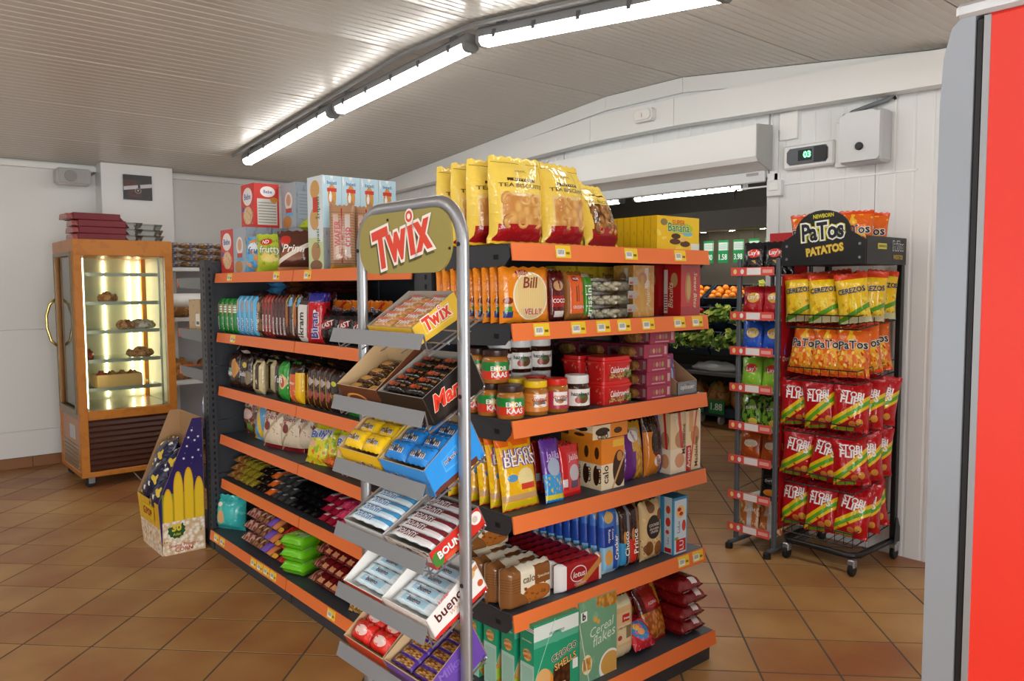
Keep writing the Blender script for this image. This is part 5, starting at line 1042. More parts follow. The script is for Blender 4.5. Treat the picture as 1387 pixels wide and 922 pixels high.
CEF = card('cereal_flakes_front', '6fa382', [('noise', 3, .58, '7cb08e'), ('cells', 14, 'd9a24c', 'a8702a', .45, 1, .84, 1), ('rect', .45, .62, .84, .88, '6fa382'), ('ell', .2, .22, .13, .12, 'ecdcb4'), ('cells', 16, 'd9a24c', 'b07a30', .1, .3, .15, .3), ('ell', .82, .1, .3, .2, 'f0ede4'), ('ell', .82, .12, .25, .15, 'd0a050'), ('rect', .04, .2, .76, .88, 'f2f4f2'), ('ell', .42, .74, .05, .035, 'd9a24c'), ('ell', .5, .7, .04, .03, 'd9a24c'), ('line', -3, .75, .03, 'd8d8cc')])
cef = box_spec(.195, .08, .3, CEF, card('cereal_flakes_side', '74a588', [('noise', 6, .6, '6a9a7c')]), card('cereal_flakes_top', '7aab8c', [('ell', .15, .3, .1, .3, 'd9a24c'), ('rect', .5, .8, .3, .7, '6a9a7a')]), [T('b', z=.825, x=-.38, w=.09, c='2a2a2a', b=.04), T('Cereal', z=.62, x=.1, w=.66, c='dcebe0', sh=.3, b=0, rot=.18), T('flakes', z=.5, x=.15, w=.62, c='dcebe0', sh=.3, b=0, rot=.18)])
inst(cef, 'cereal_box', 'sage green cereal flakes box in front, bottom shelf', 'cereal', (2.022, 1.945, ZE[5]), group='sage green cereal boxes'); inst(cef, 'cereal_box', 'sage green cereal flakes box behind the front one', 'cereal', (2.02, 2.04, ZE[5]), group='sage green cereal boxes')
BEI = film('beige_wafer', 'd4ae7a', [('rect', .12, .9, .1, .8, 'dcbc90'), ('lines', 12, .2, 'b88a58', 0, .12, 0, 1), ('rect', .4, .75, .64, .76, 'c22a2a'), ('rect', .2, .85, .3, .6, 'e4d0a4'), ('rect', .6, .85, .36, .56, '8a7a58'), ('rect', .15, .9, .08, .26, 'd9c8a0'), ('ell', .3, .4, .1, .04, 'b04a4a'), ('rect', 0, 1, .88, 1, 'd8d0a8')], rough=.18)
inst(block_spec(.12, .24, .075, BEI, [T('Frenti', z=.7, x=.08, w=.26), T('crispy wafers', z=.56, x=-.06, w=.5, c='6a5a3a')], seal=.04, seed=71, k=8, wr=.06), 'wafer_pack', 'beige wafer pack right of the sage green cereal box', 'wafers', (2.185, 1.965, ZE[5]), (0, 0, .03)); inst(block_spec(.12, .24, .075, BEI, seal=.04, seed=72, k=8, wr=.06), 'wafer_pack', 'beige wafer pack behind the front one', 'wafers', (2.185, 2.06, ZE[5]), (0, 0, .02))
NUT = film('nut_bag', '8a1a1c', [('rect', .2, 1, .62, 1, 'a82a20'), ('noise', 2, .5, 'e0a040', .5, 1, .6, 1), ('ell', .5, .7, .28, .09, 'c23030'), ('cells', 11, 'd08a3c', '9a4a18', .05, .95, .05, .56), ('rect', 0, .2, .56, 1, '5a1214')], rough=.12, crinkle=.8)
nut = bag_spec(.155, .22, .06, NUT, [T('ALDIVA', z=.7, w=.36, c='f4ecec')], seed=73, wr=.13)
SNB = film('blue_red_bag', 'c02030', [('ell', .42, .5, .34, .3, '3a88c8'), ('ell', .3, .62, .12, .1, 'f0b840'), ('noise', 7, .58, 'e06a80'), ('ell', .4, .45, .14, .1, 'f0a860')], rough=.1, crinkle=.8)
PST = film('pasta_window', 'c9a060', [('cells', 12, 'd9b070', 'a87a3a', .05, .95, .05, .8), ('rect', 0, 1, .8, 1, '6a9a3a')], rough=.12)
inst(nut, 'nut_bag', 'glossy dark red nut bag leaning forward in front, bottom shelf', 'nuts', (2.41, 1.955, ZE[5]), (-.32, 0, .1), 'dark red nut bags')
for k in range(5): inst(nut, 'nut_bag', ORD[k]+' dark red nut bag in the leaning row behind the front one', 'nuts', (2.375-.006*k, 2.04+.055*k, ZE[5]), (-.28, 0, .06), 'dark red nut bags')
inst(bag_spec(.14, .13, .06, SNB, seed=75), 'snack_bag', 'crumpled red and blue snack bag lying at the shelf edge', 'snacks', (2.30, 1.915, ZE[5]+.02), (-.75, .1, .1)); inst(bag_spec(.1, .19, .05, PST, seed=76), 'snack_bag', 'clear beige snack bag between wafer pack and nut bags', 'snacks', (2.275, 2.03, ZE[5]), (-.1, 0, .0))
RDP = film('dark_red_pack2', '7c1418', [('noise', 5, .6, '9a2420'), ('rect', .55, .8, .04, .2, 'd8d0d0')], rough=.1, crinkle=.8)
rdp = block_spec(.145, .17, .056, RDP, seed=78, seal=.05, k=9, wr=.12)
for c in range(2):
    for k in range(4): instm(rdp, 'nut_pack', ['lowest', 'second lowest', 'second highest', 'topmost'][k]+' dark red pack in the '+['front', 'rear'][c]+' pile, right end of bottom shelf', 'nuts', X4((2.565+.006*k*(1-2*(k % 2)), 1.885+.2*c, ZE[5]+.031+.0575*k)) @ Matrix.Rotation(-PI2, 4, 'X'), 'piled dark red packs')
# ================================================================== GOODS ON THE LONG RUN (front = -X)
RZ = -PI2
def RP(px, dx, i): X = RX0+dx; return (X, YF(px, X), ZR[i])
# --- top shelf
BEF = card('beba_red', 'd8342c', [('ell', .5, .72, .36, .2, 'f4f0ec'), ('ell', .5, .3, .34, .2, 'e6c9a0'), ('noise', 8, .56, 'd8a060', .1, .9, .1, .5), ('ell', .14, .45, .1, .06, '4a4a9a')])
BER = card('beba_red_side', 'd03028', [('ell', .55, .82, .3, .12, 'f4f0ec'), ('rect', .12, .92, .08, .66, 'd4d4cc'), ('hlines', 16, .3, '8a8a84', .16, .88, .12, .62), ('ell', .8, .64, .16, .06, 'c98a30')])
BGF = card('beba_grey', 'a9b4bf', [('ell', .5, .6, .26, .2, 'f0e8e0'), ('ell', .5, .62, .16, .13, 'd8a888'), ('rect', .3, .7, .34, .44, 'c83a34'), ('rect', .25, .8, .26, .34, '5ab0e0'), ('ell', .4, .14, .3, .14, 'c98a48')])
BGS = card('beba_grey_side', '8f9ba8', [('noise', 4, .56, '7d8a98'), ('rect', .1, .9, .2, .8, '98a4b0'), ('hlines', 14, .3, '808c98', .14, .86, .24, .76), ('ell', .7, .1, .3, .1, 'd8b070')])
beR = box_spec(.185, .145, .25, BEF, BER, BER, [T('Bebe', z=.72, w=.5, c='3a4ab0'), T('Bebe', z=.82, x=.05, w=.34, c='3a4ab0', face='R')]); beG = box_spec(.185, .145, .25, BGF, BGS, BGS)
gB = 'baby biscuit boxes on top of the run'; b_ = lambda s, lab, x, y, z: inst(s, 'baby_biscuit_box', lab, 'biscuit box', (x, y, z), (0, 0, RZ), gB)
b_(beR, 'red baby biscuit box at the far end of the top shelf, lower one', 1.757, 4.50, ZR[0]); b_(beG, 'grey-blue baby biscuit box with a face badge, lower one beside the red', 1.757, 4.31, ZR[0])
b_(beR, 'red baby biscuit box behind the lower red one', 1.91, 4.50, ZR[0]); b_(beG, 'grey-blue baby biscuit box behind the lower grey one', 1.91, 4.31, ZR[0]); b_(beG, 'grey-blue baby biscuit box hidden behind the green bags', 2.0, 4.115, ZR[0])
b_(beR, 'red baby biscuit box stacked on the upper level', 1.835, 4.375, ZR[0]+.2505); b_(beG, 'grey-blue baby biscuit box stacked on the upper level', 1.995, 4.19, ZR[0]+.2505)
BLB = film('blue_orange_bag', '6ab0d8', [('noise', 4, .52, 'e89a50'), ('ell', .4, .7, .2, .12, 'e8f0f4'), ('noise', 6, .6, '4a8ac8')]); GRB = film('lime_bag', 'b9cc3a', [('noise', 4, .55, 'e0a838', .2, 1, .1, .7), ('ell', .35, .78, .2, .09, 'd03a30'), ('ell', .5, .4, .3, .16, 'e8d070'), ('noise', 7, .6, '8ab030')], rough=.12); BRB = film('brown_square_bag', '5a3226', [('ell', .25, .75, .16, .12, 'c8362c'), ('ell', .45, .4, .34, .16, '8a5638'), ('line', .5, .2, .06, 'e8dccc'), ('rect', 0, 1, 0, .1, 'd88a58')], rough=.1)
lb_, gb_, bb_ = bag_spec(.2, .195, .1, BLB, [T('frutti', z=.6, w=.5, c='2a5aa8')], seed=81), bag_spec(.2, .2, .1, GRB, [T('frutty', z=.55, w=.6, c='f4f8e8', o='6a8a20'), T('ND', z=.78, x=-.15, w=.2)], seed=82), bag_spec(.2, .205, .1, BRB, [T('Primi', z=.55, w=.6, c='f4ece4', sh=.3)], seed=83)
inst(lb_, 'candy_bag', 'light blue and orange snack bag in front of the grey baby box', 'snacks', (1.73, 4.13, ZR[0]), (-.05, 0, -.95)); inst(gb_, 'candy_bag', 'lime green snack bag standing on the top shelf', 'snacks', (1.735, 3.975, ZR[0]), (-.06, 0, -.85)); inst(bb_, 'candy_bag', 'brown chocolate snack bag left of the tall wafer boxes', 'snacks', (1.755, 3.745, ZR[0]), (-.06, 0, -.75))
inst(gb_, 'candy_bag', 'lime green snack bag standing behind the brown one', 'snacks', (1.90, 3.83, ZR[0]), (-.05, 0, -.8)); inst(lb_, 'candy_bag', 'light blue snack bag behind the front lime green one', 'snacks', (1.9, 4.02, ZR[0]), (-.05, 0, -.8))
instm(gb_, 'candy_bag', 'lime green snack bag lying across the others on top', 'snacks', X4((1.86, 3.74, ZR[0]+.225), (0, 0, -.8)) @ Matrix.Rotation(-1.35, 4, 'X'))
CONF = card('cone_front', 'dfeaf0', [('rect', 0, 1, .0, .35, 'cfe0a8'), ('ell', .5, .86, .3, .1, 'd8a860'), ('ell', .45, .55, .3, .12, 'd8a868'), ('rect', .35, .75, .62, .78, 'd83a30'), ('ell', .5, .2, .3, .1, 'b98a58'), ('rect', .7, .95, .3, .8, 'e8f0f4'), ('ell', .5, .05, .4, .06, '8a5a3a')])
CONS = card('cone_side', 'bfe0f0', [('ell', .5, .78, .22, .13, 'd89a48'), ('ell', .5, .69, .14, .06, 'b98a60'), ('rect', .25, .75, .83, .87, 'd8382c'), ('noise', 3, .58, 'f0f6fa', 0, 1, .6, 1), ('rect', 0, 1, 0, .45, 'a8b0b4'), ('noise', 8, .6, '8a9298', 0, 1, 0, .45)])
con = box_spec(.155, .098, .44, CONF, CONS, card('cone_top', '6ab4dc'), [T('Inpati', z=.92, w=.5, c='2a6ab0', face='R'), T('İnpati', z=.66, x=.18, w=.24, c='4a7a3a', rot=PI2), T('inpati', z=.34, x=.18, w=.2, c='4a7a3a', rot=PI2)])
for k in range(4): inst(con, 'wafer_cone_box', ORD[k]+' tall light blue wafer cone box counted from the aisle', 'wafer box', (1.765+.1*k, 3.452+.0*k, ZR[0]), (0, 0, RZ), 'tall wafer cone boxes')
WPK = film('wafer_clear_pack', 'b48a6a', [('hlines', 24, .35, '9a7050', .0, 1, .06, .92), ('rect', .0, 1, .0, .05, 'd8a020'), ('rect', .14, .34, .15, .85, 'c9a898'), ('rect', .6, .8, .2, .85, 'c8b8b0'), ('rect', .45, .5, .1, .95, 'a83038')], rough=.1, crinkle=.4)
wpk = block_spec(.115, .295, .07, WPK, [T('WAFER', z=.55, x=-.2, w=.4, c='c02a34', rot=PI2), T('crisp', z=.5, x=.22, w=.3, c='c02a34', rot=PI2)], seed=85, seal=.03)
inst(wpk, 'wafer_pack', 'tall clear wafer pack with red lettering before the cone boxes', 'wafers', (1.765, 3.28, ZR[0]), (-.02, 0, -.5), 'clear wafer packs'); inst(wpk, 'wafer_pack', 'tall clear wafer pack right of the front one', 'wafers', (1.885, 3.27, ZR[0]), (-.02, 0, -.4), 'clear wafer packs'); inst(wpk, 'wafer_pack', 'third clear wafer pack, behind the sign of the candy rack', 'wafers', (2.0, 3.25, ZR[0]), (-.02, 0, -.4), 'clear wafer packs')
# --- second shelf
GPK = film('green_roll', '1f8a34', [('rect', .0, .4, .45, .95, '3a9a3c'), ('ell', .3, .7, .24, .2, 'd8a878'), ('rect', .62, .95, .6, .82, 'e0e8e0'), ('hlines', 14, .3, '1f8a34', .62, .95, .6, .82)]); LBK = film('sky_roll', '5ab4e4', [('ell', .35, .75, .26, .16, 'c9b0a0'), ('rect', .1, .5, .1, .34, '4a6ac8'), ('rect', .8, .86, 0, 1, 'b8e0f6')]); BNK = film('tan_roll', '8a6a48', [('noise', 5, .5, '4a3020'), ('rect', .3, .8, .05, .5, 'b08a60'), ('ell', .5, .75, .3, .12, 'c9a070')]); RBK = film('red_bar', '8a2420', [('rect', .2, .8, .3, .7, '5a1a18'), ('noise', 6, .58, 'b04a38')]); MBK = film('maroon_bar', '4a1418', [('rect', .2, .7, .08, .5, '6a2420'), ('noise', 6, .6, '7a4a40')]); CHK = film('choc_flame', '46200f', [('ell', .4, .55, .3, .3, 'b86a2a'), ('line', 1.5, .1, .08, 'e0b028'), ('rect', .1, .4, .1, .35, 'c9a888'), ('rect', .6, .95, .75, .95, '7ab8d8'), ('noise', 5, .6, '2a100a')])
def row(spec, name, lab, cat, px, dx, i, n, pitch, rot=(0, 0, RZ), group=None, jx=.0, deep=0, dp=.06):
    x, y, z = RP(px, dx, i)
    for k in range(n):
        inst(spec, name, ORD[k]+' '+lab, cat, (x+jit(jx), y-pitch*k, z), (rot[0], rot[1], rot[2]+jit(.03)), group or lab[:40])
        for d_ in range(deep): inst(spec, name, ORD[k]+' '+lab.replace(' from the far end', ' from the far end, '+['second', 'third'][d_]+' row'), cat, (x+dp*(d_+1), y-pitch*k, z), rot, group or lab[:40])
row(block_spec(.066, .2, .05, GPK, [T('cubuk', z=.3, w=.4, rot=PI2, x=-.1)], seed=91, nu=8, nv=10), 'biscuit_roll', 'green biscuit pack from the far end, second shelf', 'biscuits', 302, .045, 1, 4, .07)
row(block_spec(.062, .215, .05, LBK, [T('Haylayf', z=.25, w=.4, rot=PI2)], seed=92, nu=8, nv=10), 'biscuit_roll', 'sky blue biscuit pack from the far end, second shelf', 'biscuits', 328, .045, 1, 4, .066)
inst(block_spec(.06, .215, .045, BNK, [T('finger', z=.4, w=.5, rot=PI2)], seed=93), 'biscuit_roll', 'tan biscuit pack leaning against the sky blue ones', 'biscuits', RP(352, .055, 1), (0, .18, RZ))
row(block_spec(.04, .22, .05, RBK, [T('Biscolata', z=.35, w=.4, rot=PI2)], seed=94, nu=8, nv=10), 'biscuit_roll', 'dull red biscuit pack from the far end, second shelf', 'biscuits', 362, .05, 1, 3, .043)
row(block_spec(.04, .22, .05, MBK, [T('Biscolata', z=.3, w=.4, rot=PI2)], seed=95, nu=8, nv=10), 'biscuit_roll', 'maroon biscuit pack from the far end, second shelf', 'biscuits', 376, .05, 1, 4, .043)
row(bag_spec(.088, .225, .045, CHK, [T('Biscolata', z=.3, x=-.2, w=.35, rot=PI2)], seed=96, seal=.04, k=4), 'biscuit_bag', 'dark chocolate biscuit bag with flame pattern from the far end', 'biscuits', 393, .05, 1, 2, .095)
IKR = film('ikram_pack', 'e6e4e0', [('rect', 0, 1, .9, 1, '5a4a44'), ('rect', 0, .06, 0, 1, '8a5a48'), ('rect', .94, 1, 0, 1, '7a4a38')]); BRN_ = film('bran_pack', 'c01c28', [('rect', 0, 1, .82, 1, '2a2a8a'), ('rect', 0, 1, 0, .08, 'a81820'), ('ell', .6, .62, .08, .05, 'e0e8f0')], rough=.1, crinkle=.8)
inst(block_spec(.07, .2, .055, IKR, [T('ikram', z=.42, w=.6, c='1a1a1a', rot=PI2)], seed=97), 'biscuit_pack', 'white biscuit pack with black vertical lettering, second shelf', 'biscuits', RP(413, .025, 1), (0, .05, RZ+.2))
brs = bag_spec(.11, .235, .06, BRN_, [T('Biran', z=.36, x=.12, w=.5, c='2a2a8a', o='e8e0e8', rot=PI2)], seed=98, seal=.04, k=4)
inst(brs, 'biscuit_pack', 'glossy red bag with blue top in front on the second shelf', 'biscuits', RP(428, .02, 1), (-.05, 0, RZ+.35), 'red bags with blue tops'); inst(brs, 'biscuit_pack', 'red bag with blue top behind the front one', 'biscuits', RP(434, .11, 1), (-.05, 0, RZ+.3), 'red bags with blue tops'); inst(brs, 'biscuit_pack', 'red bag with blue top hidden deeper on the shelf', 'biscuits', RP(440, .2, 1), (-.05, 0, RZ+.3), 'red bags with blue tops')
BLK = film('black_crisp_bag', '121214', [('ell', .4, .55, .34, .14, '8a2a2a'), ('noise', 7, .62, '5a5a5a', .1, .9, .1, .4)], rough=.08, crinkle=1); blk = bag_spec(.13, .16, .08, BLK, [T('KAST', z=.55, w=.6, c='f0ece8', o='b03a3a', rot=.3)], seed=99); ORB = film('orange_candy', 'e07a20', [('ell', .5, .5, .3, .2, 'f0b040'), ('noise', 5, .6, 'c02a20')], rough=.12)
for k, (p_, dx_) in enumerate(((446, .02), (468, .03), (490, .03), (513, .03))): inst(blk, 'biscuit_bag', ORD[k]+' glossy black biscuit bag from the far end, second shelf', 'biscuits', RP(p_+3, dx_+.03, 1), (-.12, 0, RZ+.25), 'black biscuit bags')
org = bag_spec(.15, .2, .09, ORB, [T('Roy', z=.75, w=.4, c='2a2a8a', o='f0e0d0')], seed=100)
for k, p_ in enumerate((466, 492, 518)): inst(org, 'candy_bag', ORD[k]+' orange bag behind the black biscuit bags', 'candy', RP(p_-4, .17, 1), (-.05, 0, RZ+.2), 'orange bags behind black ones')
LYB = block_spec(.1, .17, .04, film('lying_choc', '5a3018', [('rect', .2, .8, .3, .6, '8a5a30')]), seed=101, nu=8, nv=10); LYM = block_spec(.12, .24, .035, film('lying_maroon', '3a1418', [('rect', .3, .36, .1, .9, 'b0a0a0'), ('noise', 6, .6, '5a2024')]), seed=102, nu=8, nv=10); LYS = block_spec(.1, .17, .04, film('lying_sky', '4a90c0', [('rect', .2, .8, .3, .6, '7ab8dc')]), seed=103, nu=8, nv=10)
for k, (s_, nm, p_, q_) in enumerate(((LYS, 'blue', 366, .0), (LYB, 'brown', 388, .0), (LYM, 'maroon', 412, .0), (LYM, 'maroon', 430, .0))):
    for j in range(2): instm(s_, 'biscuit_pack', ['lower', 'upper'][j]+' '+nm+' pack lying on the standing packs, '+['far', 'middle', 'nearer', 'nearest'][k]+' pile', 'biscuits', X4((1.80, YF(p_, 1.80), ZR[1]+.245+.04*j), (0, 0, RZ)) @ Matrix.Rotation(-PI2, 4, 'X'), 'packs lying on the second shelf')
for k in range(8): inst(LYM, 'biscuit_pack', ORD[k]+' maroon pack of the hidden row behind, second shelf', 'biscuits', (1.845, 4.47-.13*k, ZR[1]), (0, 0, RZ), 'rear row packs') if not .0 else None
# --- third shelf: dark biscuit packs
def dk_pack(nm, lay, tx, seed): return block_spec(.125, .195, .055, film(nm, '2a1610', lay, rough=.12), tx, seed=seed, nu=10, nv=12, k=6)
D = [(dk_pack('dk1', [('ell', .7, .6, .26, .28, 'c98a40'), ('rect', 0, .5, .35, .6, '7aa898'), ('noise', 8, .62, '5a4a44', 0, 1, 0, .3)], [T('Altin', z=.45, x=-.2, w=.5)], 111), 'brown pack with a round golden biscuit print', 319),
     (dk_pack('dk2', [('rect', 0, .5, .3, .55, '3a3434'), ('ell', .6, .75, .2, .08, 'd8c040'), ('ell', .8, .4, .2, .2, '8a7a60')], [T('Sütlü', z=.5, x=-.1, w=.6)], 112), 'dark pack with white lettering', 335),
     (block_spec(.1, .18, .055, film('dk3', 'c9b98a', [('rect', .4, .8, .15, .95, '3a2a22'), ('noise', 4, .6, 'e0d4a8')], rough=.1), seed=113), 'beige clear biscuit pack', 352),
     (dk_pack('dk4', [('rect', .45, 1, 0, 1, '2f9a38'), ('ell', .72, .5, .24, .2, 'e0c080'), ('ell', .74, .48, .14, .13, 'c05a48'), ('noise', 8, .6, '50b048', .45, 1, .6, 1)], [T('Yulfi', z=.55, x=-.08, w=.7)], 114), 'green and brown biscuit pack', 384),
     (dk_pack('dk5', [('rect', 0, .62, 0, .75, 'e0642a'), ('rect', .62, 1, 0, .8, 'f0c01e'), ('noise', 4, .52, 'f0a060', 0, .62, .0, .35)], [T('Tempo', z=.52, x=-.18, w=.5)], 115), 'orange and yellow biscuit pack', 404)]
for k, (s_, nm, p_) in enumerate(D):
    for d_ in range(2): inst(s_, 'biscuit_pack', ['front ', 'rear '][d_]+nm+' on the third shelf of the run', 'biscuits', (1.70+.065*d_, YF(p_, 1.70)+.02, ZR[2]), (-.02, 0, RZ+.06), 'dark biscuit packs')
ytr = block_spec(.055, .2, .06, film('dk6', '38180e', [('rect', .0, .3, 0, .8, 'f0c01e'), ('ell', .65, .65, .28, .1, 'b0a098'), ('ell', .65, .35, .26, .12, 'a03a2a')], rough=.12), seed=116, nu=8, nv=10)
row(ytr, 'biscuit_pack', 'narrow brown and yellow pack from the far end, third shelf', 'biscuits', 424, .045, 2, 4, .062)
adr = dk_pack('dk7', [('noise', 6, .58, '6a4a20', 0, 1, 0, .5), ('ell', .5, .7, .2, .06, 'c8cc30')], [T('Arden', z=.42, w=.7, c='d8a848', sh=.3)], 117); cco = dk_pack('dk8', [('rect', 0, 1, 0, .55, '2f8a34'), ('rect', 0, 1, .2, .24, 'e0d838')], [T('Co', z=.42, w=.5, c='f0e030', o='205a20', sh=.3)], 118)
row(adr, 'biscuit_pack', 'black pack with golden script from the far end, third shelf', 'biscuits', 457, .045, 2, 1, .13); row(cco, 'biscuit_pack', 'dark green pack with yellow letters from the far end, third shelf', 'biscuits', 479, .045, 2, 3, .13)
tops = [block_spec(.1, .16, .05, film('dkt%d' % k, c, l_, rough=.1), seed=120+k, nu=8, nv=10) for k, (c, l_) in enumerate((('2a1a16', [('rect', 0, .3, 0, 1, 'c9b8b0'), ('ell', .6, .3, .2, .2, 'e0b050')]), ('14100e', [('noise', 6, .64, '6a6a5a')]), ('1a0e0e', [('ell', .5, .5, .2, .2, 'b03a3a'), ('ell', .3, .2, .1, .1, 'e0d040')]), ('241012', [('rect', .2, .8, .3, .6, '6a2030'), ('ell', .8, .8, .1, .1, 'd0c030')])))]
for k in range(13): instm(tops[[0, 1, 1, 1, 2, 3, 3, 2, 1, 3, 2, 1, 3][k]], 'biscuit_pack', (ORD+['thirteenth'])[k]+' dark pack lying on top of the row, third shelf, from far end', 'biscuits', X4((1.70+.02*(k % 2), 4.40-.118*k, ZR[2]+.222), (0, 0, RZ)) @ Matrix.Rotation(-PI2+.05, 4, 'X'), 'dark packs lying on the third shelf')
for k in range(13): inst(tops[k % 2+1], 'biscuit_pack', (ORD+['thirteenth'])[k]+' dark pack standing in the back row, third shelf, from far end', 'biscuits', (1.865, 4.44-.12*k, ZR[2]), (0, 0, RZ), 'dark packs in the back row')
# --- fourth shelf: bags
BR4 = film('bean_bag', '6a3a28', [('noise', 7, .55, 'a8806a'), ('ell', .5, .55, .34, .14, 'd8b8b0'), ('ell', .65, .2, .2, .12, '6a8a3a'), ('ell', .3, .25, .2, .1, '2a1410')]); BY4 = film('blue_yellow_bag', '6aa8d8', [('line', -1.2, 1.0, .16, 'e8c028'), ('noise', 5, .6, 'a8c8e0'), ('rect', 0, .2, 0, 1, 'd8a820')]); WR4 = film('cream_red_bag', 'd8c8b0', [('rect', 0, 1, .82, 1, '8a1a20'), ('rect', 0, 1, 0, .1, '8a1a20'), ('noise', 5, .57, '9a5a48', 0, 1, .35, .82), ('line', .9, .0, .05, 'b0a080'), ('ell', .35, .5, .16, .1, '7a3028')], rough=.1, crinkle=.9); OR4 = film('orange_big_bag', 'e0601c', [('noise', 4, .6, 'c03a18'), ('rect', .6, .75, .2, .6, 'c8b8b0')]); BA4 = film('bally_bag', 'd8d02a', [('rect', .1, .8, .7, .9, 'e8e0d8'), ('noise', 4, .54, '8ab82a', 0, 1, .3, .8), ('noise', 5, .56, 'e86a20', 0, 1, 0, .5), ('ell', .3, .5, .16, .1, 'e0b090')], rough=.09, crinkle=1)
inst(bag_spec(.16, .22, .08, BR4, [T('KUM', z=.8, w=.5, c='e8d8c8')], seed=131), 'candy_bag', 'brown candy bag standing at the far end, fourth shelf', 'candy', (1.80, YF(337, 1.80), ZR[3]), (-.05, 0, RZ+.1)); inst(bag_spec(.14, .235, .07, BY4, seed=132), 'candy_bag', 'light blue and yellow candy bag leaning on the cream and red one', 'candy', (1.76, YF(350, 1.76), ZR[3]), (-.1, .12, RZ+.2))
wrs = bag_spec(.17, .24, .09, WR4, [T('Solen', z=.72, w=.5, c='8a2020', o='f0e8e0')], seed=133)
for k, (p_, x_) in enumerate(((366, 1.725), (392, 1.76), (410, 1.80))): inst(wrs, 'candy_bag', ORD[k]+' cream bag with red ends from the far end, fourth shelf', 'candy', (x_, YF(p_, x_), ZR[3]), (-.12, .05*(1-k), RZ+.3), 'cream candy bags with red ends')
instm(wrs, 'candy_bag', 'cream bag with red ends lying on top of its kind', 'candy', X4((1.90, 3.86, ZR[3]+.2), (0, 0, RZ)) @ Matrix.Rotation(-1.2, 4, 'X'), 'cream candy bags with red ends')
ors = bag_spec(.2, .24, .1, OR4, [T('Toffee', z=.6, w=.6, c='f0d8c0', o='8a2010')], seed=134)
for k, p_ in enumerate((418, 440, 466, 492)): inst(ors, 'candy_bag', ORD[k]+' large orange candy bag from the far end, rear of fourth shelf', 'candy', (1.90, YF(p_, 1.90), ZR[3]), (-.03, 0, RZ+.15), 'large orange candy bags')
bas = bag_spec(.15, .19, .085, BA4, [T('Bally', z=.74, x=-.05, w=.6, c='2a50b8', o='f4f4f4', rot=.2)], seed=135, wr=.16)
inst(bas, 'candy_bag', 'yellow-green candy bag slumped at the front of the fourth shelf', 'candy', (1.715, YF(424, 1.715), ZR[3]), (-.32, .12, RZ+.35), 'yellow-green candy bags'); inst(bas, 'candy_bag', 'yellow-green candy bag leaning behind the slumped one', 'candy', (1.765, YF(442, 1.765), ZR[3]), (-.2, -.1, RZ+.3), 'yellow-green candy bags'); inst(bas, 'candy_bag', 'yellow-green candy bag nearer the rack, half hidden', 'candy', (1.74, YF(466, 1.74), ZR[3]), (-.2, 0, RZ+.3), 'yellow-green candy bags')
ORP = film('orange_balls', 'e2581c', [('noise', 6, .55, 'f08a40'), ('ell', .5, .5, .2, .14, '8a3010')], rough=.08, crinkle=1); orp = bag_spec(.1, .1, .05, ORP, seed=136, wr=.16)
for k in range(3): instm(orp, 'candy_bag', ORD[k]+' small shiny orange candy pack lying at the shelf edge', 'candy', X4((1.70+.005*k, 3.36-.105*k, ZR[3]+.03), (0, 0, RZ)) @ Matrix.Rotation(-PI2, 4, 'X'), 'small orange candy packs')
# --- fifth shelf: bars in piles
def bar(nm, c, lay, tx=(), seed=0): return bag_spec(.058, .145, .042, film(nm, c, lay, rough=.12), tx, name='bar', seed=seed, seal=.08, k=5, fat=1, wr=.12, nu=6, nv=10)
BARS = [bar('bar0', '8a5a2a', [('noise', 5, .52, 'b88a48'), ('ell', .5, .5, .3, .12, 'c9a8a0')], seed=141), bar('bar1', 'a08a2a', [('noise', 5, .55, '6a7a20'), ('rect', .2, .8, .3, .5, 'd8c060')], seed=142), bar('bar2', '1c1413', [('noise', 6, .62, '8a6a50'), ('rect', .2, .8, .3, .6, 'c8c0b8'), ('rect', .3, .7, .36, .54, '1c1413')], seed=143), bar('bar3', 'e06a28', [('rect', .2, .8, .2, .6, 'f0e8e0'), ('rect', .25, .75, .3, .5, '3a3a5a')], seed=144), bar('bar4', '3a3a3c', [('rect', .2, .8, .2, .6, 'a8a8a8')], seed=145), bar('bar5', '0e0e10', [('noise', 7, .64, '4a4a4a')], seed=146), bar('bar6', '9a1a34', [('rect', .2, .8, .2, .6, 'e8d8d8')], seed=147), bar('bar7', 'd8406a', [('noise', 5, .58, 'f0a0b8')], seed=148)]
BN = ['golden brown', 'olive gold', 'dark brown', 'orange', 'grey', 'black', 'crimson', 'pink']
colk = [0, 0, 1, 1, 1, 2, 2, 3, 4, 4, 4, 5, 5, 5, 5, 6, 6, 7, 7, 5, 5, 2, 0, 1, 6]
cnt = {}
for c, kind in enumerate(colk):
    cnt[kind] = cnt.get(kind, 0)+1; y = 4.545-.077*c
    if y < 2.62: break
    for d_ in range(3):
        for l in range(4 if d_ else 3):
            kk = kind if (l+d_) % 4 != 3 else (kind if kind != 3 else 4)
            instm(BARS[kk], 'candy_bar', BN[kk]+' bar, '+['front', 'second', 'rear'][d_]+' row, layer '+['one', 'two', 'three', 'four'][l]+', column '+(ORD[c] if c < 12 else ['thirteenth', 'fourteenth', 'fifteenth', 'sixteenth', 'seventeenth', 'eighteenth', 'nineteenth', 'twentieth', 'twenty-first', 'twenty-second', 'twenty-third', 'twenty-fourth', 'twenty-fifth'][c-12])+' from far end, fifth shelf', 'candy bar',
                  X4((1.672+.02*l+.15*d_+jit(.006)*0, y+jit(.006), ZR[4]+.023+.042*l), (0, 0, RZ+jit(.1))) @ Matrix.Rotation(-PI2, 4, 'X'), 'bars piled on the fifth shelf')
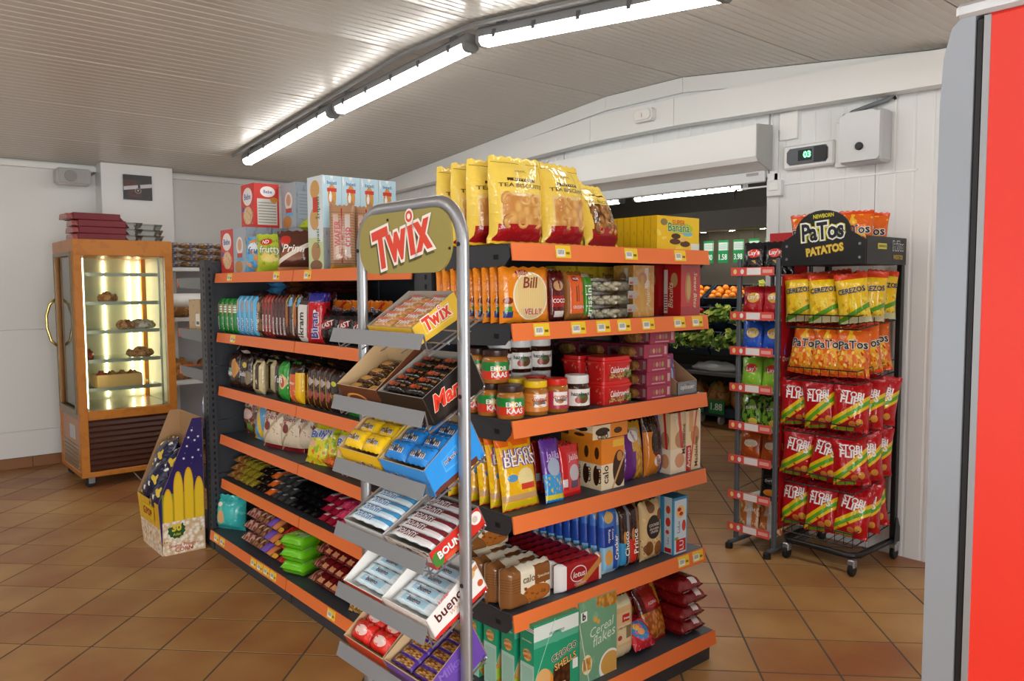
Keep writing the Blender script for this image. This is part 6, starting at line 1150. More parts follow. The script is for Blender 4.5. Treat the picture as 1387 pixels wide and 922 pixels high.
# --- base shelf of the run
TEA_ = film('teal_bag', '3ab4b4', [('noise', 5, .58, '5accc8'), ('ell', .3, .4, .16, .2, 'd8a878'), ('ell', .2, .75, .1, .06, 'f0e8d8')], rough=.16); RD6 = film('red_lying', 'd02a20', [('rect', .3, .7, .4, .7, 'c9c8c0'), ('noise', 5, .6, 'e05a30')], rough=.12)
inst(bag_spec(.2, .2, .13, TEA_, seed=151, fat=.8), 'candy_bag', 'teal bag standing at the far end of the bottom shelf', 'candy', (1.675, YF(303, 1.675)-.02, ZR[5]), (-.1, 0, RZ+.5)); inst(bag_spec(.2, .22, .1, TEA_, seed=152), 'candy_bag', 'teal bag behind the front teal one', 'candy', (1.83, 4.36, ZR[5]), (-.2, 0, RZ+.3))
instm(bag_spec(.16, .16, .05, RD6, [T('ETi', z=.55, w=.3)], seed=153), 'candy_bag', 'red bag lying on the teal bags', 'candy', X4((1.7, 4.43, ZR[5]+.23), (0, 0, RZ+.3)) @ Matrix.Rotation(-1.1, 4, 'X'))
def roll(nm, c, lay, seed): return bag_spec(.064, .2, .064, film(nm, c, lay, rough=.14), name='roll', seed=seed, seal=.06, k=4, fat=1, wr=.12, nu=8, nv=10)
ROL = [roll('rol0', '8a4a44', [('noise', 5, .5, 'c9a090'), ('ell', .5, .3, .3, .1, '5a2a24')], 161), roll('rol1', '9a6a4a', [('noise', 5, .5, '5a2a20'), ('ell', .5, .2, .2, .08, 'd8c0a0')], 162), roll('rol2', '7a5ac0', [('rect', 0, 1, .3, 1, 'b8a890'), ('noise', 5, .56, '4a2a1c', 0, 1, .3, 1)], 163), roll('rol3', 'd8844a', [('rect', 0, 1, .3, 1, '7a4a34'), ('noise', 5, .56, 'e0d0b8', 0, 1, .3, 1)], 164), roll('rol4', '4a1c14', [('noise', 5, .58, '9a5a2a'), ('rect', .1, .9, .0, .1, 'e0a020')], 165), roll('rol5', 'c02a20', [('noise', 5, .55, '6a1a14')], 166)]
RN = ['reddish brown', 'tan', 'violet-ended', 'orange-ended', 'dark brown', 'red']
for c, kind in enumerate([0, 0, 1, 1, 2, 3, 4, 5]):
    for l in range(4):
        for d_ in range(2): instm(ROL[kind], 'biscuit_roll', RN[kind]+' roll, '+['front', 'rear'][d_]+' row, '+['bottom', 'second', 'third', 'top'][l]+' layer, '+ORD[c]+' column from far end, bottom shelf', 'biscuits', X4((1.615+.018*l+.21*d_, 4.215-.068*c+jit(.004), ZR[5]+.034+.064*l), (0, 0, RZ+jit(.05))) @ Matrix.Rotation(-PI2, 4, 'X'), 'biscuit rolls stacked on the bottom shelf')
GRN = film('lime_pack', '6ec41f', [('rect', 0, 1, .75, 1, 'e8d02a'), ('rect', 0, 1, .9, 1, 'd8281f'), ('rect', .1, .5, .25, .6, 'a0d860'), ('rect', .6, .9, .2, .6, 'd0e8c0'), ('hlines', 12, .4, '6ec41f', .6, .9, .2, .6)], rough=.12)
grn = block_spec(.15, .16, .062, GRN, [T('cif', z=.45, w=.3, c='d8f0c0')], seed=171, k=12)
for l in range(3): instm(grn, 'biscuit_pack', ['bottom', 'middle', 'top'][l]+' lime green pack in the small stack, bottom shelf', 'biscuits', X4((1.605, 3.575, ZR[5]+.036+.065*l), (0, 0, RZ+.35)) @ Matrix.Rotation(-PI2, 4, 'X'), 'lime green packs')
for l in range(3): instm(grn, 'biscuit_pack', ['bottom', 'middle', 'top'][l]+' lime green pack in the stack behind', 'biscuits', X4((1.80, 3.59, ZR[5]+.036+.065*l), (0, 0, RZ+.1)) @ Matrix.Rotation(-PI2, 4, 'X'), 'lime green packs')
WIN = roll('rol6', '6a1418', [('noise', 5, .6, '8a2420'), ('rect', .1, .9, .04, .14, 'c98a60')], 172); PKB = roll('rol7', 'a87060', [('noise', 6, .5, '6a2a24')], 173)
for c in range(6):
    for l in range(4):
        for d_ in range(2): instm(PKB if c < 1 else WIN, 'biscuit_roll', ('pinkish' if c < 1 else 'wine red')+' roll, '+['front', 'rear'][d_]+' row, '+['bottom', 'second', 'third', 'top'][l]+' layer, '+ORD[c]+' column past the lime packs', 'biscuits', X4((1.625+.022*l+.21*d_, 3.40-.068*c+jit(.004), ZR[5]+.034+.064*l), (0, 0, RZ+jit(.05))) @ Matrix.Rotation(-PI2, 4, 'X'), 'wine red rolls on the bottom shelf')
GOB = film('gold_foil', 'c9a060', [('noise', 6, .5, '8a5a20'), ('noise', 4, .6, '1f8ad0')], rough=.08, crinkle=1); BLF = film('blue_foil', '2a90d0', [('noise', 5, .56, '0f5aa0'), ('rect', 0, .3, 0, 1, '7a4a20')], rough=.06, crinkle=1)
for k in range(5): inst(bag_spec(.1, .13, .06, [GOB, BLF][k % 2], seed=181+k % 2, wr=.18), 'candy_bag', ORD[k]+' foil-wrapped blue and gold candy pack near the rack, bottom shelf', 'candy', (1.64+.03*(k % 2), 2.96-.1*k+.02, ZR[5]+(0 if k % 2 else .0)), (-.3, .1, RZ+.4), 'foil candy packs')
# ================================================================== GOODS ON THE CANDY RACK
TIL = math.atan2(.092, .178)
def tray_m(i, y, back=0.0):
    z = ZT[i]; c = Vector(rkw(.014, y, z-.001)); 
    return Matrix.Translation(c) @ Matrix.Rotation(RZ+TH, 4, 'Z') @ Matrix.Rotation(TIL, 4, 'X') @ Matrix.Translation((0, back, .003))
def bars_in(M, w, d, h, spec, name, lab, cat, rows, cols, grp, z=None, layers=1, rx_=-PI2, dy=0):
    n = 0; bw, bh = (w-.01)/cols, (d-.01)/rows
    for r in range(rows):
        for c in range(cols):
            L_ = Matrix.Translation((-w/2+.005+bw*(c+.5), -d/2+.006+bh*r+dy, z if z is not None else h-.014)) @ Matrix.Rotation(rx_, 4, 'X')
            instm(spec, name, lab+', row '+['one', 'two', 'three', 'four', 'five', 'six', 'seven', 'eight'][r]+' '+(['left', 'right'][c] if cols == 2 else ['left', 'middle', 'right'][c] if cols == 3 else 'from the front'), cat, M @ L_, grp); n += 1
def choc(nm, c, lay, w, h, d, tx=(), seed=0): return bag_spec(w, h, d, film(nm, c, lay, rough=.14, crinkle=.4), tx, name='bar', seed=seed, seal=.02, k=5, fat=1, wr=.08, nu=8, nv=6, taper=.02)
gX = 'display boxes on the candy rack'
TWB = card('twix_box', 'e2b83a'); TWO = card('twix_box_side', 'e4bc3c', [('rect', .2, .8, .2, .85, 'ead07a'), ('rect', .22, .78, .24, .81, 'e2b83a')])
bw, bd = .222, .175
M = tray_m(0, -.03); o = instm(open_box(bw, bd, .075, .055, TWB, GREYC, TWO), 'candy_box', 'open golden box of caramel bars on the top tray of the rack', 'candy box', M, gX)
for a_ in (((bw/2, 0, .04), RIGHT, .1, .03, False, .001), ((-.0, -bd/2, .026), FRONT, .05, .05, False, .0008)):
    tm = MB(); twix_word(tm, *a_); link('lettering', tm.mesh('lettering', TWM), o)
def tw_bar():
    mb, sf = bag_geo(.1, .033, .018, seed=3, seal=.02, k=5, fat=1, wr=.08, nu=8, nv=6, taper=.02); t = MB(); add_text(t, 'TWIX', (0, 0, .0165), *FRONT, width=.06, height=.017, m=0, mo=1, bold=.04, ob=.1, lift=.0105)
    return [('bar', mb.mesh('bar', film('twix_bar', 'c9975a', [('rect', .1, .9, .1, .9, 'b98248'), ('noise', 5, .55, 'dcb070')], rough=.15), True), None), ('lettering', t.mesh('lettering', TWM), 0)]
bars_in(M, bw, bd, .06, tw_bar(), 'candy_bar', 'golden caramel bar in the box on the top tray', 'candy bar', 5, 2, 'caramel bars', z=.05)
# tray 2
BRX = card('brown_box', '5a2f1c', [('ell', .4, .5, .26, .22, 'd89a50'), ('ell', .4, .5, .2, .15, '7a3a1c'), ('noise', 7, .6, '6a8a28', 0, 1, .0, .3)]); MAX_ = card('mars_box', '1b1512', [('rect', .1, .5, .1, .4, '2a201a')])
wy = .112
M = tray_m(1, wy); instm(open_box(.215, bd+.02, .125, .085, BRX, KRAFT, BRX, hb=.14), 'candy_box', 'brown open box with chocolate print, left on the second tray', 'candy box', M, gX)
bars_in(M, .215, bd, .07, choc('brown_bar', '4a2414', [('ell', .4, .5, .3, .3, 'c98a40'), ('noise', 6, .6, '8a9a30')], .1, .036, .02, seed=5), 'candy_bar', 'brown wafer bar in the brown box', 'candy bar', 4, 2, 'brown wafer bars', z=.055)
M = tray_m(1, -.112); instm(open_box(.215, bd+.02, .105, .085, MAX_, GREYC, MAX_, [T('Mars', z=.5, x=-.1, w=.62, c='e23a24', o='f4d8c0', face='R', sh=.35, b=.03)]), 'candy_box', 'black open box with red italic lettering, right on the second tray', 'candy box', M, gX)
bars_in(M, .215, bd, .07, choc('mars_bar', '16110f', [('noise', 6, .62, '5a3a20')], .1, .036, .02, [T('Mars', z=.5, x=-.1, w=.55, c='d0582c', o='2a1a10', sh=.3), T('BAR', z=.5, x=.32, w=.18, c='c98a40')], seed=6), 'candy_bar', 'black bar with red italic lettering', 'candy bar', 5, 2, 'black bars', z=.08)
# tray 3
MMY = card('mm_yellow', 'f2c21e', [('rect', 0, .0, 0, 0, 'ffffff')]); MMB = card('mm_blue', '2f96e8'); MMS = card('mm_blue_side', '3399ec', [('rect', .3, .62, .3, .72, '5ab4f4'), ('rect', .32, .6, .34, .68, '3a9cf0'), ('rect', .02, .85, .0, .13, '6a3a30')]); MMD = card('mm_brown_side', '4a2a1e')
mm = lambda **k: T('m&m\'s', c='4a2a1e', o='f2f0ec', **k)
M = tray_m(2, wy); instm(open_box(.215, bd+.02, .13, .085, MMY, KRAFT, MMY, [mm(z=.3, x=.1, w=.5)]), 'candy_box', 'yellow open box with brown lettering, left on the third tray', 'candy box', M, gX)
ym = choc('mm_pack_y', 'f4c81c', [('noise', 4, .62, 'e8b010')], .1, .06, .025, [T('m&m', z=.5, w=.55, c='4a2a1e', o='f4f0e8')], seed=7); bm = choc('mm_pack_b', '2a86d8', [('noise', 4, .62, '1f6ab8')], .1, .06, .025, [T('m&m', z=.5, w=.6, c='3a2420', o='f4f0e8')], seed=8)
bars_in(M, .215, bd, .08, ym, 'candy_pack', 'yellow candy packet in the yellow box', 'candy', 3, 2, 'yellow candy packets', z=.08, rx_=-1.2)
M = tray_m(2, -.112); instm(open_box(.215, bd+.02, .125, .085, MMB, KRAFT, MMS, [mm(z=.3, x=-.15, w=.4), mm(z=.52, x=-.04, w=.24, face='R', rot=.05)]), 'candy_box', 'bright blue open box with brown side stripe, right on the third tray', 'candy box', M, gX)
bars_in(M, .215, bd, .08, bm, 'candy_pack', 'blue candy packet in the blue box', 'candy', 3, 2, 'blue candy packets', z=.08, rx_=-1.2)
# tray 4
BOB = card('bounty_blue', 'e4eef4', [('rect', 0, 1, .0, .3, 'b8d8ec')]); BOR = card('bounty_red_side', 'd8332a', [('ell', .88, .62, .1, .3, 'f4f0ec'), ('ell', .86, .6, .05, .16, 'd8c8b8'), ('ell', .1, .4, .1, .4, '4a8a3a'), ('rect', .2, .5, 0, .2, 'e05a38')]); BOF = card('bounty_front', 'e8e0d8', [('rect', 0, 1, .0, .35, 'd8332a'), ('noise', 6, .6, '5a2a24')])
M = tray_m(3, wy); instm(open_box(.215, bd+.02, .062, .055, BOB, GREYC, BOB), 'candy_box', 'pale blue open box of coconut bars, left on the fourth tray', 'candy box', M, gX)
cb = lambda nm, c1, c2, sd: choc(nm, 'e8eef2', [('rect', .0, 1, .5, 1, c1), ('rect', .06, .94, .12, .5, c2)], .205, .036, .022, [T('BOUNTY', z=.42, x=-.1, w=.42, c='f6f8fa', o=c1 if c1 != 'dfe8ee' else '2a5a9a')], seed=sd)
bars_in(M, .215, bd, .05, cb('bounty_b', '4a9ad0', 'd0e4f0', 9), 'candy_bar', 'pale blue and white coconut bar', 'candy bar', 5, 1, 'blue coconut bars', z=.052)
M = tray_m(3, -.112); instm(open_box(.215, bd+.02, .062, .055, BOF, GREYC, BOR, [T('BOUNTY', z=.48, x=-.08, w=.62, c='f8f4f0', o='a01f1a', face='R', b=.04), T('BOUNTY', z=.5, w=.5, c='f4f0ec', o='5a2a24')]), 'candy_box', 'white open box with a red side and white lettering, fourth tray', 'candy box', M, gX)
bars_in(M, .215, bd, .05, cb('bounty_r', '7a2a30', 'dcd4d4', 10), 'candy_bar', 'silver and maroon coconut bar', 'candy bar', 5, 1, 'red coconut bars', z=.052)
# tray 5
BUB = card('bueno_front', 'f0eeea', [('noise', 4, .62, 'e0d8d0')]); BUS = card('bueno_side', 'f2efec', [('rect', 0, 1, 0, .12, 'd8322a'), ('line', .35, .5, .07, 'c98a50'), ('rect', 0, .62, .12, 1, 'f2efec'), ('ell', .82, .75, .1, .14, 'e0b878'), ('ell', .93, .34, .05, .1, 'c85a30')])
bub = choc('bueno_bar', 'dcecf4', [('rect', .2, .8, .2, .8, 'a8d4ea'), ('noise', 4, .58, 'f4f8fa')], .19, .04, .026, [T('bueno', z=.5, w=.3, c='5a2a24')], seed=11)
M = tray_m(4, wy); instm(open_box(.215, bd+.03, .1, .055, card('bueno_open', 'f2f0ee', [('rect', 0, 1, .7, 1, 'd8322a')]), mat('white_card', 'eeece8', .5), card('bueno_s2', 'eeeae6')), 'candy_box', 'white open box with a torn red edge, left on the fifth tray', 'candy box', M, gX)
bars_in(M, .215, bd, .05, bub, 'candy_bar', 'pale blue wafer bar in the torn white box', 'candy bar', 4, 1, 'wafer bars in the torn box', z=.04)
M = tray_m(4, -.112); instm(open_box(.215, bd+.03, .1, .07, BUB, mat('white_card', 'eeece8', .5), BUS, [T('bueno', z=.56, x=-.12, w=.5, c='5a1f1c', face='R', rot=.12, b=.02), T('kinder', z=.86, x=-.14, w=.2, c='d8322a', face='R', rot=.1), T('White', z=.33, x=-.04, w=.22, c='d8a888', face='R', sh=.3, rot=.1)]), 'candy_box', 'white open box with maroon lettering and red wavy base, fifth tray', 'candy box', M, gX)
bars_in(M, .215, bd, .05, bub, 'candy_bar', 'pale blue wafer bar in the white box with maroon lettering', 'candy bar', 4, 1, 'wafer bars in the lettered box', z=.05)
# tray 6
MLS = card('milka_side', '6a4aa8', [('noise', 4, .62, '7a58b8')]); RDX = card('red_display', 'd42a22', [('rect', 0, 1, .0, .3, 'e8e0dc')])
M = tray_m(5, wy); instm(open_box(.215, bd+.02, .11, .07, RDX, KRAFT, card('red_display_s', 'cfa888')), 'candy_box', 'open box of red packets, left on the bottom tray', 'candy box', M, gX)
bars_in(M, .215, bd, .06, choc('red_packet', 'd8281f', [('ell', .5, .5, .3, .25, 'e8c8c0'), ('noise', 5, .6, 'e85a48')], .1, .062, .04, seed=13), 'candy_pack', 'red chocolate packet in the bottom tray', 'candy', 3, 2, 'red packets', z=.05, rx_=-1.2)
M = tray_m(5, -.112); instm(open_box(.215, bd+.02, .105, .075, MLS, KRAFT, MLS, [T('Milka', z=.6, x=-.1, w=.4, c='8a6ac8', face='R')]), 'candy_box', 'violet open box of nut bars, right on the bottom tray', 'candy box', M, gX)
bars_in(M, .215, bd, .06, choc('milka_bar', '5a3a98', [('cells', 7, 'c99a50', '6a3a18', .1, .9, .15, .75)], .1, .036, .02, seed=14), 'candy_bar', 'violet nut bar in the violet box', 'candy bar', 5, 2, 'violet nut bars', z=.055)
# ================================================================== CRISPS
CER = film('cerezo_bag', 'ecc21c', [('rect', 0, 1, .88, 1, 'd8421f'), ('noise', 4, .52, 'f2d84a', 0, 1, .0, .5), ('noise', 6, .56, 'c99a2a', .1, .9, .12, .45), ('rect', 0, 1, 0, .12, 'c8c8a0'), ('line', .3, .05, .05, '5a9a2a')], rough=.1, crinkle=.9); PAT = film('patos_bag', 'e2661c', [('noise', 3, .54, 'f0b830', 0, 1, .3, .95), ('noise', 5, .5, 'e8a02a', 0, 1, .05, .5), ('noise', 7, .57, 'f2d060', .1, .9, .1, .5), ('noise', 6, .6, 'c8341a', 0, 1, .05, .5), ('rect', 0, 1, .93, 1, 'd8481a'), ('rect', 0, 1, 0, .05, 'd8481a')], rough=.1, crinkle=.9)
STB = film('flips_bag', 'b8141c', [('line', .5, .14, .12, 'e8c020'), ('line', .5, .13, .045, '5aa828'), ('noise', 5, .6, 'd0303a', 0, 1, 0, .3), ('ell', .75, .2, .1, .07, 'd89a40'), ('ell', .55, .16, .1, .06, 'd07a38'), ('rect', .1, .6, .02, .08, '6a9a20')], rough=.1, crinkle=.9)
def cbag(m, tx, seeds, w=.19, h=.27, d=.095): return [bag_spec(w, h, d, m, tx, seed=s, wr=.17, fat=.85, nu=12, nv=14) for s in seeds]
cer = cbag(CER, [T('CEREZOS', z=.66, w=.82, h=.11, c='14110e', o='f4f0e8', rot=.08, b=.03, ob=.055)], (201, 202), .165, .265); pat = cbag(PAT, [T('PaTos', z=.62, w=.82, h=.17, c='12141c', o='f4f0e4', rot=.08, b=.02, ob=.07)], (203, 204), .175, .275); flp = cbag(STB, [T('STOBI', z=.74, w=.6, c='f2f0ee', b=.03, rot=-.1), T('FLIPS', z=.62, w=.6, c='f2f0ee', b=.03, rot=-.1)], (205, 206), .19, .27)
def tier(specs, z, xs, lab, grp):
    for k, (x, y, rz, tl) in enumerate(xs): inst(specs[k % 2], 'crisps_bag', ORD[k]+' '+lab, 'crisps', (x+jit(.012), y+jit(.012), z+.004+(x-4.0)*.09), (tl+jit(.14), jit(.13), RZ+rz+jit(.22)), grp)
front = lambda n, x, a=.0: [(x, 2.28-.29*k/(n-1), .25+a*k, -.08) for k in range(n)]
L4 = lambda a: [(4.06, 2.285, .25, -.1), (4.05, 2.135, .3, -.14), (4.06, 1.99, .45, -.12), (4.18, 1.965, .6, -.1), (4.3, 1.97, .7, -.08), (4.19, 2.26, .2, -.06), (4.18, 2.11, .2, -.06), (4.32, 2.2, .2, -.05)]
tier(cer, ZP[0], L4(0), 'yellow crisps bag counted from the left, top basket', 'yellow crisps bags'); tier(pat, ZP[1], L4(0), 'orange crisps bag counted from the left, second basket', 'orange crisps bags')
for i_, nm in ((2, 'third'), (3, 'fourth'), (4, 'lowest')): tier(flp, ZP[i_], L4(0), 'red corn puffs bag counted from the left, '+nm+' basket', 'red corn puffs bags, '+nm+' basket')
for k, (x, y, z, t_, lab) in enumerate(((4.1, 2.27, hz0+.01, .0, 'left of the arch'), (4.1, 2.01, hz0+.01, -.05, 'right of the arch'), (4.27, 2.02, hz0+.01, 0, 'further right'), (4.27, 2.22, hz0+.01, 0, 'behind the arch'))): inst(pat[k % 2], 'crisps_bag', 'orange crisps bag on top of the black header, '+lab, 'crisps', (x, y, z), (t_, .06*(k-1), RZ+.3), 'orange crisps bags on the header')
LAYC = [('1a1a1e', 'black', [('noise', 4, .6, 'c89a30', 0, 1, 0, .4), ('ell', .5, .62, .28, .14, 'd8342c')]), ('b01a24', 'dark red', [('ell', .5, .62, .28, .16, 'e0b040'), ('noise', 4, .6, 'c83a30', 0, 1, 0, .4)]), ('2456c0', 'blue', [('ell', .5, .62, .28, .16, 'e0c060'), ('noise', 4, .6, 'd8a030', 0, 1, 0, .3)]), ('8ac238', 'lime green', [('ell', .45, .66, .28, .14, 'd8342c'), ('noise', 4, .6, 'e8d060', 0, 1, 0, .35)]), ('6a9a30', 'green', [('noise', 5, .52, '2a3a18'), ('ell', .6, .2, .2, .1, 'e0c050')]), ('a8481c', 'brown orange', [('ell', .5, .55, .3, .12, 'e8d8c0'), ('noise', 4, .6, 'd07030')]), ('16161c', 'black', [('ell', .5, .25, .3, .1, 'd8842a'), ('ell', .5, .6, .3, .1, '4a4a50')]), ('c8783a', 'tan', [('noise', 4, .52, 'e8c8a0'), ('rect', .4, .6, 0, 1, 'd8d8d8')])]
LN = ["Lay's", "Lay's", "Lay's", "Lay's", 'SUPER', 'Hamka', 'Doritos', 'Grills']
for i_, z in enumerate(ZL):
    c, nm, lay = LAYC[i_]; sp2_ = [bag_spec(.142, .19, .06, film('lay%d' % i_, c, lay, rough=.1, crinkle=.8), [T(LN[i_], z=.62, w=.46, c='f6f2ec', rot=.1)], seed=211+i_+s*20, nu=8, nv=10) for s in (0, 1)]
    for k, (x, y) in enumerate(((4.04, 2.58), (4.045, 2.448), (4.125, 2.58), (4.125, 2.45))):
        if i_ == 6 and k in (0, 2): continue
        inst(sp2_[k % 2], 'crisps_bag', ['front left', 'front right', 'rear left', 'rear right'][k]+' '+nm+' crisps bag on the '+['top', 'second', 'third', 'fourth', 'fifth', 'sixth', 'seventh', 'lowest'][i_]+' shelf of the slim stand', 'crisps', (x, y, z-.044), (-.22, 0, RZ+.2), 'bags on the slim crisps stand')
# ================================================================== POPCORN BIN
pb = empty('popcorn_bin', (1.445, 4.88, 0)); tag(pb, 'cardboard popcorn bin printed with corn cobs and a starry blue top', 'display bin')
px0, px1, py0, py1 = 1.31-1.445, 1.575-1.445, 4.675-4.88, 5.09-4.88
corn = [('rect', 0, 1, 0, .46, '7aa030')]
for k, tp_ in enumerate((.5, .62, .64, .56)): corn += [('rect', .025+.245*k, .255+.245*k, .2, tp_-.12, 'e8b01a'), ('ell', .14+.245*k, tp_-.14, .115, .14, 'e8b01a'), ('rect', .045+.245*k, .235+.245*k, .2, tp_-.12, 'f4cf30'), ('ell', .14+.245*k, tp_-.145, .095, .13, 'f4cf30')]
CORN = card('corn_print', '2a2468', [('noise', 26, .72, 'f0f0f8', 0, 1, .55, 1)]+corn+[('ocells', 42, 'fffaee', 'dcc096', 0, 1, 0, .25), ('onoise', 30, .66, 'b07a40', 0, 1, 0, .24)])
CORN2 = card('corn_print_front', 'e8b81c', [('lines', 5, .5, 'f2cc2a', 0, 1, .5, 1), ('hlines', 40, .3, 'e0ac18', 0, 1, .5, 1), ('ocells', 42, 'fffaee', 'dcc096', 0, 1, 0, .5), ('onoise', 30, .66, 'b07a40', 0, 1, 0, .5)])
bv = .022
def bin_wall(pts, m, nm):          # thin card wall from 3D outline with an inner kraft face
    mb = MB(); n = len(pts); c = Vector((0, 0, .3)); P = [Vector(p) for p in pts]; nn = (P[1]-P[0]).cross(P[2]-P[0]).normalized(); k = .004
    if nn.dot(P[0]-c) < 0: nn = -nn; 
    A = (P[1]-P[0]).normalized(); 
    U = []
    zmax = .79
    for p in P: U.append(((p-P[0]).dot(A)/(P[1]-P[0]).length, p.z/zmax if m is CORN else p.z/.32))
    f = list(range(n)); q = [P[i] for i in f]
    w1 = (q[1]-q[0]).cross(q[2]-q[0]).dot(nn) > 0
    mb.face(q if w1 else q[::-1], 0, U if w1 else U[::-1]); inn = [p-nn*k for p in q]; mb.face(inn[::-1] if w1 else inn, 1)
    for i in range(n): j = (i+1) % n; mb.face([q[i], inn[i], inn[j], q[j]] if w1 else [q[j], inn[j], inn[i], q[i]], 1)
    return part(nm, mb, [m, mat('kraft_inner', 'b08a62', .65)], pb)
tp = .03
s1 = bin_wall([(px0+bv, py0+.015, 0), (px1, py0+.015, 0), (px1+.0, py0, .79), (px1-.06, py0, .79), (px0, py0, .31)], CORN, 'side_panel')
s2 = bin_wall([(px0+bv, py1-.015, 0), (px1, py1-.015, 0), (px1, py1, .79), (px1-.06, py1, .79), (px0, py1, .31)], CORN, 'side_panel')
s3 = bin_wall([(px0+bv, py1-.015, 0), (px0+bv, py0+.015, 0), (px0, py0, .31), (px0, py1, .31)], CORN2, 'front_panel')
s4 = bin_wall([(px1, py0+.015, 0), (px1, py1-.015, 0), (px1, py1, .79), (px1, py0, .79)], CORN, 'back_panel')
t = MB(); yy = py0+.002
tb_ = t; t = MB(); kk = len(t.v); t.v += [(px0+.1+.052*math.cos(a)*(1 if i % 2 else .86), yy-.001+.006, .145+.052*math.sin(a)*(1 if i % 2 else .86)) for i, a in enumerate([6.2832*i/24 for i in range(24)])]; t.f.append(tuple(range(kk, kk+24))); t.m.append(0); t.uv.append([(0, 0)]*24); part('badge', t, ink('1f5a2a'), s1); t = tb_
add_text(t, '30', (px0+.1, yy+.005, .16), *FRONT, width=.055, m=1, bold=.05, lift=.003); add_text(t, 'Adet', (px0+.1, yy+.005, .122), *FRONT, width=.045, m=1, lift=.003); add_text(t, 'Sinema Popcorn', (px0+.14, yy+.011, .05), *FRONT, width=.17, m=2, lift=.002); add_text(t, 'CORN', (px0+.14, yy+.013, .025), *FRONT, width=.1, m=2, lift=.002)
ts_ = t; t = MB()
for x, z in ((.2, .72), (.215, .66), (.17, .63), (.235, .6), (.2, .56), (.235, .68), (.15, .56), (.18, .68)):
    k2 = len(t.v); t.v += [(px0+x+.009*math.cos(a)*(1 if i % 2 else .42), yy-.004, z+.009*math.sin(a)*(1 if i % 2 else .42)) for i, a in enumerate([6.2832*(i+.25)/10 for i in range(10)])]; t.f.append(tuple(range(k2, k2+10))); t.m.append(3); t.uv.append([(0, 0)]*10)
part('stars', t, [ink('f4f4fa')], s1)['kind'] = 'stuff'; t = ts_
part('lettering', t, [ink('1f5a2a'), ink('e8d040'), ink('c03a3a'), ink('f4f4fa')], s1)
t2 = MB(); fl_ = LEFT; part('logo_plate', MB().box(px0-.004, px0-.002, -.12, .1, .2, .275), ink('e8c81c'), s3); add_text(t2, 'G.POP', (px0-.004, -.01, .237), *LEFT, width=.17, height=.045, m=1, bold=.05); part('logo', t2, [ink('e8c81c'), ink('a8281f')], s3)
POP = film('popcorn_bag', '15173e', [('noise', 3, .58, 'e0c040'), ('noise', 4, .62, 'f0ece0'), ('noise', 5, .66, '2a3a8a')], rough=.06, crinkle=1); pps = [bag_spec(.215, .25, .13, POP, seed=231+s, wr=.22) for s in range(2)]
for k, (x, y, z, a, b) in enumerate(((1.375, 4.80, .13, -.35, .05), (1.385, 4.885, .2, -.3, .15), (1.375, 4.97, .15, -.4, -.1), (1.44, 4.81, .29, -.5, .0), (1.44, 4.94, .31, -.35, -.1), (1.41, 4.88, .06, -1.0, 0), (1.47, 4.90, .13, -.2, .0))): inst(pps[k % 2], 'popcorn_bag', ['front right', 'front middle', 'front left', 'upper right', 'topmost', 'lowest front', 'buried'][k]+' dark blue popcorn bag heaped in the cardboard bin', 'popcorn', (x-.03, y, z+.1), (a, b, RZ), 'dark blue popcorn bags')
# ================================================================== CABINET CONTENTS AND TOP
PASM = mat('pastry', 'c08a58', .5, layers=[('onoise', 30, .55, '9a5a3a'), ('onoise', 50, .62, 'e0d0c0')]); WHP = mat('pastry_white', 'd8d0c8', .5, layers=[('onoise', 25, .55, 'a88070')])
def lump(sx, sy, sz, seed):
    r = random.Random(seed); mb = MB()
    n0 = 0; mb.sphere((0, 0, 0), 1, 14, 0); mb.v = [(x*sx*(1+.18*math.sin(5*y+seed)), y*sy*(1+.15*math.sin(6*x+seed)), max(0, z+.6)*sz*(1+.2*math.sin(9*x+7*y+seed))) for x, y, z in mb.v]; return mb
for k, (x, z, s_, m_, lab) in enumerate(((1.88, 1.215, .1, WHP, 'white cake on the third glass shelf'), (1.86, .985, .1, PASM, 'brown pastry on the fourth glass shelf'), (1.62, 1.44, .07, PASM, 'small pastry on the second glass shelf'), (1.47, .985, .03, mat('berry', 'a8483a', .4), 'small red tartlet at the left of the fourth glass shelf'), (1.75, 1.215, .07, PASM, 'flat pastry beside the white cake'))):
    o = part('pastry', lump(s_, .09, .045, k), m_, None, True, loc=(x, 6.96, z+.001)); tag(o, lab+' of the cabinet', 'pastry')
cbx = open_box(.34, .2, .1, .1, mat('cake_board', 'd8b070', .6), mat('cake_board_in', 'c9a870', .6)); inst(cbx, 'cake_box', 'open golden box on the lowest glass shelf of the cabinet', 'box', (1.66, 6.92, .761))
for k in range(4): o = part('pastry', lump(.04, .05, .05, 9+k), [PASM, mat('berry', 'a8483a', .4)][k == 0], None, True, loc=(1.545+.077*k, 6.92, .8)); tag(o, ORD[k]+' small pastry from the left in the golden box', 'pastry')
MEN = mat('maroon_folder', '741c28', .5); MENE = mat('folder_pages', '9a5a5a', .6)
def folder(): return [('carton', MB().bbox(-.17, .17, -.13, .13, 0, .052, .004).mesh('maroon_box', [MEN]), None), ('end_flap', MB().prism([(-.12, .005), (.12, .005), (.1, .045), (-.1, .045)], 0, -.21, -.17).mesh('end_flap', card('flap_print', 'a03038', [('noise', 8, .55, 'd0b0a8')])), 0), ('tip', MB().prism([(-.13, .0), (.13, .0), (0, .05)], 0, .17, .195).mesh('tip', MEN), 0)]
fsp = folder()
for k in range(4): inst(fsp, 'maroon_carton', ['lowest', 'second lowest', 'second highest', 'topmost'][k]+' maroon pack in the pile on top of the glass cabinet', 'carton', (1.545+[.03, .03, .035, -.01][k], 6.95, 1.9255+.0525*k), (0, 0, [0, .03, -.02, .05][k]), 'maroon packs on the cabinet')
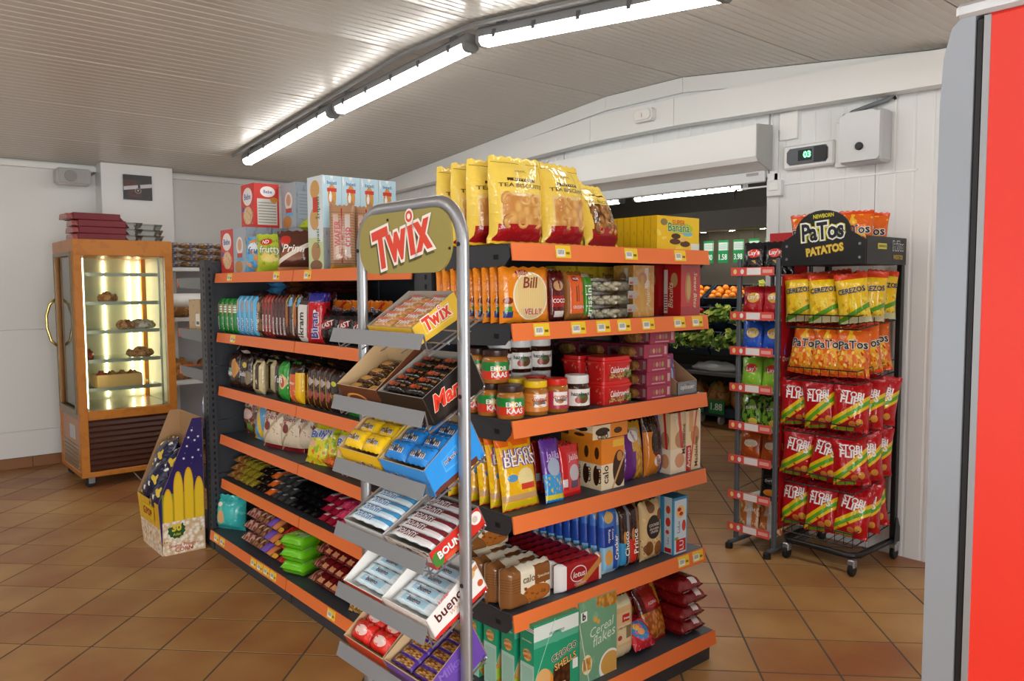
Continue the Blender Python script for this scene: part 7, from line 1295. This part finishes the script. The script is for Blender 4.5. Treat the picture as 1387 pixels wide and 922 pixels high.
CLT = glass('clear_tub', (.84, .87, .86), .9, .1)
for k, (x, n_, w_) in enumerate(((1.80, 3, .17), (1.96, 3, .17))):
    for l in range(n_):
        o = part('plastic_tub', loft(MB(), [(rrect(w_*.8, .16), 0), (rrect(w_, .2), .045), (rrect(w_*1.03, .205), .05)]), CLT, None, loc=(x-.005*l*k, 6.95, 1.926+.0505*l*(1 if k == 0 else .92)), rot=(0, 0, .06*k)); tag(o, ['lowest', 'middle', 'topmost'][l]+' empty clear tub in the '+['left', 'right'][k]+' pile on the cabinet', 'tub', 'clear tubs on the cabinet')
# ================================================================== BREAD SHELF GOODS
BRE = film('bread_bag', 'c89862', [('noise', 4, .52, 'e4c898'), ('noise', 5, .62, '8a5a30'), ('ell', .4, .12, .24, .07, 'd0d8e4'), ('ell', .4, .12, .12, .04, '5a74b8'), ('rect', 0, 1, .0, .05, 'b86a3a'), ('noise', 9, .62, 'efe0c0', 0, 1, 0, .3)], rough=.1, crinkle=.9); brd = bag_spec(.13, .3, .055, BRE, seed=241, fat=1, wr=.15, k=3)
for c in range(7):
    for l in range(4): instm(brd, 'bread_bag', ['lowest', 'second', 'third', 'top'][l]+' bread bag of the '+ORD[c]+' pile from the left on the white shelf', 'bread', X4((2.31+.16*c, 7.42+jit(.01), 1.768+.0575*l), (0, 0, jit(.06))) @ Matrix.Rotation(-PI2, 4, 'X'), 'bread bags on the white shelf')
LOAF = mat('loaf', 'a8703c', .5, layers=[('onoise', 12, .55, 'c99a5c'), ('onoise', 30, .6, '8a5228')])
for s_, z in ((0, 1.28), (1, .70)):
    for c in range(4):
        o = part('bread_loaf', lump(.12, .14, .11, c+s_*3), LOAF, None, True, loc=(2.37+.27*c, 7.6, z+.001)); tag(o, ORD[c]+' round loaf from the left on the '+['middle', 'lower'][s_]+' board of the white shelf', 'bread', 'loaves')
ro = part('paper_roll', MB().lathe([(.06, -.22), (.06, .22)], 18).xf(Matrix.Rotation(PI2, 4, 'Y')), mat('roll_white', 'f2f2f0', .6), None, math.radians(40), loc=(2.28, 7.3, 1.44)); tag(ro, 'white paper roll hanging in front of the bread shelf', 'paper roll'); part('core', MB().tube([(-.24, 0, 0), (.24, 0, 0)], .02, 8), STEEL, ro); part('holder', MB().tube([(.24, 0, 0), (.25, .1, .02), (.25, .16, .02)], .008, 6), STEEL, ro)
inst(box_spec(.2, .2, .19, card('kraft_box', 'c0a070', [('noise', 3, .6, '7a6a4a'), ('rect', .6, .95, .15, .55, 'eceae4'), ('rect', .65, .9, .2, .3, '4a4a5a')])), 'small_carton', 'small brown carton on the far end-cap shelf', 'carton', (1.74, 4.95, 1.2875), (0, 0, RZ))
inst(bag_spec(.11, .2, .07, film('checked_pack', 'e8e0d8', [('lines', 6, .5, 'e0603a', 0, 1, 0, 1), ('hlines', 9, .3, 'e8e0d8', 0, 1, 0, 1)])), 'checked_pack', 'red and white checked pack on the far end-cap shelf', 'groceries', (1.70, 4.78, 1.0505), (0, 0, RZ))
BLP = film('blue_clear_bag', '98a4cc', [('noise', 4, .5, 'c0c8e4')], rough=.1)
inst(bag_spec(.2, .25, .12, BLP, seed=251), 'clear_blue_bag', 'pale blue bag on the low far end-cap shelf behind the popcorn bin', 'bag', (1.72, 4.9, .701), (-.05, 0, RZ))
# ================================================================== PRODUCE ROOM
NAVY = mat('crate_navy', '1f3448', .5); pd = empty('produce_display', (7.9, 5.4, 0)); tag(pd, 'dark produce display with three sloping rows of crates beyond the doorway', 'produce stand'); DO = pd.location
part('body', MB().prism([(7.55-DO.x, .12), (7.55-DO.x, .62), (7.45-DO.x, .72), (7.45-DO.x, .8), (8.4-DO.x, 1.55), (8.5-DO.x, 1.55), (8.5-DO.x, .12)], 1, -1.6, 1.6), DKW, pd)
part('lower_shelf', MB().bbox(7.2-DO.x, 7.55-DO.x, -1.55, 1.55, .56, .6, .004), mat('shelf_steel', '77787a', .4, .3), pd)
part('lower_deck', MB().box(7.3-DO.x, 7.56-DO.x, -1.5, 1.5, .1, .2), NAVY, pd)
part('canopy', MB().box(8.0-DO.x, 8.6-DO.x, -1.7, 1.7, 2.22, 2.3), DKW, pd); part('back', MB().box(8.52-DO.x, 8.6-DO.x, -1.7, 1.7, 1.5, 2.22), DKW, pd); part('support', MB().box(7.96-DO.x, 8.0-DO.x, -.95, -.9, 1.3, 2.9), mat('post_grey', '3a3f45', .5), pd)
for k in range(5):
    part('spot_light', MB().lathe([(.05, 0), (.05, -.012)], 12), mat('spot_lit', 'ffffff', .4, emit=(1, .85, .65), estr=60), pd, loc=(8.2-DO.x, -1.1+.42*k, 2.218))
TRZ = [(7.45, .86), (7.78, 1.13), (8.1, 1.40)]
LEAFS = [mat('leaf_a', '8fa536', .45), mat('leaf_b', 'b0b84a', .45), mat('leaf_c', '5f852c', .45)]
ORM = mat('orange_fruit', 'ee8a14', .4, bump=.4, cscale=300); POT = mat('pale_veg', 'd8b878', .5); REDV = mat('red_veg', 'b8281c', .35)
fru = MB().sphere((0, 0, 0), .042, 12).mesh('orange', ORM, True); pot = MB().sphere((0, 0, 0), .05, 10, sz=.85).mesh('melon', POT, True); rdm = MB().sphere((0, 0, 0), .036, 10).mesh('tomato', REDV, True)
def leafy(seed):
    r = random.Random(seed); mb = MB()
    for k in range(46):
        a = r.uniform(0, 6.28); L_ = r.uniform(.05, .11); wd = r.uniform(.03, .05); b = Vector((r.uniform(-.1, .1), r.uniform(-.1, .1), r.uniform(0, .06))); d_ = Vector((math.cos(a), math.sin(a), r.uniform(.1, .9))).normalized(); s_ = d_.cross(Vector((0, 0, 1))).normalized()*wd; u = Vector((0, 0, .02))
        P = [b-s_*.3, b+d_*L_*.5-s_+u, b+d_*L_, b+d_*L_*.5+s_+u, b+s_*.3, b+d_*L_*.5-u*.4]; k0 = len(mb.v); mb.v += [tuple(p) for p in P]; mi = r.randrange(3)
        for f in ((0, 1, 5), (1, 2, 5), (2, 3, 5), (3, 4, 5)): mb.f.append(tuple(k0+i for i in f)); mb.m.append(mi); mb.uv.append([(0, 0)]*3)
    return mb
lf = [leafy(s).mesh('leafy_greens', LEAFS) for s in (1, 2)]
def crate(x, y, z, lab):
    c = empty('produce_crate', (x, y, z)); tag(c, lab, 'crate', 'navy produce crates')
    for (a, b, e, f) in ((-.16, -.15, -.27, .27), (.15, .16, -.27, .27), (-.15, .15, -.27, -.26), (-.15, .15, .26, .27)): part('wall', MB().box(a, b, e, f, 0, .09), NAVY, c)
    part('base', MB().box(-.15, .15, -.26, .26, 0, .006), NAVY, c); c.rotation_euler = (0, -.55, 0); return c
NO = 0
for ti, (x, z) in enumerate(TRZ):
    for ci in range(4):
        y = 6.05-.57*ci; ten = ['front', 'middle', 'top'][ti]; crate(x, y, z, 'navy crate in the '+ten+' row, '+ORD[ci]+' from the left, beyond the doorway')
        Rt = Matrix.Translation((x, y, z)) @ Matrix.Rotation(-.55, 4, 'Y')
        kind = [['leaf', 'leaf', 'leaf', 'pot'], ['orange', 'mix', 'leaf', 'pot'], ['orange', 'orange', 'leaf', 'leaf']][ti][ci]
        where = ', '+ten+' row, crate '+['one', 'two', 'three', 'four'][ci]
        if kind == 'leaf' or kind == 'mix':
            for k in range(5 if kind == 'leaf' else 3):
                o = link('leafy_greens', lf[k % 2], None); o.matrix_basis = Rt @ Matrix.Translation((-.06+.1*(k % 2), -.18+.09*k, .05)) @ Matrix.Rotation(k*1.3, 4, 'Z'); tag(o, ORD[k]+' bunch of leafy greens from the right'+where, 'vegetable', 'leafy greens'+where)
        if kind in ('orange', 'pot', 'mix'):
            rr = .04 if kind == 'orange' else .05
            for a in range(3):
                for b in range(5 if kind != 'mix' else 2):
                    o = link({'orange': 'orange', 'pot': 'melon', 'mix': 'tomato'}[kind], {'orange': fru, 'pot': pot, 'mix': rdm}[kind], None)
                    o.matrix_basis = Rt @ Matrix.Translation((-.09+.088*a, (-.2 if kind != 'mix' else .12)+.098*b+.02*(a % 2), .06+.02*(b % 2))); tag(o, {'orange': 'round orange', 'pot': 'pale round vegetable', 'mix': 'small red vegetable'}[kind]+', column '+ORD[b]+' from the right, line '+ORD[a]+where, {'orange': 'fruit', 'pot': 'vegetable', 'mix': 'vegetable'}[kind], kind+' heap'+where)
GRC = card('green_price_card', '1c8a4a', [('rect', .06, .94, .55, .9, 'c8d4cc'), ('hlines', 14, .3, '8aa894', .1, .9, .6, .85)])
for k, (tx_, yy_) in enumerate((('1.49', 5.98), ('2.40', 5.77), ('1.58', 5.56), ('3.98', 5.35), ('1.20', 5.14), ('2.20', 4.93))):
    o = part('price_card', MB().box(-.07, .07, -.004, .004, -.135, .135), [GRC, GRC, GRC], None, loc=(8.05, yy_, 1.95), rot=(0, 0, RZ)); tag(o, ORD[k]+' green hanging price card from the left above the produce', 'price card', 'green price cards')
    part('lettering', add_text(MB(), tx_, (0, -.004, -.065), *FRONT, width=.115, height=.07, m=0, bold=.02), ink('f0f6f0'), o); part('cord', MB().box(-.002, .002, -.002, .002, .135, .27), BLACKP, o)
bg = part('plastic_sack', lump(.14, .3, .06, 3), mat('sack_white', 'dfe2e4', .3), None, True, loc=(7.36, 5.15, .601)); tag(bg, 'white plastic sack on the steel shelf below the produce', 'sack')
for k in range(3): o = link('onion_bag', lump(.11, .15, .16, k+5).mesh('onion_bag', mat('onion_net', 'b07838', .5, layers=[('onoise', 24, .55, '8a4a2a'), ('onoise', 14, .6, '5a8a3a')]), True), None, (7.42, 5.45-.3*k, .201)); tag(o, ORD[k]+' net of onions from the left under the steel shelf', 'vegetable', 'onion nets')
for k, tx_ in enumerate(('1.99', '1.88')):
    o = part('price_card', MB().box(-.1, .1, -.004, .004, -.06, .09), [card('green_small', '1c8a4a'), ]*3, None, loc=(7.285, 5.36-.27*k, .19), rot=(0, 0, RZ)); tag(o, ['left', 'right'][k]+' small green price card at the onion nets', 'price card', 'small green price cards'); part('lettering', add_text(MB(), tx_, (0, -.004, .02), *FRONT, width=.15, height=.08, m=0, bold=.02), ink('f0f6f0'), o)
for k in range(4): part('wheel', MB().lathe([(.05, -.015), (.055, -.01), (.055, .01), (.05, .015)], 14).xf(Matrix.Rotation(PI2, 4, 'X')), mat('wheel_white', 'd8d4c8', .5), pd, loc=(7.36-DO.x, .2-.26*k, .056))
